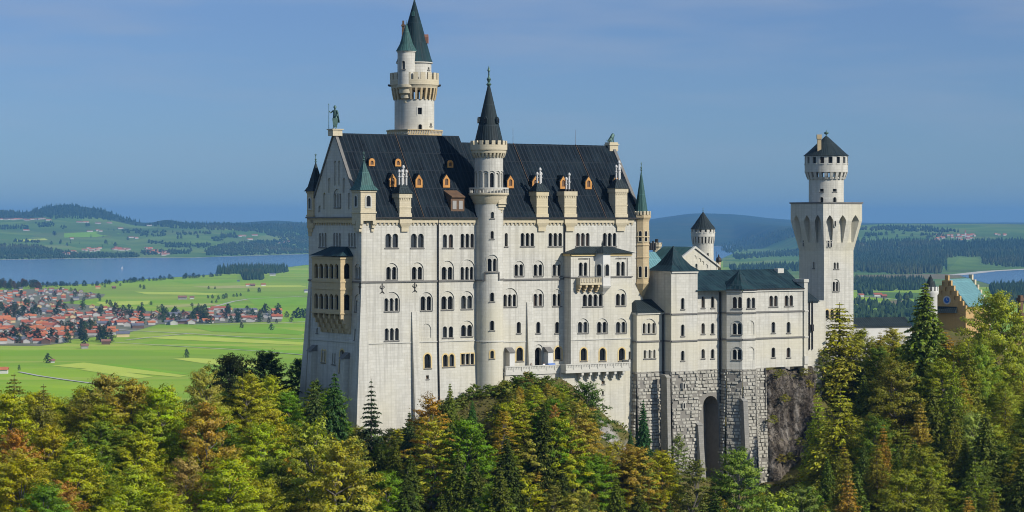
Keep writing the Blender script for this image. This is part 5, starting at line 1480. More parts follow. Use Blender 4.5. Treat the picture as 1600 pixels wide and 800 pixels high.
for i in range(len(clean)):
    j = (i + 1) % len(clean); A, B = clean[i], clean[j]
    m.face([GG.P(B[0], 0, B[1]), GG.P(A[0], 0, A[1]), GG.P(A[0], -.9, A[1]), GG.P(B[0], -.9, B[1])])
m.face([GG.P(a, -.9, z) for a, z in reversed(clean)])
m.build('stepped_gable', 'tawny_brick', gh)
gl = GF.S(1546); m = MB(); g2 = Frame(*GF.xy(gl + .9, 0), 52); GG2 = Frame.between(g2.xy(0, -GW), g2.xy(0, 0))
m.prism(GG2, clean, 0, .9); m.build('stepped_gable', 'cream_stone', gh)
m = MB(); m.box(GF, .9, gl, -GW, 0, 140, zG(479)); m.build('wall', 'tawny_brick', gh)
m = MB(); m.cross(GF, [(.4, zG(480)), (-GW / 2, zG(437)), (-GW - .4, zG(480))], .92, gl - .02); m.build('roof', 'bright_copper_roof', gh)
cpx, cpz = GG.ray(1479.5, 469, .1); m = MB(); m.smooth = True
cd = MB()
rim = [(cpx + 1.15 * math.cos(2 * math.pi * k / 20), cpz + 1.15 * math.sin(2 * math.pi * k / 20)) for k in range(20)]
cd.prism(GG, rim, .0, .15); ck_ = cd.build('clock_face', 'white_pot', gh)
cd = MB(); cd.prism(GG, [(cpx + (a - cpx) * .68, cpz + (z - cpz) * .68) for a, z in rim], .151, .19); cd.build('clock_dial', 'blue_cloth', ck_)
cd = MB(); cd.box(GG, cpx - .08, cpx + .08, .192, .22, cpz, cpz + .65); cd.box(GG, cpx, cpx + .45, .192, .215, cpz - .07, cpz + .07); cd.build('clock_hands', 'white_pot', ck_)
m = MB(); m.cross(GG, [(1.6, zG(490)), (0, zG(480)), (0, zG(490))], 1.5, gw - 2.5); m.build('porch_roof', 'slate_roof', gh)
yv = at(1454, 460, 648); zv = lambda py: CAMZ + (HY - py) / FPX * 645; rvv = lambda px: px / FPX * 648
gt = empty('gate_turret', (yv.x, yv.y, 150), 'white battlemented round turret with dark cone beside the stepped gable', 'tower')
m = MB(); m.smooth = True; m.lathe(yv.x, yv.y, [(rvv(10.5), 145), (rvv(10.5), zv(462)), (rvv(12.5), zv(459)), (rvv(12.5), zv(455))], 24); m.build('wall', 'white_plaster', gt)
m = MB(); merlons(m, yv.x, yv.y, rvv(10), rvv(12.5), zv(455), zv(448.5), 12, .58); m.build('battlement', 'white_plaster', gt)
m = MB(); m.lathe(yv.x, yv.y, [(rvv(9), zv(457)), (rvv(9), zv(449)), (.05, zv(429.5))], 16, caps=False); m.build('cone_roof', 'slate_roof', gt)
# long low gallery between square tower and gatehouse
gy = Frame(*T.xy(sT1 + .5, -4), 20)
gs1 = gy.S(1425); ga = empty('gallery_wing', gy.P(gs1 / 2, -2, 150), 'long low white gallery with dark slate roof between square tower and gatehouse', 'building')
m = MB(); gwl = Wall(ga, m, PlaneMap(gy), rect(0, gs1, 140, gy.Z(1380, 509)))
gwl.done(); m.build('wall', 'white_plaster', ga)
m = MB(); m.cross(gy, [(.5, gy.Z(1380, 510)), (-3.5, gy.Z(1380, 496.5)), (-8, gy.Z(1380, 510))], -.2, gs1); m.build('roof', 'slate_roof', ga)
# gate walls at the right edge
rg = Frame(*at(1569, 600, 600).xy, 34)
gb = empty('gate_block', rg.P(4, -3, 145), 'red brick gate block with pale quoins half hidden by trees at the right edge', 'building')
zg_ = lambda py: CAMZ + (HY - py) / FPX * 602
m = MB(); gwl = Wall(gb, m, PlaneMap(rg), rect(0, 12, 138, zg_(529)))
gwl.wpx(1586, 545, 562, 6, surround='trim_stone'); gwl.done(); m.box(rg, .0, 12, -8, -.7, 138, zg_(529)); m.build('wall', 'red_brick', gb)
m = MB()
for i in range(10): m.box(rg, -.06, .9 + .5 * (i % 2), -.3, .07, zg_(575) + i * .75, zg_(575) + i * .75 + .6)
m.box(rg, -.2, 12.2, -.3, .25, zg_(529), zg_(526)); m.build('quoins', 'trim_stone', gb)
rg2 = Frame(*at(1545, 600, 592).xy, 34); gs = MB(); gwl = Wall(gb, gs, PlaneMap(rg2), rect(0, 7.2, 136, zg_(573)))
gwl.wpx(1552, 585, 606, 8); gwl.done(); gs.box(rg2, 0, 7.2, -5, -.8, 136, zg_(573)); gs.build('stone_gateway', 'grey_plaster', gb)
rg3 = rg; m = MB(); x0 = at(1601, 500, 604); f3 = Frame(x0.x, x0.y, 34); m.box(f3, -1, 3.5, -3, 0, 140, zg_(490)); m.box(f3, -.4, .6, -2, -1, zg_(490), zg_(462)); m.box(f3, -.6, .8, -2.2, -.8, zg_(471), zg_(466)); m.build('corner_turret', 'brown_wood', gb)
m = MB(); rf = Frame(*at(1568, 640, 585).xy, 20); zf = lambda py: CAMZ + (HY - py) / FPX * 585
for i in range(12): m.box(rf, i * .55, i * .55 + .2, -.2, 0, zf(644), zf(626))
m.box(rf, -.2, 6.8, -.25, .05, zf(630), zf(628)); m.box(rf, -.2, 6.8, -.25, .05, zf(642), zf(640))
tag(m.build('iron_fence', 'black_iron'), 'short dark railing below the red brick gate block', 'fence')

# ================================================================== FIGURES (one skinned surface each)
def skin_figure(name, joints, edges, mat, parent=None, sub=1):
    names = list(joints); off = world_loc(parent) if parent else Vector((0, 0, 0))
    me = bpy.data.meshes.new(name)
    me.from_pydata([tuple(Vector(joints[k][0]) - off) for k in names], [(names.index(a), names.index(b)) for a, b in edges], [])
    o = bpy.data.objects.new(name, me); COL.objects.link(o)
    if parent: o.parent = parent
    md = o.modifiers.new('Skin', 'SKIN'); md.use_smooth_shade = True
    sk = me.skin_vertices[0].data
    for i, k in enumerate(names): sk[i].radius = (joints[k][1], joints[k][1]); sk[i].use_root = (i == 0)
    s_ = o.modifiers.new('Subdivision', 'SUBSURF'); s_.levels = s_.render_levels = sub
    me.materials.append(MATS[mat]); return o
def body(o, rt_, fw, h, arms):
    """joints for a standing figure: o foot point, rt_ right vector, fw forward vector, h height"""
    up = Vector((0, 0, 1)); P = lambda r_, f_, z_: o + rt_ * (r_ * h) + fw * (f_ * h) + up * (z_ * h)
    J = {'pelvis': (P(0, 0, .52), .085 * h), 'waist': (P(0, 0, .61), .075 * h), 'chest': (P(0, 0, .74), .092 * h), 'neckbase': (P(0, 0, .825), .055 * h), 'neck': (P(0, .005, .86), .034 * h), 'head': (P(0, .01, .91), .055 * h), 'crown': (P(0, .005, .965), .045 * h)}
    E = [('pelvis', 'waist'), ('waist', 'chest'), ('chest', 'neckbase'), ('neckbase', 'neck'), ('neck', 'head'), ('head', 'crown')]
    for sg, nm in ((-1, 'l'), (1, 'r')):
        el, ha = arms[nm]
        J[nm + 'sh'] = (P(.115 * sg, 0, .81), .042 * h); J[nm + 'el'] = (P(*el), .032 * h); J[nm + 'wr'] = (P(*ha), .025 * h)
        J[nm + 'hip'] = (P(.055 * sg, 0, .48), .06 * h); J[nm + 'kn'] = (P(.065 * sg, .01, .27), .043 * h); J[nm + 'an'] = (P(.07 * sg, -.01, .05), .03 * h); J[nm + 'to'] = (P(.08 * sg, .075, .018), .025 * h)
        E += [('chest', nm + 'sh'), (nm + 'sh', nm + 'el'), (nm + 'el', nm + 'wr'), ('pelvis', nm + 'hip'), (nm + 'hip', nm + 'kn'), (nm + 'kn', nm + 'an'), (nm + 'an', nm + 'to')]
    return J, E
# bronze knight on the gable
kb = F.P(-.1, -WD / 2, ZRL + .8); Yk = kb.y; zk_ = lambda py: CAMZ + (HY - py) / FPX * Yk
m = MB(); m.box(F, -.95, 1.2, -WD / 2 - 1.0, -WD / 2 + 1.0, ZRL - .6, zk_(203)); m.box(F, -1.15, 1.4, -WD / 2 - 1.2, -WD / 2 + 1.2, zk_(203), zk_(201.5)); m.build('statue_plinth', 'cream_stone', palace)
ko = F.P(.1, -WD / 2, zk_(201.3)); kn = empty('knight_statue', ko, 'green bronze knight statue with lance and shield on the left gable peak', 'statue')
fwk = Vector((-.55, -.83, 0)); rtk = Vector((-.83, .55, 0)) * 1.0
hk = (zk_(166) - ko.z)
rtk = Vector((fwk.y, -fwk.x, 0))
J, E = body(ko, rtk, fwk, hk, {'r': ((.2, .05, .70), (.24, .12, .80)), 'l': ((-.19, .02, .66), (-.17, .12, .54))})
skin_figure('body', J, E, 'bronze', kn)
m = MB(); q = ko + rtk * (.25 * hk) + fwk * (.13 * hk); m.tube(q + Vector((0, 0, .02)), q + Vector((0, 0, hk * 1.06)), .07, .05, 6)
m.tube(q + Vector((0, 0, hk * 1.06)), q + Vector((0, 0, hk * 1.14)), .14, .01, 6); m.build('lance', 'bronze', kn)
m = MB(); shf = Frame(*(ko + fwk * (.16 * hk) - rtk * (.16 * hk)).xy, math.degrees(math.atan2(-rtk.y, -rtk.x)) + 180)
shf = Frame(*(ko + fwk * (.17 * hk) - rtk * (.14 * hk)).xy, 10)
z0 = ko.z + .02 * hk
m.prism(shf, [(0, z0 + .04 * hk), (.1 * hk, z0 + .16 * hk), (.13 * hk, z0 + .44 * hk), (-.13 * hk, z0 + .44 * hk), (-.1 * hk, z0 + .16 * hk)], -.09, .09); m.build('shield', 'bronze', kn)
m = MB(); m.smooth = True; hd = J['crown'][0]; m.lathe(hd.x, hd.y, [(.34, hd.z - .12), (.30, hd.z + .1), (.12, hd.z + .3), (.03, hd.z + .42)], 10); m.build('helmet', 'bronze', kn)
m = MB(); ck0 = J['neckbase'][0] - fwk * .28
m.hexa([ck0 + rtk * .75 - fwk * .35 - Vector((0, 0, hk * .55)), ck0 - rtk * .75 - fwk * .35 - Vector((0, 0, hk * .55)), ck0 - rtk * .75 - fwk * .25 - Vector((0, 0, hk * .55)), ck0 + rtk * .75 - fwk * .25 - Vector((0, 0, hk * .55))],
       [ck0 + rtk * .4 - fwk * .12, ck0 - rtk * .4 - fwk * .12, ck0 - rtk * .4, ck0 + rtk * .4]); m.build('cloak', 'bronze', kn)
# bronze lion on the right gable
lb = F.P(LEN - .4, -WD / 2, 0); Yl = lb.y; zl = lambda py: CAMZ + (HY - py) / FPX * Yl
m = MB(); m.box(F, LEN - 1.5, LEN + .7, -WD / 2 - .9, -WD / 2 + .9, ZRR - 1.2, zl(222.5)); m.box(F, LEN - 1.7, LEN + .9, -WD / 2 - 1.05, -WD / 2 + 1.05, zl(227), zl(225.5)); m.build('statue_plinth', 'cream_stone', palace)
lo_ = F.P(LEN - .4, -WD / 2, zl(222.4)); ln = empty('lion_statue', lo_, 'green bronze seated lion statue on the right gable peak', 'statue')
fl = Vector((.83, .56, 0)); rl = Vector((fl.y, -fl.x, 0)); h = zl(208.5) - lo_.z
Pq = lambda r_, f_, z_: lo_ + rl * (r_ * h) + fl * (f_ * h) + Vector((0, 0, z_ * h))
J = {'hips': (Pq(0, -.32, .22), .2 * h), 'belly': (Pq(0, -.14, .40), .19 * h), 'chest': (Pq(0, .08, .58), .22 * h), 'neck': (Pq(0, .15, .76), .2 * h), 'head': (Pq(0, .24, .88), .15 * h), 'muzzle': (Pq(0, .40, .84), .075 * h)}
E = [('hips', 'belly'), ('belly', 'chest'), ('chest', 'neck'), ('neck', 'head'), ('head', 'muzzle')]
for sg, nm in ((-1, 'l'), (1, 'r')):
    J[nm + 's'] = (Pq(.13 * sg, .12, .5), .085 * h); J[nm + 'e'] = (Pq(.14 * sg, .14, .26), .06 * h); J[nm + 'p'] = (Pq(.14 * sg, .17, .05), .055 * h); J[nm + 'q'] = (Pq(.14 * sg, .28, .04), .05 * h)
    J[nm + 'k'] = (Pq(.2 * sg, -.05, .24), .1 * h); J[nm + 'h'] = (Pq(.2 * sg, -.26, .07), .05 * h); J[nm + 'f'] = (Pq(.2 * sg, .0, .04), .05 * h)
    J[nm + 'ear'] = (Pq(.09 * sg, .18, 1.02), .035 * h)
    E += [('chest', nm + 's'), (nm + 's', nm + 'e'), (nm + 'e', nm + 'p'), (nm + 'p', nm + 'q'), ('hips', nm + 'k'), (nm + 'k', nm + 'h'), (nm + 'h', nm + 'f'), ('head', nm + 'ear')]
J['t1'] = (Pq(0, -.55, .1), .05 * h); J['t2'] = (Pq(0, -.68, .28), .03 * h); E += [('hips', 't1'), ('t1', 't2')]
skin_figure('body', J, E, 'bronze', ln)
# visitors on the terrace
def person(px, n, label, top, legs, face=34):
    s0, z0 = F.S(px, n), F.Z(835, 581, 3.0); o = F.P(s0, n, z0)
    pe = empty('person', o, label, 'person')
    fw = Vector((math.sin(R(face)), -math.cos(R(face)), 0)); rt2 = Vector((-fw.y, fw.x, 0))
    J, E = body(o, rt2, fw, 1.75, {'l': ((-.15, .03, .64), (-.12, .14, .60)), 'r': ((.15, .03, .64), (.12, .14, .60))})
    skin_figure('body', J, E, 'skin', pe)
    JT = {k: (p, r_ * 1.18) for k, (p, r_) in J.items() if k in ('pelvis', 'waist', 'chest', 'lsh', 'rsh', 'lel', 'rel')}
    skin_figure('jacket', JT, [e for e in E if e[0] in JT and e[1] in JT], top, pe)
    JL = {k: (p, r_ * 1.15) for k, (p, r_) in J.items() if k in ('pelvis', 'lhip', 'rhip', 'lkn', 'rkn', 'lan', 'ran')}
    skin_figure('trousers', JL, [e for e in E if e[0] in JL and e[1] in JL], legs, pe)
    m = MB(); m.smooth = True; hd = J['crown'][0]; m.lathe(hd.x - fw.x * .02, hd.y - fw.y * .02, [(.115, hd.z - .06), (.112, hd.z + .02), (.07, hd.z + .075), (.01, hd.z + .095)], 10); m.build('hair', 'brown_wood', pe)
    for sg in (-1, 1):
        wr = J['lwr' if sg < 0 else 'rwr'][0]; m = MB()
        m.tube(wr, wr + fw * .09, .035, .04, 6)
        for q in range(4): m.tube(wr + fw * .08 + rt2 * (.018 * (q - 1.5)), wr + fw * (.16 - .01 * abs(q - 1.5)) + rt2 * (.02 * (q - 1.5)) - Vector((0, 0, .03)), .009, .007, 5)
        m.tube(wr + fw * .04 - rt2 * (.03 * sg), wr + fw * .1 - rt2 * (.055 * sg), .011, .008, 5); m.build('hand', 'skin', pe)
    m = MB(); hp = J['head'][0]
    for sg in (-1, 1): m.tube(hp + fw * .085 + rt2 * (.035 * sg) + Vector((0, 0, .02)), hp + fw * .1 + rt2 * (.035 * sg) + Vector((0, 0, .02)), .012, .01, 6)
    m.tube(hp + fw * .09 - Vector((0, 0, .0)), hp + fw * .125 - Vector((0, 0, .025)), .012, .018, 6); m.build('face', 'skin', pe)
person(849.7, 2.1, 'person in white jacket standing behind the terrace balustrade by the doorway', 'white_cloth', 'dark_cloth')
person(829.8, 1.9, 'person in dark jacket standing behind the terrace balustrade', 'dark_cloth', 'dark_cloth', 20)
m = MB(); s0, z0 = F.S(861, 2.0), F.Z(835, 581, 3.0)
m.wedge(F, s0 - .75, s0 + .75, 1.4, 2.5, 2.3, z0, z0 + 1.15, .1); m.cross(F, [(1.3, z0 + 1.15), (2.6, z0 + 1.15), (2.2, z0 + 1.5), (1.6, z0 + 1.5)], s0 - .85, s0 + .85)
tag(m.build('covered_crate', 'blue_cloth'), 'crate under a bright blue cover standing on the terrace', 'crate')

# ================================================================== LAND
def sstep(a, b, x):
    t_ = np.clip((x - a) / (b - a), 0, 1); return t_ * t_ * (3 - 2 * t_)
SH_PX = np.array([-600, 0, 100, 215, 300, 350, 480, 1146, 1300, 2200]); SH_Y = np.array([11000, 12340, 12680, 13040, 13040, 13550, 14700, 20200, 9700, 9700])
def land(px, Y):
    """height of the valley floor and far hills in column px at distance Y"""
    px = np.asarray(px, float); Y = np.asarray(Y, float)
    Ys = np.interp(px, SH_PX, SH_Y); right = sstep(1180, 1320, px)
    L = 5200 + right * 2600
    t_ = (Y - Ys) / L
    z = 172 * sstep(0, 1, t_)
    X = (px - CX) / FPX * Y
    rough = np.sin(X / 310 + Y / 900) * np.sin(Y / 640 + 1.3 + X / 1400) + .6 * np.sin(X / 130 + 2 + Y / 420) * np.sin(Y / 250)
    z = z + 7.5 * rough * sstep(0.05, 0.4, t_)
    far = sstep(21000, 36000, Y)
    z = z + far * 22 - 60 * sstep(17500, 20500, Y) * right * (1 - sstep(22000, 33000, Y))
    def hill(pc, Yc, h, sp, sY): return h * np.exp(-((px - pc) / sp) ** 2 - ((Y - Yc) / sY) ** 2)
    z = z + hill(95, 19500, 148, 72, 1900) + hill(165, 19200, 50, 40, 1500) + hill(-10, 19800, 105, 40, 1600) + hill(262, 19000, 36, 22, 1200) + hill(292, 19000, 12, 14, 1200)
    z = z + hill(430, 24000, 34, 50, 2500) + hill(1085, 29000, 105, 75, 4000) + hill(1180, 30000, 60, 90, 4000) + hill(1420, 17300, 8, 80, 900)
    z = z + hill(370, 18500, 14, 60, 1200)
    return z
YRAY = np.geomspace(900, 44000, 1400); _col = {}
def on_land(px, py):
    """where the sight line through a photo pixel meets the land"""
    k = round(px * 2)
    if k not in _col: _col[k] = land(k / 2, YRAY)
    h = CAMZ - (py - HY) / FPX * YRAY <= _col[k]
    i = int(np.argmax(h)) if h.any() else len(YRAY) - 1
    Y = YRAY[i]
    return Vector(((px - CX) / FPX * Y, Y, float(_col[k][i])))
pxs = np.concatenate([np.linspace(-560, -20, 14), np.linspace(0, 520, 90), np.linspace(530, 1000, 24), np.linspace(1005, 1620, 90), np.linspace(1640, 2160, 14)])
Yv = np.concatenate([np.geomspace(560, 7000, 30), np.geomspace(7100, 21500, 150), np.geomspace(21800, 45000, 40)])
PX, YY = np.meshgrid(pxs, Yv); ZZ = land(PX, YY); XX = (PX - CX) / FPX * YY
nv, nu = PX.shape
idx = np.arange(nv * nu).reshape(nv, nu)
fc_ = np.stack([idx[:-1, :-1], idx[:-1, 1:], idx[1:, 1:], idx[1:, :-1]], -1).reshape(-1, 4)
me = bpy.data.meshes.new('valley_ground')
me.from_pydata(np.stack([XX, YY, ZZ], -1).reshape(-1, 3).tolist(), [], fc_.tolist())
me.materials.append(MATS['meadow']); me.materials.append(MATS['far_wood']); me.materials.append(MATS['pasture'])
cy_ = YY[:-1, :-1].reshape(-1); cp_ = PX[:-1, :-1].reshape(-1)
me.polygons.foreach_set('material_index', np.where(cy_ > np.where(cp_ < 600, 17800, 17500), 1, np.where(cy_ > np.where(cp_ < 1150, 12000, 6600), 2, 0)).tolist())
me.polygons.foreach_set('use_smooth', [True] * len(fc_)); me.update()
o = bpy.data.objects.new('valley_ground', me); COL.objects.link(o); struct(o)

def sheet(name, pts, mat, lift, parent=None, kind='structure', sub=0):
    """a flat piece of land cover draped on the ground through its corner pixels"""
    if sub:
        q = []
        for i in range(len(pts)):
            a, b = pts[i], pts[(i + 1) % len(pts)]
            q += [(a[0] + (b[0] - a[0]) * k / sub, a[1] + (b[1] - a[1]) * k / sub) for k in range(sub)]
        pts = q
    m = MB(); m.face([on_land(*p) + Vector((0, 0, lift)) for p in pts])
    o = m.build(name, mat); o['kind'] = kind
    return o
def ribbon(name, pts, width, mat, lift=.5):
    P_ = [on_land(*p) for p in pts]; m = MB(); A = []
    for i, p in enumerate(P_):
        d = (P_[min(i + 1, len(P_) - 1)] - P_[max(i - 1, 0)]); d.z = 0; d.normalize(); s_ = Vector((-d.y, d.x, 0)) * width / 2
        A.append((p + s_ + Vector((0, 0, lift)), p - s_ + Vector((0, 0, lift))))
    for a, b in zip(A, A[1:]): m.face([a[1], b[1], b[0], a[0]])
    o = m.build(name, mat); o['kind'] = 'structure'; return o
far_sh = [(-500, 420)] + [(p, float(HY + CAMZ * FPX / y)) for p, y in zip(SH_PX[1:8], SH_Y[1:8])]
lake_px = [(1146, 396), (1117, 409), (800, 407), (480, 414), (445, 418), (345, 428), (310, 431), (250, 435), (200, 438), (150, 444), (60, 446), (0, 442), (-500, 448)]
m = MB(); pts = [gnd(x, y) for x, y in far_sh] + [gnd(x, y) for x, y in lake_px]
m.face([p + Vector((0, 0, .7)) for p in reversed(pts)]); lake = m.build('lake', 'water'); lake['kind'] = 'structure'
if lake.data.polygons[0].normal.z < 0: lake.data.flip_normals()
m = MB(); pts = [gnd(x, y) + Vector((0, 0, .7)) for x, y in [(1500, 431), (1520, 437), (1545, 444), (1600, 441), (1720, 439), (1720, 418), (1600, 421), (1545, 425)]]
m.face(pts); lk2 = m.build('small_lake', 'water'); lk2['kind'] = 'structure'
if lk2.data.polygons[0].normal.z < 0: lk2.data.flip_normals()
m = MB(); fs = [gnd(x, y + .1) for x, y in far_sh[1:]]
for a, b in zip(fs, fs[1:]):
    m.face([a + Vector((0, -30, .9)), b + Vector((0, -30, .9)), b + Vector((0, 55, 1.2)), a + Vector((0, 55, 1.2))])
o = m.build('lake_shore', 'shore'); struct(o)
ribbon('small_lake_shore', [(1490, 430.5), (1545, 424.2), (1620, 420)], 60, 'shore', 1.0)

for pts, mt in (
    ([(80, 572), (131, 567), (292, 587), (280, 590)], 'mown_field'), ([(125, 578), (150, 575), (240, 589), (215, 592)], 'mown_field'),
    ([(270, 561), (300, 560), (420, 566), (400, 575), (330, 570)], 'mown_field'), ([(150, 572), (175, 569), (296, 584), (285, 586)], 'lush_field'),
    ([(200, 527), (300, 525), (480, 536), (480, 540), (300, 532)], 'mown_field'), ([(230, 540), (350, 544), (480, 556), (480, 552), (360, 541)], 'lush_field'),
    ([(300, 512), (420, 511), (480, 519), (470, 524), (330, 518)], 'lush_field'), ([(240, 478), (330, 474), (345, 477), (260, 481)], 'hay_field'),
    ([(300, 448), (372, 446), (420, 449), (340, 451)], 'hay_field'), ([(372, 446), (470, 446), (480, 448.5), (410, 449)], 'mown_field'),
    ([(210, 456), (300, 457), (355, 459.5), (330, 461), (230, 460)], 'mown_field'), ([(380, 462), (480, 465), (480, 477), (400, 478)], 'lush_field'),
    ([(150, 472), (235, 470), (230, 476), (160, 478)], 'mown_field'), ([(270, 440), (380, 437), (372, 441), (290, 444)], 'lush_field'),
    ([(20, 395 - 20), (70, 373), (75, 375.5), (30, 378)], 'mown_field'), ([(100, 365), (150, 362), (190, 366), (150, 371), (100, 371)], 'lush_field'),
    ([(1340, 430), (1470, 428), (1530, 431), (1480, 436), (1345, 436)], 'moor_field'), ([(1480, 404), (1500, 401.5), (1530, 404), (1530, 415), (1570, 421), (1480, 424)], 'lush_field'),
    ([(1340, 456), (1440, 458), (1440, 468), (1340, 464)], 'lush_field'), ([(1380, 470), (1415, 469), (1420, 475), (1385, 476)], 'moor_field'),
    ([(1130, 408), (1200, 402), (1245, 406), (1245, 414), (1130, 418)], 'mown_field'), ([(1200, 392), (1245, 383), (1245, 388), (1210, 396)], 'mown_field'),
    ([(1340, 366), (1420, 362), (1490, 364), (1470, 372), (1345, 374)], 'lush_field'), ([(1535, 369), (1600, 367), (1640, 374), (1560, 379)], 'lush_field'),
    ([(1385, 386), (1440, 384.5), (1455, 387), (1420, 390), (1390, 388.5)], 'mown_field')):
    if pts[0][0] > 1100 and mt in ('mown_field', 'lush_field'): mt = 'pasture'
    sheet('field', pts, mt, .30 + .02 * rnd.random())
sheet('village_ground', [(-40, 455), (60, 452), (120, 456), (165, 460), (160, 465), (120, 470), (90, 473), (205, 483), (250, 488), (335, 485), (440, 486), (440, 503), (330, 506), (250, 507), (195, 522), (110, 531), (100, 537), (60, 541), (-40, 540)], 'village_soil', .45)
ribbon('road', [(30, 582), (60, 588), (100, 594), (145, 600), (175, 606)], 5, 'road', .7)
ribbon('road', [(196, 532), (240, 527), (294, 522)], 5, 'road', .7)
ribbon('road', [(150, 512), (205, 517), (294, 522), (380, 527), (482, 530.5)], 6, 'road', .72)
ribbon('road', [(180, 536), (300, 543), (400, 549), (482, 556)], 4, 'road', .74)
ribbon('road', [(325, 482), (345, 477), (365, 471.5), (390, 467.5), (440, 465), (482, 463)], 8, 'road', .7)
ribbon('road', [(230, 505), (330, 508), (420, 506.5), (482, 503)], 7, 'road', .76)
ribbon('road', [(1340, 462), (1380, 466), (1440, 474)], 6, 'road', .7)
ribbon('road', [(1330, 456), (1400, 453), (1480, 446)], 6, 'road', .7)

# ------------------------------------------------------------------ woods far off, each one mass
def woodland(name, label, polys, spacing_px, h0, h1, mat='far_wood', conifer=.6, wide=.42):
    V, Fq = [], []
    r_ = np.random.default_rng(len(name) + abs(int(polys[0][0][0])))
    for poly in polys:
        xs = [p[0] for p in poly]; ys = [p[1] for p in poly]
        n = int((max(xs) - min(xs)) * (max(ys) - min(ys)) / spacing_px ** 2)
        for _ in range(n):
            px, py = r_.uniform(min(xs), max(xs)), r_.uniform(min(ys), max(ys))
            if not inside((px, py), poly): continue
            p = on_land(px, py); h = r_.uniform(h0, h1); b = len(V)
            if r_.random() < conifer: w = h * wide * .5; prof = ((w * .9, 0), (w, .15 * h), (w * .45, .6 * h), (0.05, h))
            else: h *= .75; w = h * wide * .8; prof = ((w * .7, 0), (w, .4 * h), (w * .75, .75 * h), (w * .1, h))
            ph = r_.uniform(0, 6)
            for (r0, z_) in prof:
                for k in range(5):
                    a = ph + k * 1.2566; rr = r0 * r_.uniform(.75, 1.2)
                    V.append((p.x + rr * math.cos(a), p.y + rr * math.sin(a), p.z + z_ * r_.uniform(.94, 1.05)))
            for j in range(3):
                for k in range(5):
                    k2 = (k + 1) % 5; Fq.append((b + j * 5 + k, b + j * 5 + k2, b + j * 5 + 5 + k2, b + j * 5 + 5 + k))
    me = bpy.data.meshes.new(name); me.from_pydata(V, [], Fq); me.materials.append(MATS[mat]); me.update()
    o = bpy.data.objects.new(name, me); COL.objects.link(o); o['kind'] = 'stuff'; o['label'] = label; o['category'] = 'woodland'
    return o
woodland('hill_forest', 'dark forest covering the long wooded hill beyond the lake', [[(-60, 345), (-40, 330), (20, 331), (60, 323), (100, 321), (145, 326), (200, 336), (234, 349), (190, 347), (150, 343), (80, 342), (40, 340)]], 2.3, 22, 34)
woodland('ridge_forest', 'dark wood along the low ridge between lake meadows and sky', [[(226, 353), (262, 347), (300, 350), (380, 351), (500, 350), (500, 373), (440, 374), (400, 363), (330, 360), (270, 357)], [(345, 368), (370, 367), (372, 372), (345, 373)]], 1.7, 18, 30)
woodland('lakeside_wood', 'mixed wood along the far lake shore', [[(-20, 383), (60, 385), (95, 393), (120, 398), (215, 397), (218, 402.5), (100, 404.5), (-20, 406)], [(320, 392), (350, 382), (400, 378), (500, 372), (500, 395.5), (420, 398), (345, 400.5), (322, 399)], [(218, 394), (300, 392), (298, 397), (225, 399)]], 1.7, 14, 24, conifer=.35, wide=.6)
woodland('hedge_belts', 'narrow belts of trees between the far lakeside meadows', [[(-10, 353), (42, 354), (45, 359), (-10, 359)], [(56, 349), (85, 349), (86, 355), (58, 356)], [(190, 360), (218, 359), (219, 365), (192, 364)], [(216, 361), (232, 360), (232, 370), (218, 369)], [(236, 362), (260, 362), (258, 370), (238, 370)], [(232, 378), (256, 378), (256, 382), (232, 382)], [(255, 381), (330, 382), (330, 388), (258, 387)], [(92, 355), (104, 354), (105, 359), (94, 358)], [(330, 372), (348, 371), (349, 377), (330, 377)], [(20, 375), (60, 378), (62, 380), (22, 379)], [(276, 365), (330, 363), (332, 366), (278, 368)]], 2.0, 12, 22, conifer=.4, wide=.7)
woodland('peninsula_wood', 'dense dark spruce wood on the low peninsula by the lake', [[(338, 426), (350, 421.5), (372, 420), (445, 419), (452, 424), (440, 427.5), (380, 429), (352, 429)], [(378, 430), (410, 429), (412, 438), (380, 438)]], 1.5, 20, 30, conifer=.9)
woodland('ridge_wood', 'wooded crest above the green meadows beyond the square tower', [[(1330, 361), (1370, 355), (1440, 354.5), (1500, 363), (1470, 364), (1400, 361)], [(1350, 367), (1376, 366), (1378, 369), (1352, 370)], [(1440, 368), (1470, 367), (1480, 372), (1444, 371)]], 2.0, 18, 28, conifer=.5, wide=.6)
woodland('great_wood', 'broad dark spruce forest covering the plain beyond the gatehouse', [[(1330, 381), (1400, 377.5), (1460, 379), (1500, 380), (1540, 378), (1640, 377), (1640, 417), (1570, 417), (1536, 413), (1534, 402), (1490, 401.5), (1478, 406), (1470, 427.5), (1400, 429), (1330, 424)]], 1.75, 20, 34, conifer=.85)
woodland('strip_wood', 'dark strip of forest behind the gatehouse roof', [[(1325, 440), (1440, 440), (1462, 452), (1400, 455), (1325, 454)], [(1545, 452), (1640, 446), (1640, 476), (1560, 476)]], 1.9, 18, 28, conifer=.75)
woodland('valley_copse', 'loose mixed copse among fields below the gatehouse', [[(1325, 474), (1375, 478), (1440, 478), (1470, 500), (1460, 512), (1325, 516)], [(1400, 466), (1425, 464), (1428, 470), (1402, 471)], [(1340, 452), (1358, 456), (1362, 462), (1342, 462)]], 4.2, 14, 24, conifer=.45, wide=.6)
woodland('mid_wood', 'bands of forest between the small turret and the square tower', [[(1125, 384), (1160, 374), (1250, 355), (1250, 368), (1200, 384), (1150, 396), (1128, 394)], [(1145, 400), (1200, 396), (1250, 390), (1250, 401), (1200, 402), (1150, 406)], [(1140, 419), (1250, 415), (1250, 424), (1140, 424)]], 1.9, 18, 30, conifer=.7)

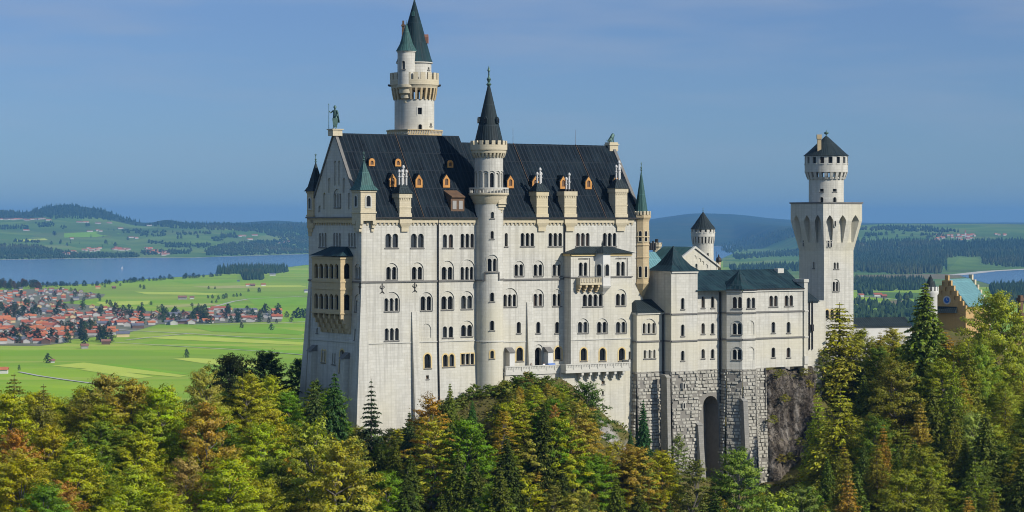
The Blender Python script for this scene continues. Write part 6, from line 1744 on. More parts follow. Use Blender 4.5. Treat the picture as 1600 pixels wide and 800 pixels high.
# ------------------------------------------------------------------ houses
def house_mesh(L, Wd, h, pitch, roofmat, wallmat):
    m = MB(); fr = Frame(0, 0, 0)
    m.prism(Frame(L / 2, 0, 90), [(-Wd / 2, 0), (Wd / 2, 0), (Wd / 2, h), (0, h + Wd / 2 * pitch), (-Wd / 2, h)], -L, 0)
    w = m.build('house', wallmat); m = MB(); e = 1.0
    for sg in (-1, 1):
        q = [(sg * (Wd / 2 + e), h - e * pitch + .05), (0, h + Wd / 2 * pitch + .05), (0, h + Wd / 2 * pitch + .5), (sg * (Wd / 2 + e), h - e * pitch + .5)]
        m.cross(Frame(0, 0, 0), q, -L / 2 - e, L / 2 + e)
    m.box(fr, L * .2, L * .2 + .8, -.4, .4, h + Wd * .3, h + Wd / 2 * pitch + 1.3)
    r_ = m.build('roof', roofmat)
    a, b = w.data, r_.data
    bpy.data.objects.remove(w); bpy.data.objects.remove(r_)
    return a, b
HM = {}
def house(p, rot, size, roofmat, wallmat, label, group, cat='house'):
    k = (size, roofmat, wallmat)
    if k not in HM:
        L, Wd, h, pt = {'small': (10, 8.5, 4.5, .5), 'medium': (12.5, 10, 5.0, .5), 'large': (20, 13, 5.6, .5), 'hall': (34, 15, 5.5, .35), 'hut': (7, 5.5, 3.0, .5)}[size]
        HM[k] = house_mesh(L, Wd, h, pt, roofmat, wallmat)
    w = bpy.data.objects.new('barn' if cat == 'barn' else 'house', HM[k][0]); COL.objects.link(w); w.location = p; w.rotation_euler = (0, 0, rot)
    r_ = bpy.data.objects.new('roof', HM[k][1]); COL.objects.link(r_); r_.parent = w
    tag(w, label, cat, group); return w
RN = {'tile_red': 'red', 'tile_orange': 'orange', 'tile_brown': 'brown', 'tile_grey': 'grey'}
ZN = [  # picture area, number, min spacing, sizes, where
    ([(-8, 501), (95, 499), (100, 535), (60, 540), (-8, 538)], 62, (8, 3.0), ('medium', 'large', 'large'), 'in the dense near edge of the village', .0),
    ([(-8, 455), (60, 451), (120, 455), (160, 459), (155, 464), (110, 470), (-8, 472)], 62, (7, 2.0), ('small', 'medium'), 'in the upper village near the lake', .1),
    ([(-8, 474), (70, 470), (110, 478), (205, 484), (205, 490), (100, 499), (-8, 498)], 66, (8, 2.6), ('small', 'medium', 'medium'), 'in the middle rows of the village', .1),
    ([(100, 500), (150, 492), (245, 490), (250, 505), (195, 522), (105, 530)], 46, (10, 3.6), ('medium', 'large'), 'on the village edge facing the green fields', .05),
    ([(250, 490), (330, 484), (440, 487), (440, 503), (330, 506), (255, 508)], 36, (9, 3.5), ('medium', 'medium', 'large', 'hall'), 'scattered among trees towards the palace', .4)]
placed = []; rh = random.Random(11)
for poly, n, (mx, my), sizes, where, grey in ZN:
    xs = [p[0] for p in poly]; ys = [p[1] for p in poly]; k = 0; tries = 0
    while k < n and tries < 6000:
        tries += 1; px, py = rh.uniform(min(xs), max(xs)), rh.uniform(min(ys), max(ys))
        if not inside((px, py), poly): continue
        if any(abs(px - a) < mx * .8 and abs(py - b) < my * .8 for a, b in placed): continue
        placed.append((px, py)); k += 1
        rm = rh.choices(['tile_red', 'tile_orange', 'tile_brown', 'tile_grey'], [.33, .42, .17, .08 + grey])[0]
        wm = rh.choices(['house_plaster', 'ochre_plaster', 'barn_wood'], [.78, .12, .10])[0]
        lab = f"{RN[rm]} roofed {'white' if wm == 'house_plaster' else 'ochre' if wm == 'ochre_plaster' else 'wooden'} house {where}"
        house(on_land(px, py), rh.choice((.25, 1.8, .4, 1.65)) + rh.uniform(-.2, .2), rh.choice(sizes), rm, wm, lab, lab)
for px, py, size, rm, wm, rot, lab, cat in (
    (192, 526.5, 'large', 'tile_grey', 'ochre_plaster', .2, 'ochre barn with dark grey roof at the end of the field track', 'barn'),
    (165.5, 538.5, 'medium', 'tile_brown', 'barn_wood', .1, 'brown roofed wooden barn just below the village trees', 'barn'),
    (132, 545, 'small', 'tile_brown', 'grey_plaster', .3, 'tiny weathered hut alone on the green field below the village', 'hut'),
    (81, 567, 'hut', 'tile_brown', 'white_plaster', .2, 'tiny brown roofed hut beside the lone round field tree', 'hut'),
    (4, 584, 'medium', 'tile_orange', 'white_plaster', .1, 'white house with orange roof above the near forest edge', 'house'),
    (153, 451, 'medium', 'tile_orange', 'ochre_plaster', .1, 'orange roofed barn alone on the lakeside meadow', 'barn'),
    (178, 451, 'small', 'tile_brown', 'barn_wood', .3, 'dark wooden shed on the lakeside meadow', 'shed'),
    (387.5, 447.5, 'medium', 'tile_orange', 'white_plaster', .2, 'orange roofed white farmhouse in the open meadow below the peninsula wood', 'house'),
    (395, 447.5, 'medium', 'tile_brown', 'barn_wood', .2, 'brown barn next to the orange roofed farmhouse', 'barn'),
    (411.5, 447.3, 'medium', 'tile_red', 'white_plaster', .2, 'red roofed farmhouse standing alone in the open meadow', 'house'),
    (285, 468, 'large', 'tile_brown', 'grey_plaster', .1, 'long weathered barn beside the meadow track', 'barn'),
    (300, 467.5, 'small', 'tile_brown', 'white_plaster', .1, 'small white hay barn beside the long weathered barn', 'barn'),
    (404, 430, 'medium', 'tile_grey', 'white_plaster', .1, 'white farmhouse at the edge of the peninsula wood', 'house'),
    (426, 431, 'large', 'tile_grey', 'white_plaster', .1, 'long white house in front of the peninsula wood', 'house'),
    (479, 457, 'medium', 'tile_grey', 'white_plaster', .2, 'white barn in the meadow beside the palace loggia', 'barn'),
    (372.5, 440, 'hut', 'tile_grey', 'blue_cloth', .2, 'small blue shed on the meadow below the peninsula wood', 'shed'),
    (1345, 464, 'medium', 'tile_red', 'white_plaster', .3, 'white house with red roof just past the square tower', 'house'),
    (1371, 463.5, 'large', 'tile_red', 'white_plaster', .2, 'large red roofed farmhouse in the fields behind the gallery', 'house'),
    (1381, 465, 'medium', 'tile_red', 'barn_wood', .2, 'red roofed barn next to the large farmhouse', 'barn'),
    (1491, 417.5, 'medium', 'tile_red', 'barn_wood', .2, 'red roofed farm on the clearing within the great forest', 'house'),
    (1546, 408, 'small', 'tile_grey', 'white_plaster', .2, 'white chapel like house at the forest clearing edge', 'house')):
    house(on_land(px, py), rot, size, rm, wm, lab, None, cat)
HS = {}
def hamlet(spots, lab, size=('large', 'medium')):
    for px, py in spots:
        L, Wd, h, pt = {'medium': (16, 11, 6.0, .48), 'large': (24, 14, 7.0, .48), 'hall': (40, 17, 6.5, .35)}[rh.choice(size)]
        p = on_land(px, py); fr = Frame(p.x, p.y, rh.uniform(0, 40)); rm = rh.choice(('tile_red', 'tile_orange', 'tile_orange', 'tile_brown'))
        HS.setdefault('house_plaster', MB()).box(fr, -L / 2, L / 2, -Wd / 2, Wd / 2, p.z - 1, p.z + h)
        HS.setdefault(rm, MB()).cross(fr, [(-Wd / 2 - 1, p.z + h), (Wd / 2 + 1, p.z + h), (0, p.z + h + Wd / 2 * pt + .5)], -L / 2 - 1, L / 2 + 1)
hamlet([(x + rh.uniform(-1.5, 1.5), 343.5 + rh.uniform(-.6, 1.2)) for x in range(2, 80, 6)], 'small far house in the row below the long wooded hill', ('large', 'hall'))
hamlet([(124, 348.5), (134, 348.7), (153, 350), (171, 349.5), (188, 358.2), (233, 353.5), (140, 362.5), (152, 361.5), (157, 362.5), (41, 361), (112, 374), (205, 372.5), (213, 372.8)], 'lone far farm on the meadows beyond the lake', ('large', 'hall'))
hamlet([(100 + rh.uniform(0, 22), 393 + rh.uniform(0, 6)) for _ in range(10)] + [(126 + rh.uniform(0, 30), 388.5 + rh.uniform(0, 5)) for _ in range(12)], 'red roofed house of the far shore hamlet west of the jetty', ('medium', 'large'))
hamlet([(178 + rh.uniform(0, 34), 388 + rh.uniform(0, 4)) for _ in range(12)] + [(222 + rh.uniform(0, 42), 389 + rh.uniform(0, 12)) for _ in range(20)], 'white house in the lakeside village on the far shore', ('medium', 'large', 'hall'))
hamlet([(375, 370), (380, 369.5), (398, 369), (390, 375), (440, 381), (448, 379)], 'pale far farm among woods beyond the lake', ('large', 'hall'))
hamlet([(1462 + rh.uniform(0, 66), 367.5 + rh.uniform(0, 10)) for _ in range(34)] + [(1555 + rh.uniform(0, 20), 366 + rh.uniform(0, 3)) for _ in range(5)], 'red roofed house of the hill village beyond the great forest', ('large', 'medium'))
hamlet([(1342 + rh.uniform(0, 12), 381.5 + rh.uniform(0, 2)) for _ in range(5)] + [(1442 + rh.uniform(0, 10), 379 + rh.uniform(0, 3)) for _ in range(4)], 'pale house at the upper edge of the great forest', ('large',))
fm_ = MB(); mats_ = list(HS)
for i, k in enumerate(mats_):
    for f, uv in zip(HS[k].f, HS[k].uv): fm_.face([Vector(HS[k].v[j]) for j in f], uv, i)
o = fm_.build('far_hamlets', mats_[0], None, mats_[1:]); tag(o, 'scattered far hamlets of white houses with red roofs beyond the lake and forests', 'houses', None, 'stuff')
# church tower of the hill village and a boat on the lake
p = on_land(1508.5, 371); ch_ = empty('church', p, 'white church with pointed steeple in the far hill village', 'church')
m = MB(); f0 = Frame(p.x, p.y, 0); m.box(f0, -4, 4, -4, 4, p.z, p.z + 26); m.box(f0, 4, 26, -6, 6, p.z, p.z + 11); m.build('wall', 'white_plaster', ch_)
m = MB(); m.lathe(p.x, p.y, [(6, p.z + 26), (.1, p.z + 46)], 4, off=.785); m.cross(f0, [(-7, p.z + 11), (7, p.z + 11), (0, p.z + 19)], 4, 27); m.build('roof', 'tile_red', ch_)
p = gnd(191, 420.5); p.z = .8; bo = empty('sailboat', p, 'tiny white sailing boat alone on the lake', 'boat')
m = MB(); f0 = Frame(p.x, p.y, 10); m.hexa([f0.P(a, n, .7) for a, n in ((-3.5, .8), (3, .8), (3, -.8), (-3.5, -.8))], [f0.P(a, n, 2.2) for a, n in ((-4.2, 1.4), (5, .3), (5, -.3), (-4.2, -1.4))]); m.build('hull', 'white_pot', bo)
m = MB(); m.prism(f0, [(-3.6, 3.2), (.8, 3.2), (.8, 12)], -.06, .06); m.build('sail', 'white_cloth', bo); m = MB(); m.tube(f0.P(.95, 0, 2), f0.P(.95, 0, 13), .1, seg=5); m.build('mast', 'bark', bo)

# ------------------------------------------------------------------ the castle hill
CP = []
def cp(px, Y, z): CP.append(((px - CX) / FPX * Y, Y, z))
for px, Y, z in (
    (470, 500, 143), (520, 478, 141), (565, 474, 134), (600, 478, 135), (640, 482, 138), (700, 487, 142.5), (765, 492, 145.5), (800, 494, 147.5), (830, 495, 149.3), (870, 497, 149), (905, 499, 147), (925, 499, 142), (960, 503, 138), (985, 507, 134), (1020, 512, 130), (1070, 514, 127), (1110, 517, 126), (1160, 519, 124), (1200, 524, 125), (1240, 528, 126), (1275, 530, 130),
    (1270, 545, 143), (1285, 553, 142), (1330, 575, 145), (1400, 596, 147), (1460, 606, 148), (1530, 605, 150), (1600, 585, 141), (1680, 580, 138),
    (600, 540, 141), (800, 560, 144), (1000, 570, 146), (1200, 590, 150), (1400, 650, 152), (1600, 680, 150), (700, 600, 136), (1000, 640, 140),
    (560, 455, 124), (640, 462, 126), (700, 468, 134), (760, 472, 138), (820, 478, 143), (860, 481, 144), (900, 484, 139), (940, 488, 128), (1000, 494, 119), (1080, 498, 116), (1160, 502, 114), (1240, 508, 115), (1300, 520, 122), (1330, 545, 134), (1420, 555, 137), (1520, 555, 139), (1600, 552, 136),
    (560, 425, 117), (700, 430, 115), (820, 440, 119), (900, 445, 117), (1000, 450, 108), (1160, 455, 105), (1300, 470, 112), (1420, 490, 120), (1560, 490, 121), (1680, 490, 120),
    (500, 380, 108), (700, 385, 102), (900, 390, 100), (1100, 395, 96), (1300, 410, 99), (1500, 420, 104), (1680, 420, 106),
    (560, 320, 92), (900, 320, 84), (1300, 330, 84), (1600, 340, 90), (900, 240, 70), (900, 150, 60), (200, 150, 70), (1500, 150, 70),
    (-80, 330, 112), (0, 400, 124), (0, 450, 131), (0, 480, 131), (-80, 450, 130), (120, 330, 110), (150, 400, 123), (150, 455, 132), (280, 330, 108), (280, 405, 122), (280, 460, 132), (400, 345, 106), (400, 415, 121), (400, 470, 135), (430, 500, 139), (330, 480, 134), (450, 440, 125),
    (-200, 520, 110), (0, 540, 112), (200, 545, 112), (380, 560, 118), (0, 620, 60), (200, 640, 55), (400, 660, 70), (0, 720, 10), (200, 740, 5), (400, 760, 15), (600, 700, 95), (600, 800, 40), (900, 740, 100), (900, 860, 30), (1200, 760, 110), (1200, 880, 30), (1500, 780, 115), (1500, 900, 30), (1750, 700, 110), (1750, 850, 20),
    (600, 960, -6), (900, 1000, -6), (1200, 1000, -6), (1500, 1000, -6), (200, 860, -6), (0, 820, -6), (-300, 800, -6), (1800, 1000, -6), (-700, 500, 80), (-700, 800, -6), (2300, 600, 90), (2300, 900, -6)): cp(px, Y, z)
CPa = np.array(CP)
def hill_z(X, Y):
    X = np.asarray(X, float); Y = np.asarray(Y, float); sh = X.shape; X = X.ravel(); Y = Y.ravel()
    d2 = (X[:, None] - CPa[None, :, 0]) ** 2 + (Y[:, None] - CPa[None, :, 1]) ** 2 + 4.0
    w = d2 ** -1.9; z = (w * CPa[None, :, 2]).sum(1) / w.sum(1)
    z = z + .9 * np.sin(X / 7.3 + Y / 11) * np.sin(Y / 6.1 - X / 17) + .5 * np.sin(X / 3.1 + 1) * np.sin(Y / 2.7 + X / 5)
    return z.reshape(sh)
gx = np.arange(-300, 330, 2.5); gy_ = np.concatenate([np.arange(150, 380, 6.0), np.arange(380, 640, 2.5), np.arange(640, 1010, 8.0)])
GX, GY = np.meshgrid(gx, gy_); GZ = np.concatenate([hill_z(GX[i:i + 20], GY[i:i + 20]) for i in range(0, len(gy_), 20)])
nv, nu = GX.shape; idx = np.arange(nv * nu).reshape(nv, nu)
fc_ = np.stack([idx[:-1, :-1], idx[:-1, 1:], idx[1:, 1:], idx[1:, :-1]], -1).reshape(-1, 4)
me = bpy.data.meshes.new('castle_hill'); me.from_pydata(np.stack([GX, GY, GZ], -1).reshape(-1, 3).tolist(), [], fc_.tolist())
me.materials.append(MATS['hill_ground']); me.polygons.foreach_set('use_smooth', [True] * len(fc_)); me.update()
o = bpy.data.objects.new('castle_hill', me); COL.objects.link(o); struct(o)

# rock faces: craggy sheets with real relief
def crag(name, fr, s0, s1, z0, z1, n, depth, seed, lean=.2, nx=120, nz=150, rag=1.5, mat='rock'):
    V = []; q = random.Random(seed); off = Vector((q.uniform(0, 90), q.uniform(0, 90), q.uniform(0, 90)))
    for j in range(nz + 1):
        for i in range(nx + 1):
            u, v = i / nx, j / nz; edge_ = min(u, 1 - u) * 2
            zt = z1 - rag * (.5 + .5 * noise.noise(Vector((u * 6, seed, 0)))) * (1 if v > .95 else v)
            a = s0 + (s1 - s0) * u; z = z0 + (zt - z0) * v
            P3 = Vector((a * .16, z * .10, 0)) + off
            h = noise.fractal(P3, 1.0, 2.0, 6) * .55 + (1 - abs(noise.noise(P3 * 1.7))) * .5 - .35 + noise.noise(P3 * 7) * .14 + abs(noise.noise(Vector((P3.x * 5, P3.y * 2.6, 3)))) * .12 - .04
            ledge = (math.floor(z / 4.2 + noise.noise(P3 * 2) * .8) * 4.2 - z) * .05
            nn = n + depth * h + ledge + (1 - v) * lean * (z1 - z0) - depth * 1.4 * max(0, 1 - edge_ * 5) ** 2 - (1.2 * max(0, v - .93) / .07)
            V.append(fr.P(a, nn, z))
    Fq = [(j * (nx + 1) + i, j * (nx + 1) + i + 1, (j + 1) * (nx + 1) + i + 1, (j + 1) * (nx + 1) + i) for j in range(nz) for i in range(nx)]
    me = bpy.data.meshes.new(name); me.from_pydata([tuple(v) for v in V], [], Fq); me.materials.append(MATS[mat])
    me.update()
    me.polygons.foreach_set('use_smooth', [True] * len(Fq)); o = bpy.data.objects.new(name, me); COL.objects.link(o); struct(o); return o
crag('rock_face', F, F.S(1197, NE + 1), F.S(1285, NE + 1), 117, 149.3, NE + .2, 2.6, 3, .05)
crag('rock_outcrop', F, F.S(914, 8), F.S(938, 8), 118, 138, 8.0, 2.4, 8, .22, 40, 50)
crag('rock_outcrop', F, F.S(1396, -10), F.S(1500, -10), 118, 133, 22, 3.0, 9, .35, 60, 40)
crag('rock_outcrop', F, F.S(680, 18), F.S(706, 18), 112, 122, 24, 2.4, 12, .3, 40, 40)

# ------------------------------------------------------------------ haze
m = MB(); f0 = Frame(0, 0, 0); m.box(f0, -16500, 16500, -46500, 400, -10, 470)
hz_ = m.build('haze', 'white_plaster'); hz_.data.materials.clear(); hz_['kind'] = 'stuff'; hz_['label'] = 'thin blue autumn haze filling the valley air'; hz_['category'] = 'haze'
hm = bpy.data.materials.new('haze'); hm.use_nodes = True; hn = hm.node_tree.nodes; hn.clear()
ho = hn.new('ShaderNodeOutputMaterial'); hv = hn.new('ShaderNodeVolumePrincipled')
hv.inputs['Color'].default_value = (0.16, 0.41, 0.77, 1); hv.inputs['Density'].default_value = HAZE_DENSITY; hv.inputs['Anisotropy'].default_value = 0.0
hm.node_tree.links.new(hv.outputs[0], ho.inputs['Volume']); hz_.data.materials.append(hm)

# ================================================================== TREES
def leaf_mesh(name, cen, nor, size, tone, mat, aspect=.62, along=None):
    """many single leaf-spray faces: cen, nor (N,3); size (N,); tone (N,3)"""
    N = len(cen); r_ = np.random.default_rng(N)
    nor = nor / np.linalg.norm(nor, axis=1, keepdims=True)
    ref = r_.normal(size=(N, 3)) if along is None else along + r_.normal(size=(N, 3)) * .15
    x = ref - (ref * nor).sum(1, keepdims=True) * nor; x /= np.linalg.norm(x, axis=1, keepdims=True) + 1e-9
    y = np.cross(nor, x); s = size[:, None]
    V = np.stack([cen - x * s * .5, cen - y * s * .5 * aspect + x * s * .08, cen + x * s * .5, cen + y * s * .5 * aspect + x * s * .08], 1).reshape(-1, 3)
    me = bpy.data.meshes.new(name)
    me.vertices.add(4 * N); me.vertices.foreach_set('co', V.astype(np.float32).ravel())
    me.loops.add(4 * N); me.loops.foreach_set('vertex_index', np.arange(4 * N, dtype=np.int32))
    me.polygons.add(N); me.polygons.foreach_set('loop_start', np.arange(0, 4 * N, 4, dtype=np.int32))
    me.update(calc_edges=True); me.validate()
    at_ = me.attributes.new('tone', 'FLOAT_COLOR', 'POINT')
    c = np.ones((N, 4), np.float32); c[:, :3] = np.clip(tone, 0, 1); at_.data.foreach_set('color', np.repeat(c, 4, 0).ravel())
    me.materials.append(MATS[mat]); return me
def wood_mesh(name, segs, mat='bark', seg=6):
    m = MB(); m.smooth = True
    for p, q, r0, r1 in segs: m.tube(p, q, r0, r1, seg)
    o = m.build(name, mat); me = o.data; bpy.data.objects.remove(o); return me

def broad(seed, H, Rc, nspray, nleaf, lsz, zl=.16, top=.75, flat=.26, airy=1.0):
    r_ = np.random.default_rng(seed); C, Nn, S, Tn, AL = [], [], [], [], []; segs = []
    tr = [Vector((0, 0, -1.2))]
    for k in range(1, 6): tr.append(Vector((r_.normal() * .12 * k, r_.normal() * .12 * k, H * .17 * k)))
    for k in range(5): segs.append((tr[k], tr[k + 1], H * .018 * (1 - k * .17), H * .018 * (1 - (k + 1) * .17)))
    ph = r_.uniform(0, 6.28, 4)
    for i in range(nspray):
        t_ = ((i + r_.random()) / nspray) ** .85; az = i * 2.39996 + r_.normal() * .35
        env = math.sin(math.pi * min(.985, max(.06, t_ ** top * .92 + .06))) ** .62
        env *= 1 + .16 * math.sin(2 * az + ph[0] + 3 * t_) + .12 * math.sin(3 * az + ph[1] - 5 * t_) + .10 * math.sin(5 * az + ph[2])
        rho = math.sqrt(r_.uniform(.12, 1.05)); rad = Rc * env * rho
        z = H * (zl + (1 - zl) * t_) + r_.normal() * H * .015
        c = np.array([rad * math.cos(az), rad * math.sin(az), z - .10 * rad])
        rs = Rc * r_.uniform(.17, .30) * (1 - .25 * t_)
        n = int(nleaf * (rs / (Rc * .235)) ** 2)
        u = np.sqrt(r_.random(n)); an = r_.random(n) * 6.283
        out = np.array([math.cos(az), math.sin(az), 0])
        el = math.radians(-14 + 66 * t_ ** 1.4 * (1.15 - .6 * rho) + r_.normal() * 9)          # limbs droop low down and reach up near the top
        ax = out * math.cos(el) + np.array([0, 0, math.sin(el)]); sdv = np.array([-out[1], out[0], 0]); nv_ = np.cross(ax, sdv); nv_ = nv_ if nv_[2] > 0 else -nv_
        u = u * np.where(r_.random(n) < .16, 1.3, 1.0)
        loc = ax * (u * np.cos(an) * rs * 1.42)[:, None] + sdv * (u * np.sin(an) * rs * .78)[:, None] + nv_ * (r_.normal(size=n) * rs * flat * .5 - .15 * u * u * rs)[:, None]
        C.append(c + loc); AL.append(np.tile(ax, (n, 1)) * .9 + r_.normal(size=(n, 3)) * .5); S.append(lsz * r_.uniform(.65, 1.35, n))
        lo_ = loc.copy(); lo_[:, 2] = lo_[:, 2] * 2.2 + rs * .35
        nn = lo_ / rs * .95 + r_.normal(size=(n, 3)) * .42 + np.array([0, 0, .35]) + out * .3
        Nn.append(nn); st = r_.uniform(.2, .8); sh = r_.random()
        Tn.append(np.stack([np.clip(st * .6 + .4 * r_.random(n), 0, 1), np.clip(sh * .6 + .4 * r_.random(n), 0, 1), r_.random(n)], 1))
        if i % 6 == 0: 
            b = tr[min(4, max(1, int((z / H - .08) / .17)))]; segs.append((b + Vector((0, 0, -.3)), Vector(c), H * .005, H * .0016))
    cm = leaf_mesh('crown', np.concatenate(C), np.concatenate(Nn), np.concatenate(S), np.concatenate(Tn), 'leaves', .5, np.concatenate(AL))
    return wood_mesh('trunk', segs, 'pale_bark'), cm, H
def conifer(seed, H, Rb, whorls, per, twigs, zl=.06, droop=.25, tsz=.75, mat='needles', power=.9, gap=0.0):
    r_ = np.random.default_rng(seed); C, Nn, S, Tn, Al = [], [], [], [], []
    segs = [(Vector((0, 0, -1.5)), Vector((0, 0, H * .5)), H * .014, H * .009), (Vector((0, 0, H * .5)), Vector((0, 0, H)), H * .009, .03)]
    for w in range(whorls):
        t_ = zl + (1 - zl) * ((w + r_.uniform(-.25, .25)) / whorls); t_ = min(.992, max(zl, t_))
        L0 = Rb * (1 - t_) ** power + .16
        for k in range(per):
            if r_.random() < gap: continue
            az = k * 6.2832 / per + w * 1.1 + r_.normal() * .22; L = L0 * r_.uniform(.68, 1.16)
            d = np.array([math.cos(az), math.sin(az), 0.0]); sd_ = np.array([-d[1], d[0], 0])
            n = max(5, int(twigs * L / Rb)); u = (np.arange(n) + r_.random(n)) / n; u = .12 + .9 * u
            lift = r_.normal(size=n) * .07 * L; zc_ = lift - droop * L * (u ** 1.3) + .16 * L * np.clip(u - .7, 0, 1) * 2 + (.10 * L * np.sin(u * 3.1))
            side = (r_.random(n) - .5) * 2; wd = L * .26 * (1.05 - u * .75)
            p = np.array([0, 0, H * t_]) + d * (u * L)[:, None] + sd_ * (side * wd)[:, None]; p[:, 2] += zc_ - np.abs(side) * .12 * wd
            C.append(p); S.append(tsz * r_.uniform(.6, 1.3, n) * (.55 + .45 * L / Rb))
            Nn.append(np.stack([r_.normal(size=n) * .8, r_.normal(size=n) * .8, np.full(n, .55)], 1) + d * .5)
            Al.append(d * .7 + sd_ * (side * .9)[:, None] + np.array([0, 0, -.45]))
            st = r_.uniform(.15, .8); Tn.append(np.stack([np.clip(st * .5 + .45 * r_.random(n) + .18 * (u - .5), 0, 1), np.clip(.5 + r_.normal(size=n) * .2, 0, 1), r_.random(n)], 1))
            if L > Rb * .3: segs.append((Vector((0, 0, H * t_)), Vector((d[0] * L * .8, d[1] * L * .8, H * t_ - droop * L * .7)), H * .0022, .02))
    cm = leaf_mesh('crown', np.concatenate(C), np.concatenate(Nn), np.concatenate(S), np.concatenate(Tn), mat, .42, np.concatenate(Al))
    return wood_mesh('trunk', segs, 'bark', 5), cm, H

TV = {}
TV['beech'] = [broad(s, 18, 5.6, 165, 170, .37, zl=.14) for s in (1, 2, 3, 4, 5, 6)]
TV['bush_tree'] = [broad(s, 12, 4.2, 95, 140, .34, zl=.08) for s in (11, 12, 13)]
TV['airy'] = [broad(s, 19, 4.0, 130, 95, .34, zl=.10, top=.55, flat=.2) for s in (21, 22)]
TV['oak'] = [broad(s, 18, 7.2, 190, 190, .42, zl=.12, top=.95) for s in (31, 32)]
TV['spruce'] = [conifer(s, 24, 4.7, 46, 12, 84, tsz=.78) for s in (41, 42, 43, 44)]
TV['thin_spruce'] = [conifer(s, 15, 2.9, 19, 7, 44, .05, .12, .66, gap=.10) for s in (51, 52)]
TV['larch'] = [conifer(s, 21, 4.8, 32, 10, 84, .05, .06, .55, 'leaves', .72, .12) for s in (61, 62)]
TV['shrub'] = [broad(s, 3.2, 2.3, 34, 70, .34, zl=.02, top=.7) for s in (71, 72, 73)]
TV['far_tree'] = [broad(s, 12, 4.8, 44, 30, 1.25, zl=.02, flat=.5) for s in (81, 82, 83)]
TV['far_spruce'] = [conifer(s, 17, 3.6, 10, 6, 10, .04, .25, 1.9) for s in (91, 92)]
NAMES = {'beech': 'beech_tree', 'bush_tree': 'small_tree', 'airy': 'slender_tree', 'oak': 'broadleaf_tree', 'spruce': 'spruce_tree', 'thin_spruce': 'spruce_tree', 'larch': 'larch_tree', 'shrub': 'shrub', 'far_tree': 'round_tree', 'far_spruce': 'spruce_tree'}
rt_ = random.Random(3)
def tree(kind, p, h, col, label, group=None, wide=1.0, var=None):
    tm, cm, H = TV[kind][var if var is not None else rt_.randrange(len(TV[kind]))]
    e = bpy.data.objects.new(NAMES[kind], None); COL.objects.link(e); e.location = p
    s_ = h / H; e.scale = (s_ * wide, s_ * wide, s_); e.rotation_euler = (0, 0, rt_.uniform(0, 6.28))
    if kind not in ('shrub',) :
        t_ = bpy.data.objects.new('trunk', tm); COL.objects.link(t_); t_.parent = e
    c = bpy.data.objects.new('crown', cm); COL.objects.link(c); c.parent = e
    c.color = (*[max(0.004, x * rt_.uniform(.88, 1.12)) for x in col], 1)
    tag(e, label, 'shrub' if kind == 'shrub' else 'tree', group); return e
OLIVE = (.335, .345, .010); GREEN = (.15, .225, .011); ORANGE = (.40, .25, .03); AMBER = (.36, .28, .022); DARK = (.024, .040, .012); SPR = (.105, .13, .016); SPRY = (.22, .235, .025); BROWN = (.28, .23, .035)
def g(*c): return tuple(x * 1.5 for x in c)
def ground(px, Y):
    X = (px - CX) / FPX * Y; return Vector((X, Y, float(hill_z(np.array([X]), np.array([Y]))[0])))
def hero(kind, px, ytop, Y, col, label, wide=1.0, var=None, minh=3):
    p = ground(px, Y); h = max(minh, CAMZ - (ytop - HY) / FPX * Y - p.z); p.z -= .3
    hero.spots.append((p.x, p.y, wide * h)); col = tuple(x * min(1.7, .34 / max(col)) for x in col) if max(col) > .03 else col; return tree(kind, p, h, col, label, None, wide, var)
hero.spots = []
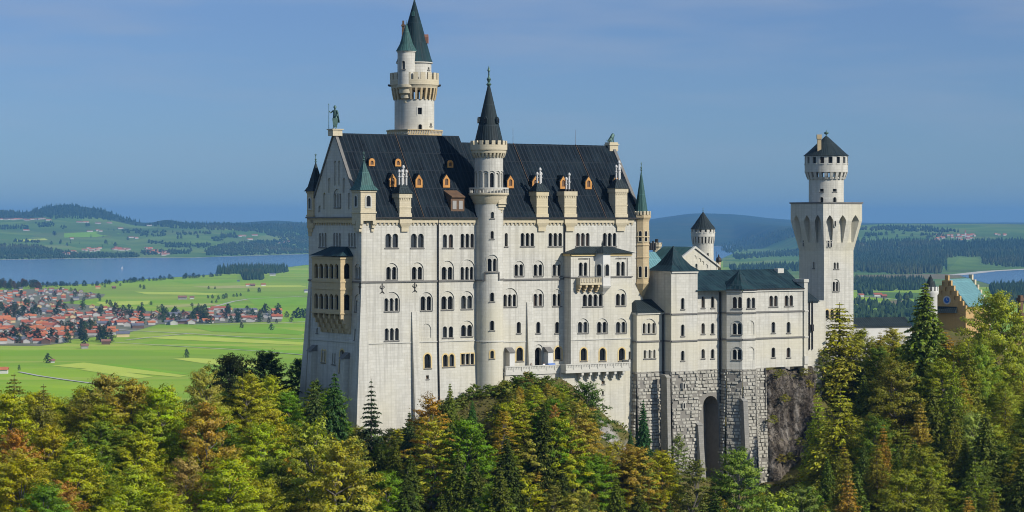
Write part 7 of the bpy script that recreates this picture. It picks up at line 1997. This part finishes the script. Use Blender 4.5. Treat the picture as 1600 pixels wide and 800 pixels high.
HERO = [
 ('thin_spruce', 580, 589, 470, (.022, .036, .014), 'slim dark spruce standing alone against the pale palace wall', 1.05, 0),
 ('spruce', 703, 596, 472, SPR, 'dark spruce top rising under the drainpipe of the palace wall', .95, 0),
 ('spruce', 523, 578, 458, (.036, .06, .016), 'tall green spruce in front of the shaded gable wall', 1.05, 1),
 ('spruce', 492, 590, 452, (.05, .068, .018), 'shorter dull green spruce beside the tall one at the gable', 1.1, 2),
 ('oak', 362, 556, 485, (.018, .026, .008), 'nearly black broad tree against the green fields', .78, 0),
 ('oak', 416, 550, 494, (.016, .026, .008), 'very dark round tree between fields and palace gable', .92, 1),
 ('oak', 466, 560, 500, DARK, 'dark tree tucked against the foot of the palace gable', .6, 0),
 ('larch', 22, 580, 452, (.105, .115, .018), 'olive green pointed tree at the forest edge below the orange roofed house', 1.25, 0),
 ('larch', 68, 597, 446, (.11, .115, .017), 'smaller olive pointed tree beside the larger one at the forest edge', 1.1, 1),
 ('beech', 165, 586, 452, BROWN, 'brownish round tree highest on the forest edge under the fields', 1.0, 0),
 ('beech', 205, 596, 446, (.20, .15, .018), 'golden brown beech next to the brownish round tree', 1.1, 1),
 ('beech', 318, 578, 455, (.21, .20, .03), 'pale yellow green tree beside the nearly black broad tree', .85, 2),
 ('beech', 320, 632, 434, (.34, .24, .03), 'golden topped beech below the pale yellow green tree', .8, 3),
 ('beech', 25, 674, 418, (.34, .17, .03), 'orange red beech crown near the bottom corner of the wood', .8, 4),
 ('beech', 100, 752, 396, (.36, .19, .035), 'bright orange beech in the lowest rows of the wood', .95, 5),
 ('beech', 290, 716, 404, (.36, .22, .06), 'pinkish tan beech half way down the wooded slope', .8, 0),
 ('beech', 250, 605, 442, OLIVE, 'olive beech on the forest edge under the striped field', 1.05, 4),
 ('airy', 672, 618, 458, (.30, .18, .02), 'orange and gold slender tree below the stair tower', 1.15, 0),
 ('airy', 676, 655, 450, (.24, .22, .02), 'yellow slender tree right under the orange one', 1.25, 1),
 ('spruce', 738, 622, 470, (.045, .085, .018), 'green spruce leaning on the knoll below the stair tower', 1.15, 3),
 ('spruce', 640, 640, 464, (.045, .07, .018), 'deep green spruce beside the orange slender tree', 1.0, 2),
 ('beech', 485, 660, 420, (.20, .19, .02), 'yellow green beech in front of the gable spruces', .9, 2),
 ('beech', 530, 690, 410, (.22, .19, .02), 'golden green beech below the slim spruce', 1.0, 5),
 ('airy', 866, 630, 464, (.36, .22, .035), 'amber thin birch like tree on the knoll face', .8, 1),
 ('airy', 893, 655, 462, (.30, .19, .04), 'second amber thin tree lower on the knoll face', .7, 0),
 ('bush_tree', 915, 595, 487, (.05, .085, .016), 'dark green small tree at the terrace corner', .9, 0),
 ('bush_tree', 880, 600, 486, (.11, .12, .02), 'olive small tree on the knoll below the terrace', .8, 1),
 ('spruce', 1005, 622, 488, (.03, .062, .022), 'bluish green spruce in front of the rough stone base', .8, 0),
 ('spruce', 985, 668, 478, (.045, .085, .024), 'green spruce lower beside the bluish one', .95, 1),
 ('spruce', 930, 690, 470, (.035, .06, .02), 'dark spruce below the white retaining wall', .8, 2),
 ('airy', 1060, 678, 474, (.10, .12, .022), 'green slender tree under the arched opening', .9, 0),
 ('airy', 1085, 716, 466, (.085, .11, .02), 'leafy slender tree beside the arched opening', 1.0, 1),
 ('beech', 1152, 704, 470, (.095, .16, .02), 'fresh green tree before the buttressed stone base', .95, 1),
 ('bush_tree', 1215, 768, 452, (.20, .24, .025), 'lime yellow small tree under the bare rock face', .9, 2),
 ('bush_tree', 1255, 758, 470, (.10, .14, .025), 'soft green small tree at the foot of the rock face', 1.0, 0),
 ('larch', 1312, 470, 549, (.27, .22, .022), 'golden larch standing in front of the square tower', 1.9, 0),
 ('beech', 1345, 516, 560, (.17, .15, .02), 'olive gold beech between golden larch and long gallery', .9, 1),
 ('beech', 1395, 514, 566, (.20, .17, .022), 'yellowish beech right in front of the long gallery wall', .9, 3),
 ('beech', 1285, 545, 545, (.08, .085, .016), 'shaded green beech under the grey parapet wall', .9, 2),
 ('larch', 1375, 515, 556, (.22, .17, .022), 'yellow brown larch in front of the long gallery', 1.1, 1),
 ('larch', 1313, 604, 510, (.24, .25, .02), 'lime yellow larch on the slope beside the rock face', 1.6, 1),
 ('larch', 1278, 610, 516, (.24, .25, .02), 'narrow lime tree at the edge of the rock face', .9, 0),
 ('spruce', 1446, 438, 540, (.095, .108, .016), 'tallest dark spruce rising past the stepped gable', 1.5, 0),
 ('larch', 1478, 515, 545, (.33, .21, .024), 'golden orange tree right below the stepped gable clock', 1.7, 0),
 ('oak', 1558, 460, 562, (.185, .20, .018), 'broad bright yellow green tree in front of the turquoise roof', .82, 1),
 ('oak', 1530, 540, 535, (.13, .155, .018), 'broad green tree below the bright yellow green one', .62, 0),
 ('beech', 1598, 548, 566, (.32, .18, .04), 'orange tree before the red brick gate block', .75, 3),
 ('beech', 1575, 610, 525, (.17, .19, .02), 'yellow green tree under the dark railing', .8, 2),
 ('beech', 1520, 645, 500, (.16, .20, .04), 'pale lime rounded tree low on the gatehouse slope', .75, 4),
 ('spruce', 1350, 690, 490, (.06, .085, .016), 'green spruce low beside the lime larch', 1.0, 3),
 ('larch', 1490, 560, 520, (.13, .14, .014), 'olive larch in the middle of the gatehouse slope', 1.0, 1),
 ('larch', 1380, 658, 498, (.30, .17, .02), 'orange tinged young larch between two spruces', .7, 1),
 ('beech', 1400, 565, 525, (.11, .12, .012), 'shaded olive beech just beside the tallest spruce', 1.0, 2),
 ('spruce', 1345, 560, 545, (.045, .06, .014), 'dark spruce behind the golden larch', 1.1, 3),
]
for k_, px, yt, Y, c, lab, wd, va_ in HERO: hero(k_, px, yt, Y, c, lab, wd, va_)

# the rest of the forest: every tree its own thing, no higher than the canopy line of the photograph allows
PRO = [(-80, 600), (0, 592), (60, 602), (110, 612), (140, 600), (170, 592), (215, 600), (260, 606), (300, 606), (340, 600), (380, 585), (440, 585), (480, 590), (520, 600), (545, 650), (575, 672), (620, 665), (660, 640), (700, 640), (745, 640), (770, 636), (800, 600), (850, 590), (890, 600), (915, 622), (940, 678), (985, 690), (1030, 700), (1060, 710), (1100, 752), (1150, 745), (1190, 752), (1225, 782), (1258, 780), (1275, 640), (1300, 560), (1330, 530), (1370, 528), (1420, 530), (1460, 520), (1500, 520), (1545, 520), (1570, 590), (1600, 600), (1680, 590)]
PX_, PY_ = [p[0] for p in PRO], [p[1] for p in PRO]
rf_ = random.Random(23); made = []
def zone(px): return ('on the wooded slope under the valley fields' if px < 440 else 'on the slope below the palace gable and facade' if px < 780 else 'on the knoll and gully below the terrace' if px < 1010 else 'in the gully below the rough stone base' if px < 1270 else 'on the slope below the gatehouse and square tower')
cand = []
Y = 372.0
while Y < 575:
    x = -140 + rf_.uniform(0, 6)
    while x < 140:
        cand.append((x + rf_.uniform(-2.5, 2.5), Y + rf_.uniform(-3, 3))); x += 8.1
    Y += 7.9
cand.sort(key=lambda p: -p[1])
zc_all = hill_z(np.array([p[0] for p in cand]), np.array([p[1] for p in cand]))
for (x, Y), zg0 in zip(cand, zc_all):
    px = CX + FPX * x / Y
    if px < -130 or px > 1730: continue
    # stay off the buildings
    a, n = F.inv((x, Y))
    if -5 < a < LEN + 1 and n > -40 and n < (2.2 if a < 45 else 8): continue
    if LEN <= a < F.S(1262) + 12 and n > -30 and n < 13: continue
    if px > 1250 and Y > 577: continue
    if px < 470 and Y > 480: continue
    if px > 440 and px < 1250 and Y > 500: continue
    lim = np.interp(px, PX_, PY_)
    hmax = CAMZ - (lim + rf_.uniform(0, 26) - HY) / FPX * Y - zg0
    u = rf_.random()
    dens = .85 if 790 < px < 930 else 1.0
    if u > dens: continue
    v = rf_.random()
    if px < 440:
        if v < .10: kind, col, cn = 'spruce', SPRY, 'dull green spruce'
        elif v < .50: kind, col, cn = 'beech', OLIVE, 'olive beech'
        elif v < .70: kind, col, cn = 'beech', g(.10, .145, .012), 'green beech'
        elif v < .90: kind, col, cn = 'beech', g(.215, .22, .012), 'yellow green beech'
        elif v < .965: kind, col, cn = 'beech', g(.22, .18, .014), 'golden beech'
        else: kind, col, cn = 'beech', ORANGE, 'orange beech'
    elif px < 1270:
        if v < .46: kind, col, cn = 'spruce', SPR if rf_.random() < .5 else (.065, .09, .014), 'green spruce'
        elif v < .62: kind, col, cn = 'beech', GREEN, 'green beech'
        elif v < .80: kind, col, cn = 'bush_tree', OLIVE, 'olive young tree'
        elif v < .93: kind, col, cn = 'airy', g(.14, .15, .02), 'yellow green slender tree'
        else: kind, col, cn = 'airy', AMBER, 'amber slender tree'
    else:
        if v < .15: kind, col, cn = 'spruce', g(.085, .105, .014), 'dark spruce'
        elif v < .50: kind, col, cn = 'larch', g(.14, .14, .014), 'olive larch'
        elif v < .64: kind, col, cn = 'beech', g(.075, .10, .012), 'green beech'
        elif v < .90: kind, col, cn = 'beech', g(.17, .175, .012), 'yellow green beech'
        else: kind, col, cn = 'larch', g(.27, .19, .022), 'golden larch'
    hr = {'spruce': rf_.uniform(15, 24), 'beech': rf_.uniform(14, 20), 'bush_tree': rf_.uniform(7, 12), 'airy': rf_.uniform(11, 17), 'larch': rf_.uniform(15, 22)}[kind]
    h = min(hr, hmax)
    if h < 3.2: continue
    if h < hr * .55 and kind in ('spruce', 'beech', 'larch', 'airy'): kind, cn = ('bush_tree', 'low green young tree') if px < 1270 else ('bush_tree', 'low shaded young tree')
    if h < 4.4: kind, cn = 'shrub', 'low leafy shrub'
    if HY + (CAMZ - zg0 - h) / Y * FPX > 815: continue
    if any((x - q[0]) ** 2 + (Y - q[1]) ** 2 < 9 for q in hero.spots): continue
    lab = f"{cn} {zone(px)}"
    tree(kind, (x, Y, zg0 - .3), h, col, lab, lab, rf_.uniform(.9, 1.12) * (1.3 if kind == 'spruce' else 1.0))
    made.append(h)
for i in range(120):
    px, Y = rf_.uniform(800, 1040), rf_.uniform(446, 490); p = ground(px, Y); a, n = F.inv((p.x, p.y))
    if n < 7.5: continue
    lim = np.interp(px, PX_, PY_) + rf_.uniform(0, 30); h = min(rf_.uniform(6, 15), CAMZ - (lim - HY) / FPX * Y - p.z)
    if h < 2.5: continue
    kind, cn, col = rf_.choice((('bush_tree', 'small green tree', GREEN), ('bush_tree', 'small olive tree', OLIVE), ('spruce', 'young spruce', SPR), ('airy', 'thin amber tree', AMBER), ('bush_tree', 'small yellow tree', g(.23, .18, .025))))
    lab = cn + ' on the steep gully side below the terrace'
    tree(kind, p - Vector((0, 0, .3)), h, col, lab, lab, 1.2 if kind == 'spruce' else 1.0)
for px in range(552, 792, 8):
    a = F.S(px + rf_.uniform(-3, 3), 3.5); n = rf_.uniform(3.0, 7.5); p = F.P(a, n, 0); p.z = float(hill_z(np.array([p.x]), np.array([p.y]))[0])
    lim = np.interp(px, PX_, PY_) + rf_.uniform(-4, 22); h = CAMZ - (lim - HY) / FPX * p.y - p.z
    if 572 < px < 592: continue
    if h < 2: kind, h, cn, col = 'shrub', 2.4, 'olive shrub', g(.10, .11, .02)
    elif h < 4.4: kind, cn, col = 'shrub', 'green shrub', g(.085, .10, .018)
    elif rf_.random() < .35 and h > 6: kind, cn, col = 'spruce', 'young spruce', SPR
    else: kind, cn, col = 'bush_tree', 'small leafy tree', rf_.choice((GREEN, OLIVE, g(.17, .15, .02)))
    lab = cn + ' at the very foot of the palace wall'
    tree(kind, (p.x, p.y, p.z - .3), h, col, lab, lab, 1.15)
print('forest trees', len(made), 'heroes', len(HERO))
# shrubs on the knoll, at the wall foot and on rock ledges
for px, Y, h, c in [(792 + rf_.uniform(0, 130), 484 + rf_.uniform(-14, 9), rf_.uniform(1.6, 3.8), rf_.choice((g(.10, .115, .018), g(.13, .125, .02), g(.075, .10, .018), g(.17, .15, .03)))) for _ in range(110)] + [(640 + rf_.uniform(0, 130), 478 + rf_.uniform(-10, 5), rf_.uniform(1.2, 2.8), g(.11, .115, .02)) for _ in range(26)]:
    p = ground(px, Y); a, n = F.inv((p.x, p.y))
    if n < (3.4 if px > 788 else .8) and px < 890: p = F.P(a, 3.6 if px > 788 else 1.2 + rf_.uniform(0, 1), 0); p.z = float(hill_z(np.array([p.x]), np.array([p.y]))[0])
    tree('shrub', (p.x, p.y, p.z - .2), h, c, 'olive green shrub on the grassy knoll under the terrace and stair tower', 'shrubs on the knoll')
for px, py, n in ((1262, 581, NE + 2.0), (1222, 583, NE + 2.6), (1231, 622, NE + 2.8), (1212, 655, NE + 3.2), (1240, 713, NE + 3), (1225, 716, NE + 3), (1268, 600, NE + 1.5), (1255, 690, NE + 2.5)):
    a, z = F.ray(px, py, n); p = F.P(a, n - 1.0, z)
    tree('shrub', (p.x, p.y, p.z - .8), 1.6, g(.16, .15, .025), 'tuft of yellow green growth on a ledge of the rock face', 'tufts on the rock ledges', 1.1)

# low undergrowth over the open ground of the castle hill: one mass of leaves nobody could count
q_ = np.random.default_rng(9); N_ = 150000
ux, uy = q_.uniform(-75, 135, N_), q_.uniform(425, 575, N_)
cl = np.sin(ux / 2.3 + np.sin(uy / 3.1) * 2) * np.sin(uy / 2.7 + np.sin(ux / 4.3) * 2)
k_ = q_.random(N_) < .62 + .38 * cl
dx_, dy_ = ux - F.o[0], uy - F.o[1]; a_ = dx_ * F.u[0] + dy_ * F.u[1]; n_ = dx_ * F.n[0] + dy_ * F.n[1]
k_ &= ~((a_ > -6) & (a_ < LEN + 2) & (n_ < np.where(a_ < F.S(790), 1.0, np.where(a_ < 46, 3.1, 5.2)))); k_ &= ~((a_ >= LEN - 1) & (a_ < F.S(1262) + 2) & (n_ < 9))
ux, uy, cl = ux[k_], uy[k_], cl[k_]; uz = np.concatenate([hill_z(ux[i:i + 4000], uy[i:i + 4000]) for i in range(0, len(ux), 4000)])
M_ = len(ux); hgt = (.1 + .75 * np.clip(cl, 0, 1)) * q_.random(M_)
me = leaf_mesh('undergrowth', np.stack([ux, uy, uz + hgt], 1), np.stack([q_.normal(size=M_) * .6, q_.normal(size=M_) * .6, np.full(M_, .8)], 1), q_.uniform(.35, .75, M_), np.stack([q_.random(M_), np.clip(.5 + .4 * np.sin(ux / 9) + q_.normal(size=M_) * .2, 0, 1), q_.random(M_)], 1), 'leaves')
o = bpy.data.objects.new('undergrowth', me); COL.objects.link(o); o.color = (.15, .15, .026, 1); tag(o, 'low grass and undergrowth covering the castle hill', 'undergrowth', None, 'stuff')

# trees of the valley
def far(px, py, h, lab, group, kind='far_tree', col=GREEN, wide=1.0):
    return tree(kind, on_land(px, py) - Vector((0, 0, .4)), h, col, lab, group, wide)
FG = (.062, .10, .020)
for px, py, h, lab in ((74.5, 567.5, 13, 'lone round tree on the field beside the tiny hut'), (291.5, 559, 11.5, 'lone round tree in the middle of the striped green field'), (424, 516, 12, 'lone round tree at the field edge near the palace'), (377.5, 513, 11, 'lone olive tree beside the road near the car park'), (30, 579, 7, 'small grey green tree by the road above the forest')):
    far(px, py, h, lab, None, 'far_tree', FG if 'olive' not in lab else (.07, .075, .03), .85 if h > 8 else .7)
lab = 'dark green tree among the red roofs of the village'
for poly, n in (([(0, 480), (60, 478), (62, 500), (0, 502)], 26), ([(90, 505), (185, 515), (178, 536), (105, 538)], 34), ([(0, 455), (160, 455), (200, 500), (60, 500)], 34), ([(255, 492), (330, 490), (330, 508), (255, 508)], 26), ([(330, 486), (440, 484), (440, 504), (335, 505)], 30), ([(0, 520), (95, 520), (95, 540), (0, 540)], 14), ([(190, 488), (260, 486), (260, 505), (200, 510)], 14)):
    k = 0
    while k < n:
        px, py = rf_.uniform(min(p[0] for p in poly), max(p[0] for p in poly)), rf_.uniform(min(p[1] for p in poly), max(p[1] for p in poly))
        if not inside((px, py), poly): continue
        k += 1; sp = rf_.random() < .2
        l2 = lab if not sp else 'dark pointed spruce among the red roofs of the village'
        far(px, py, rf_.uniform(12, 22) if py > 480 else rf_.uniform(9, 15), l2, l2, 'far_spruce' if sp else 'far_tree', rf_.choice((FG, (.045, .075, .02), (.026, .046, .014), (.075, .075, .022))), rf_.uniform(.85, 1.1))
lab = 'bushy tree in the row along the near lake shore'
for px in np.arange(68, 345, 5.2):
    py = np.interp(px, [0, 60, 150, 200, 250, 310, 345], [446, 448, 446, 441, 437.5, 433.5, 431]) + rf_.uniform(-.4, .8)
    if rf_.random() < .16: continue
    far(px + rf_.uniform(-1.5, 1.5), py, rf_.uniform(9, 18), lab, lab, 'far_tree', (.035, .06, .022), 1.15)
lab = 'autumn tinted tree of the wood between village and lake'
for _ in range(40): far(rf_.uniform(-5, 64), rf_.uniform(446, 453), rf_.uniform(13, 22), lab, lab, 'far_tree', rf_.choice(((.045, .065, .02), (.08, .075, .02), (.035, .055, .018), (.12, .08, .02))), 1.1)
lab = 'small tree standing in the open meadows between village and lake'
for px, py in ((160, 446), (151, 449), (164, 449), (188, 447), (225, 452), (219, 450), (156, 470), (172, 477), (180, 477), (236, 477), (222, 479), (341, 468), (349, 467), (353, 466), (365, 464), (370, 463.5), (376, 463), (331, 474), (338, 473), (336, 452), (388, 456), (405, 457), (326, 452), (310, 479), (300, 479), (325, 466), (332, 466.5)):
    far(px, py, rf_.uniform(7, 13), lab, lab, 'far_tree', FG, 1.0)
lab = 'rounded tree beside the houses and road near the palace gable'
for px, py, h in ((466, 497, 20), (472, 496, 17), (459, 497, 14), (437, 495, 13), (448, 496, 12), (455, 503, 9), (432, 505, 8), (420, 505, 10), (477, 497, 18), (260, 489, 12), (221, 488, 13)):
    far(px, py, h, lab, lab, 'far_tree', (.03, .055, .016) if px > 462 else (.08, .085, .03), .95)
lab = 'small dark tree dotted over the far meadows beyond the lake'
for px, py in ((84, 367), (86, 368), (61, 379), (94, 381), (95, 379), (52, 377), (42, 379), (124, 381), (110, 380), (165, 381), (168, 382), (160, 386), (175, 381), (135, 354), (139, 354), (212, 353), (169, 360), (178, 361), (142, 371), (161, 371), (200, 375), (270, 364), (286, 364), (303, 367), (283, 373), (278, 374), (247, 358), (309, 372), (14, 382), (180, 385), (80, 382), (105, 384), (390, 384), (410, 384), (430, 382)):
    far(px, py, rf_.uniform(16, 26), lab, lab, rf_.choice(('far_tree', 'far_tree', 'far_spruce')), (.028, .05, .02), 1.0)
lab = 'dark tree on the meadows beyond the great forest'
for px, py in ((1402, 371), (1440, 370), (1358, 372), (1370, 373), (1385, 368), (1412, 367), (1425, 370), (1340, 377), (1350, 377), (1395, 366), (1450, 374), (1545, 377), (1520, 378), (1535, 378)):
    far(px, py, rf_.uniform(16, 26), lab, lab, 'far_tree', (.028, .05, .02), 1.1)
lab = 'spruce among the lower fields behind the gallery roof'
for px, py, h in ((1402, 484, 22), (1412, 488, 18), (1383, 508, 26), (1391, 512, 22), (1420, 480, 16), (1360, 482, 15), (1352, 478, 14), (1430, 492, 20)):
    far(px, py, h, lab, lab, 'far_spruce', (.026, .048, .016), .9)
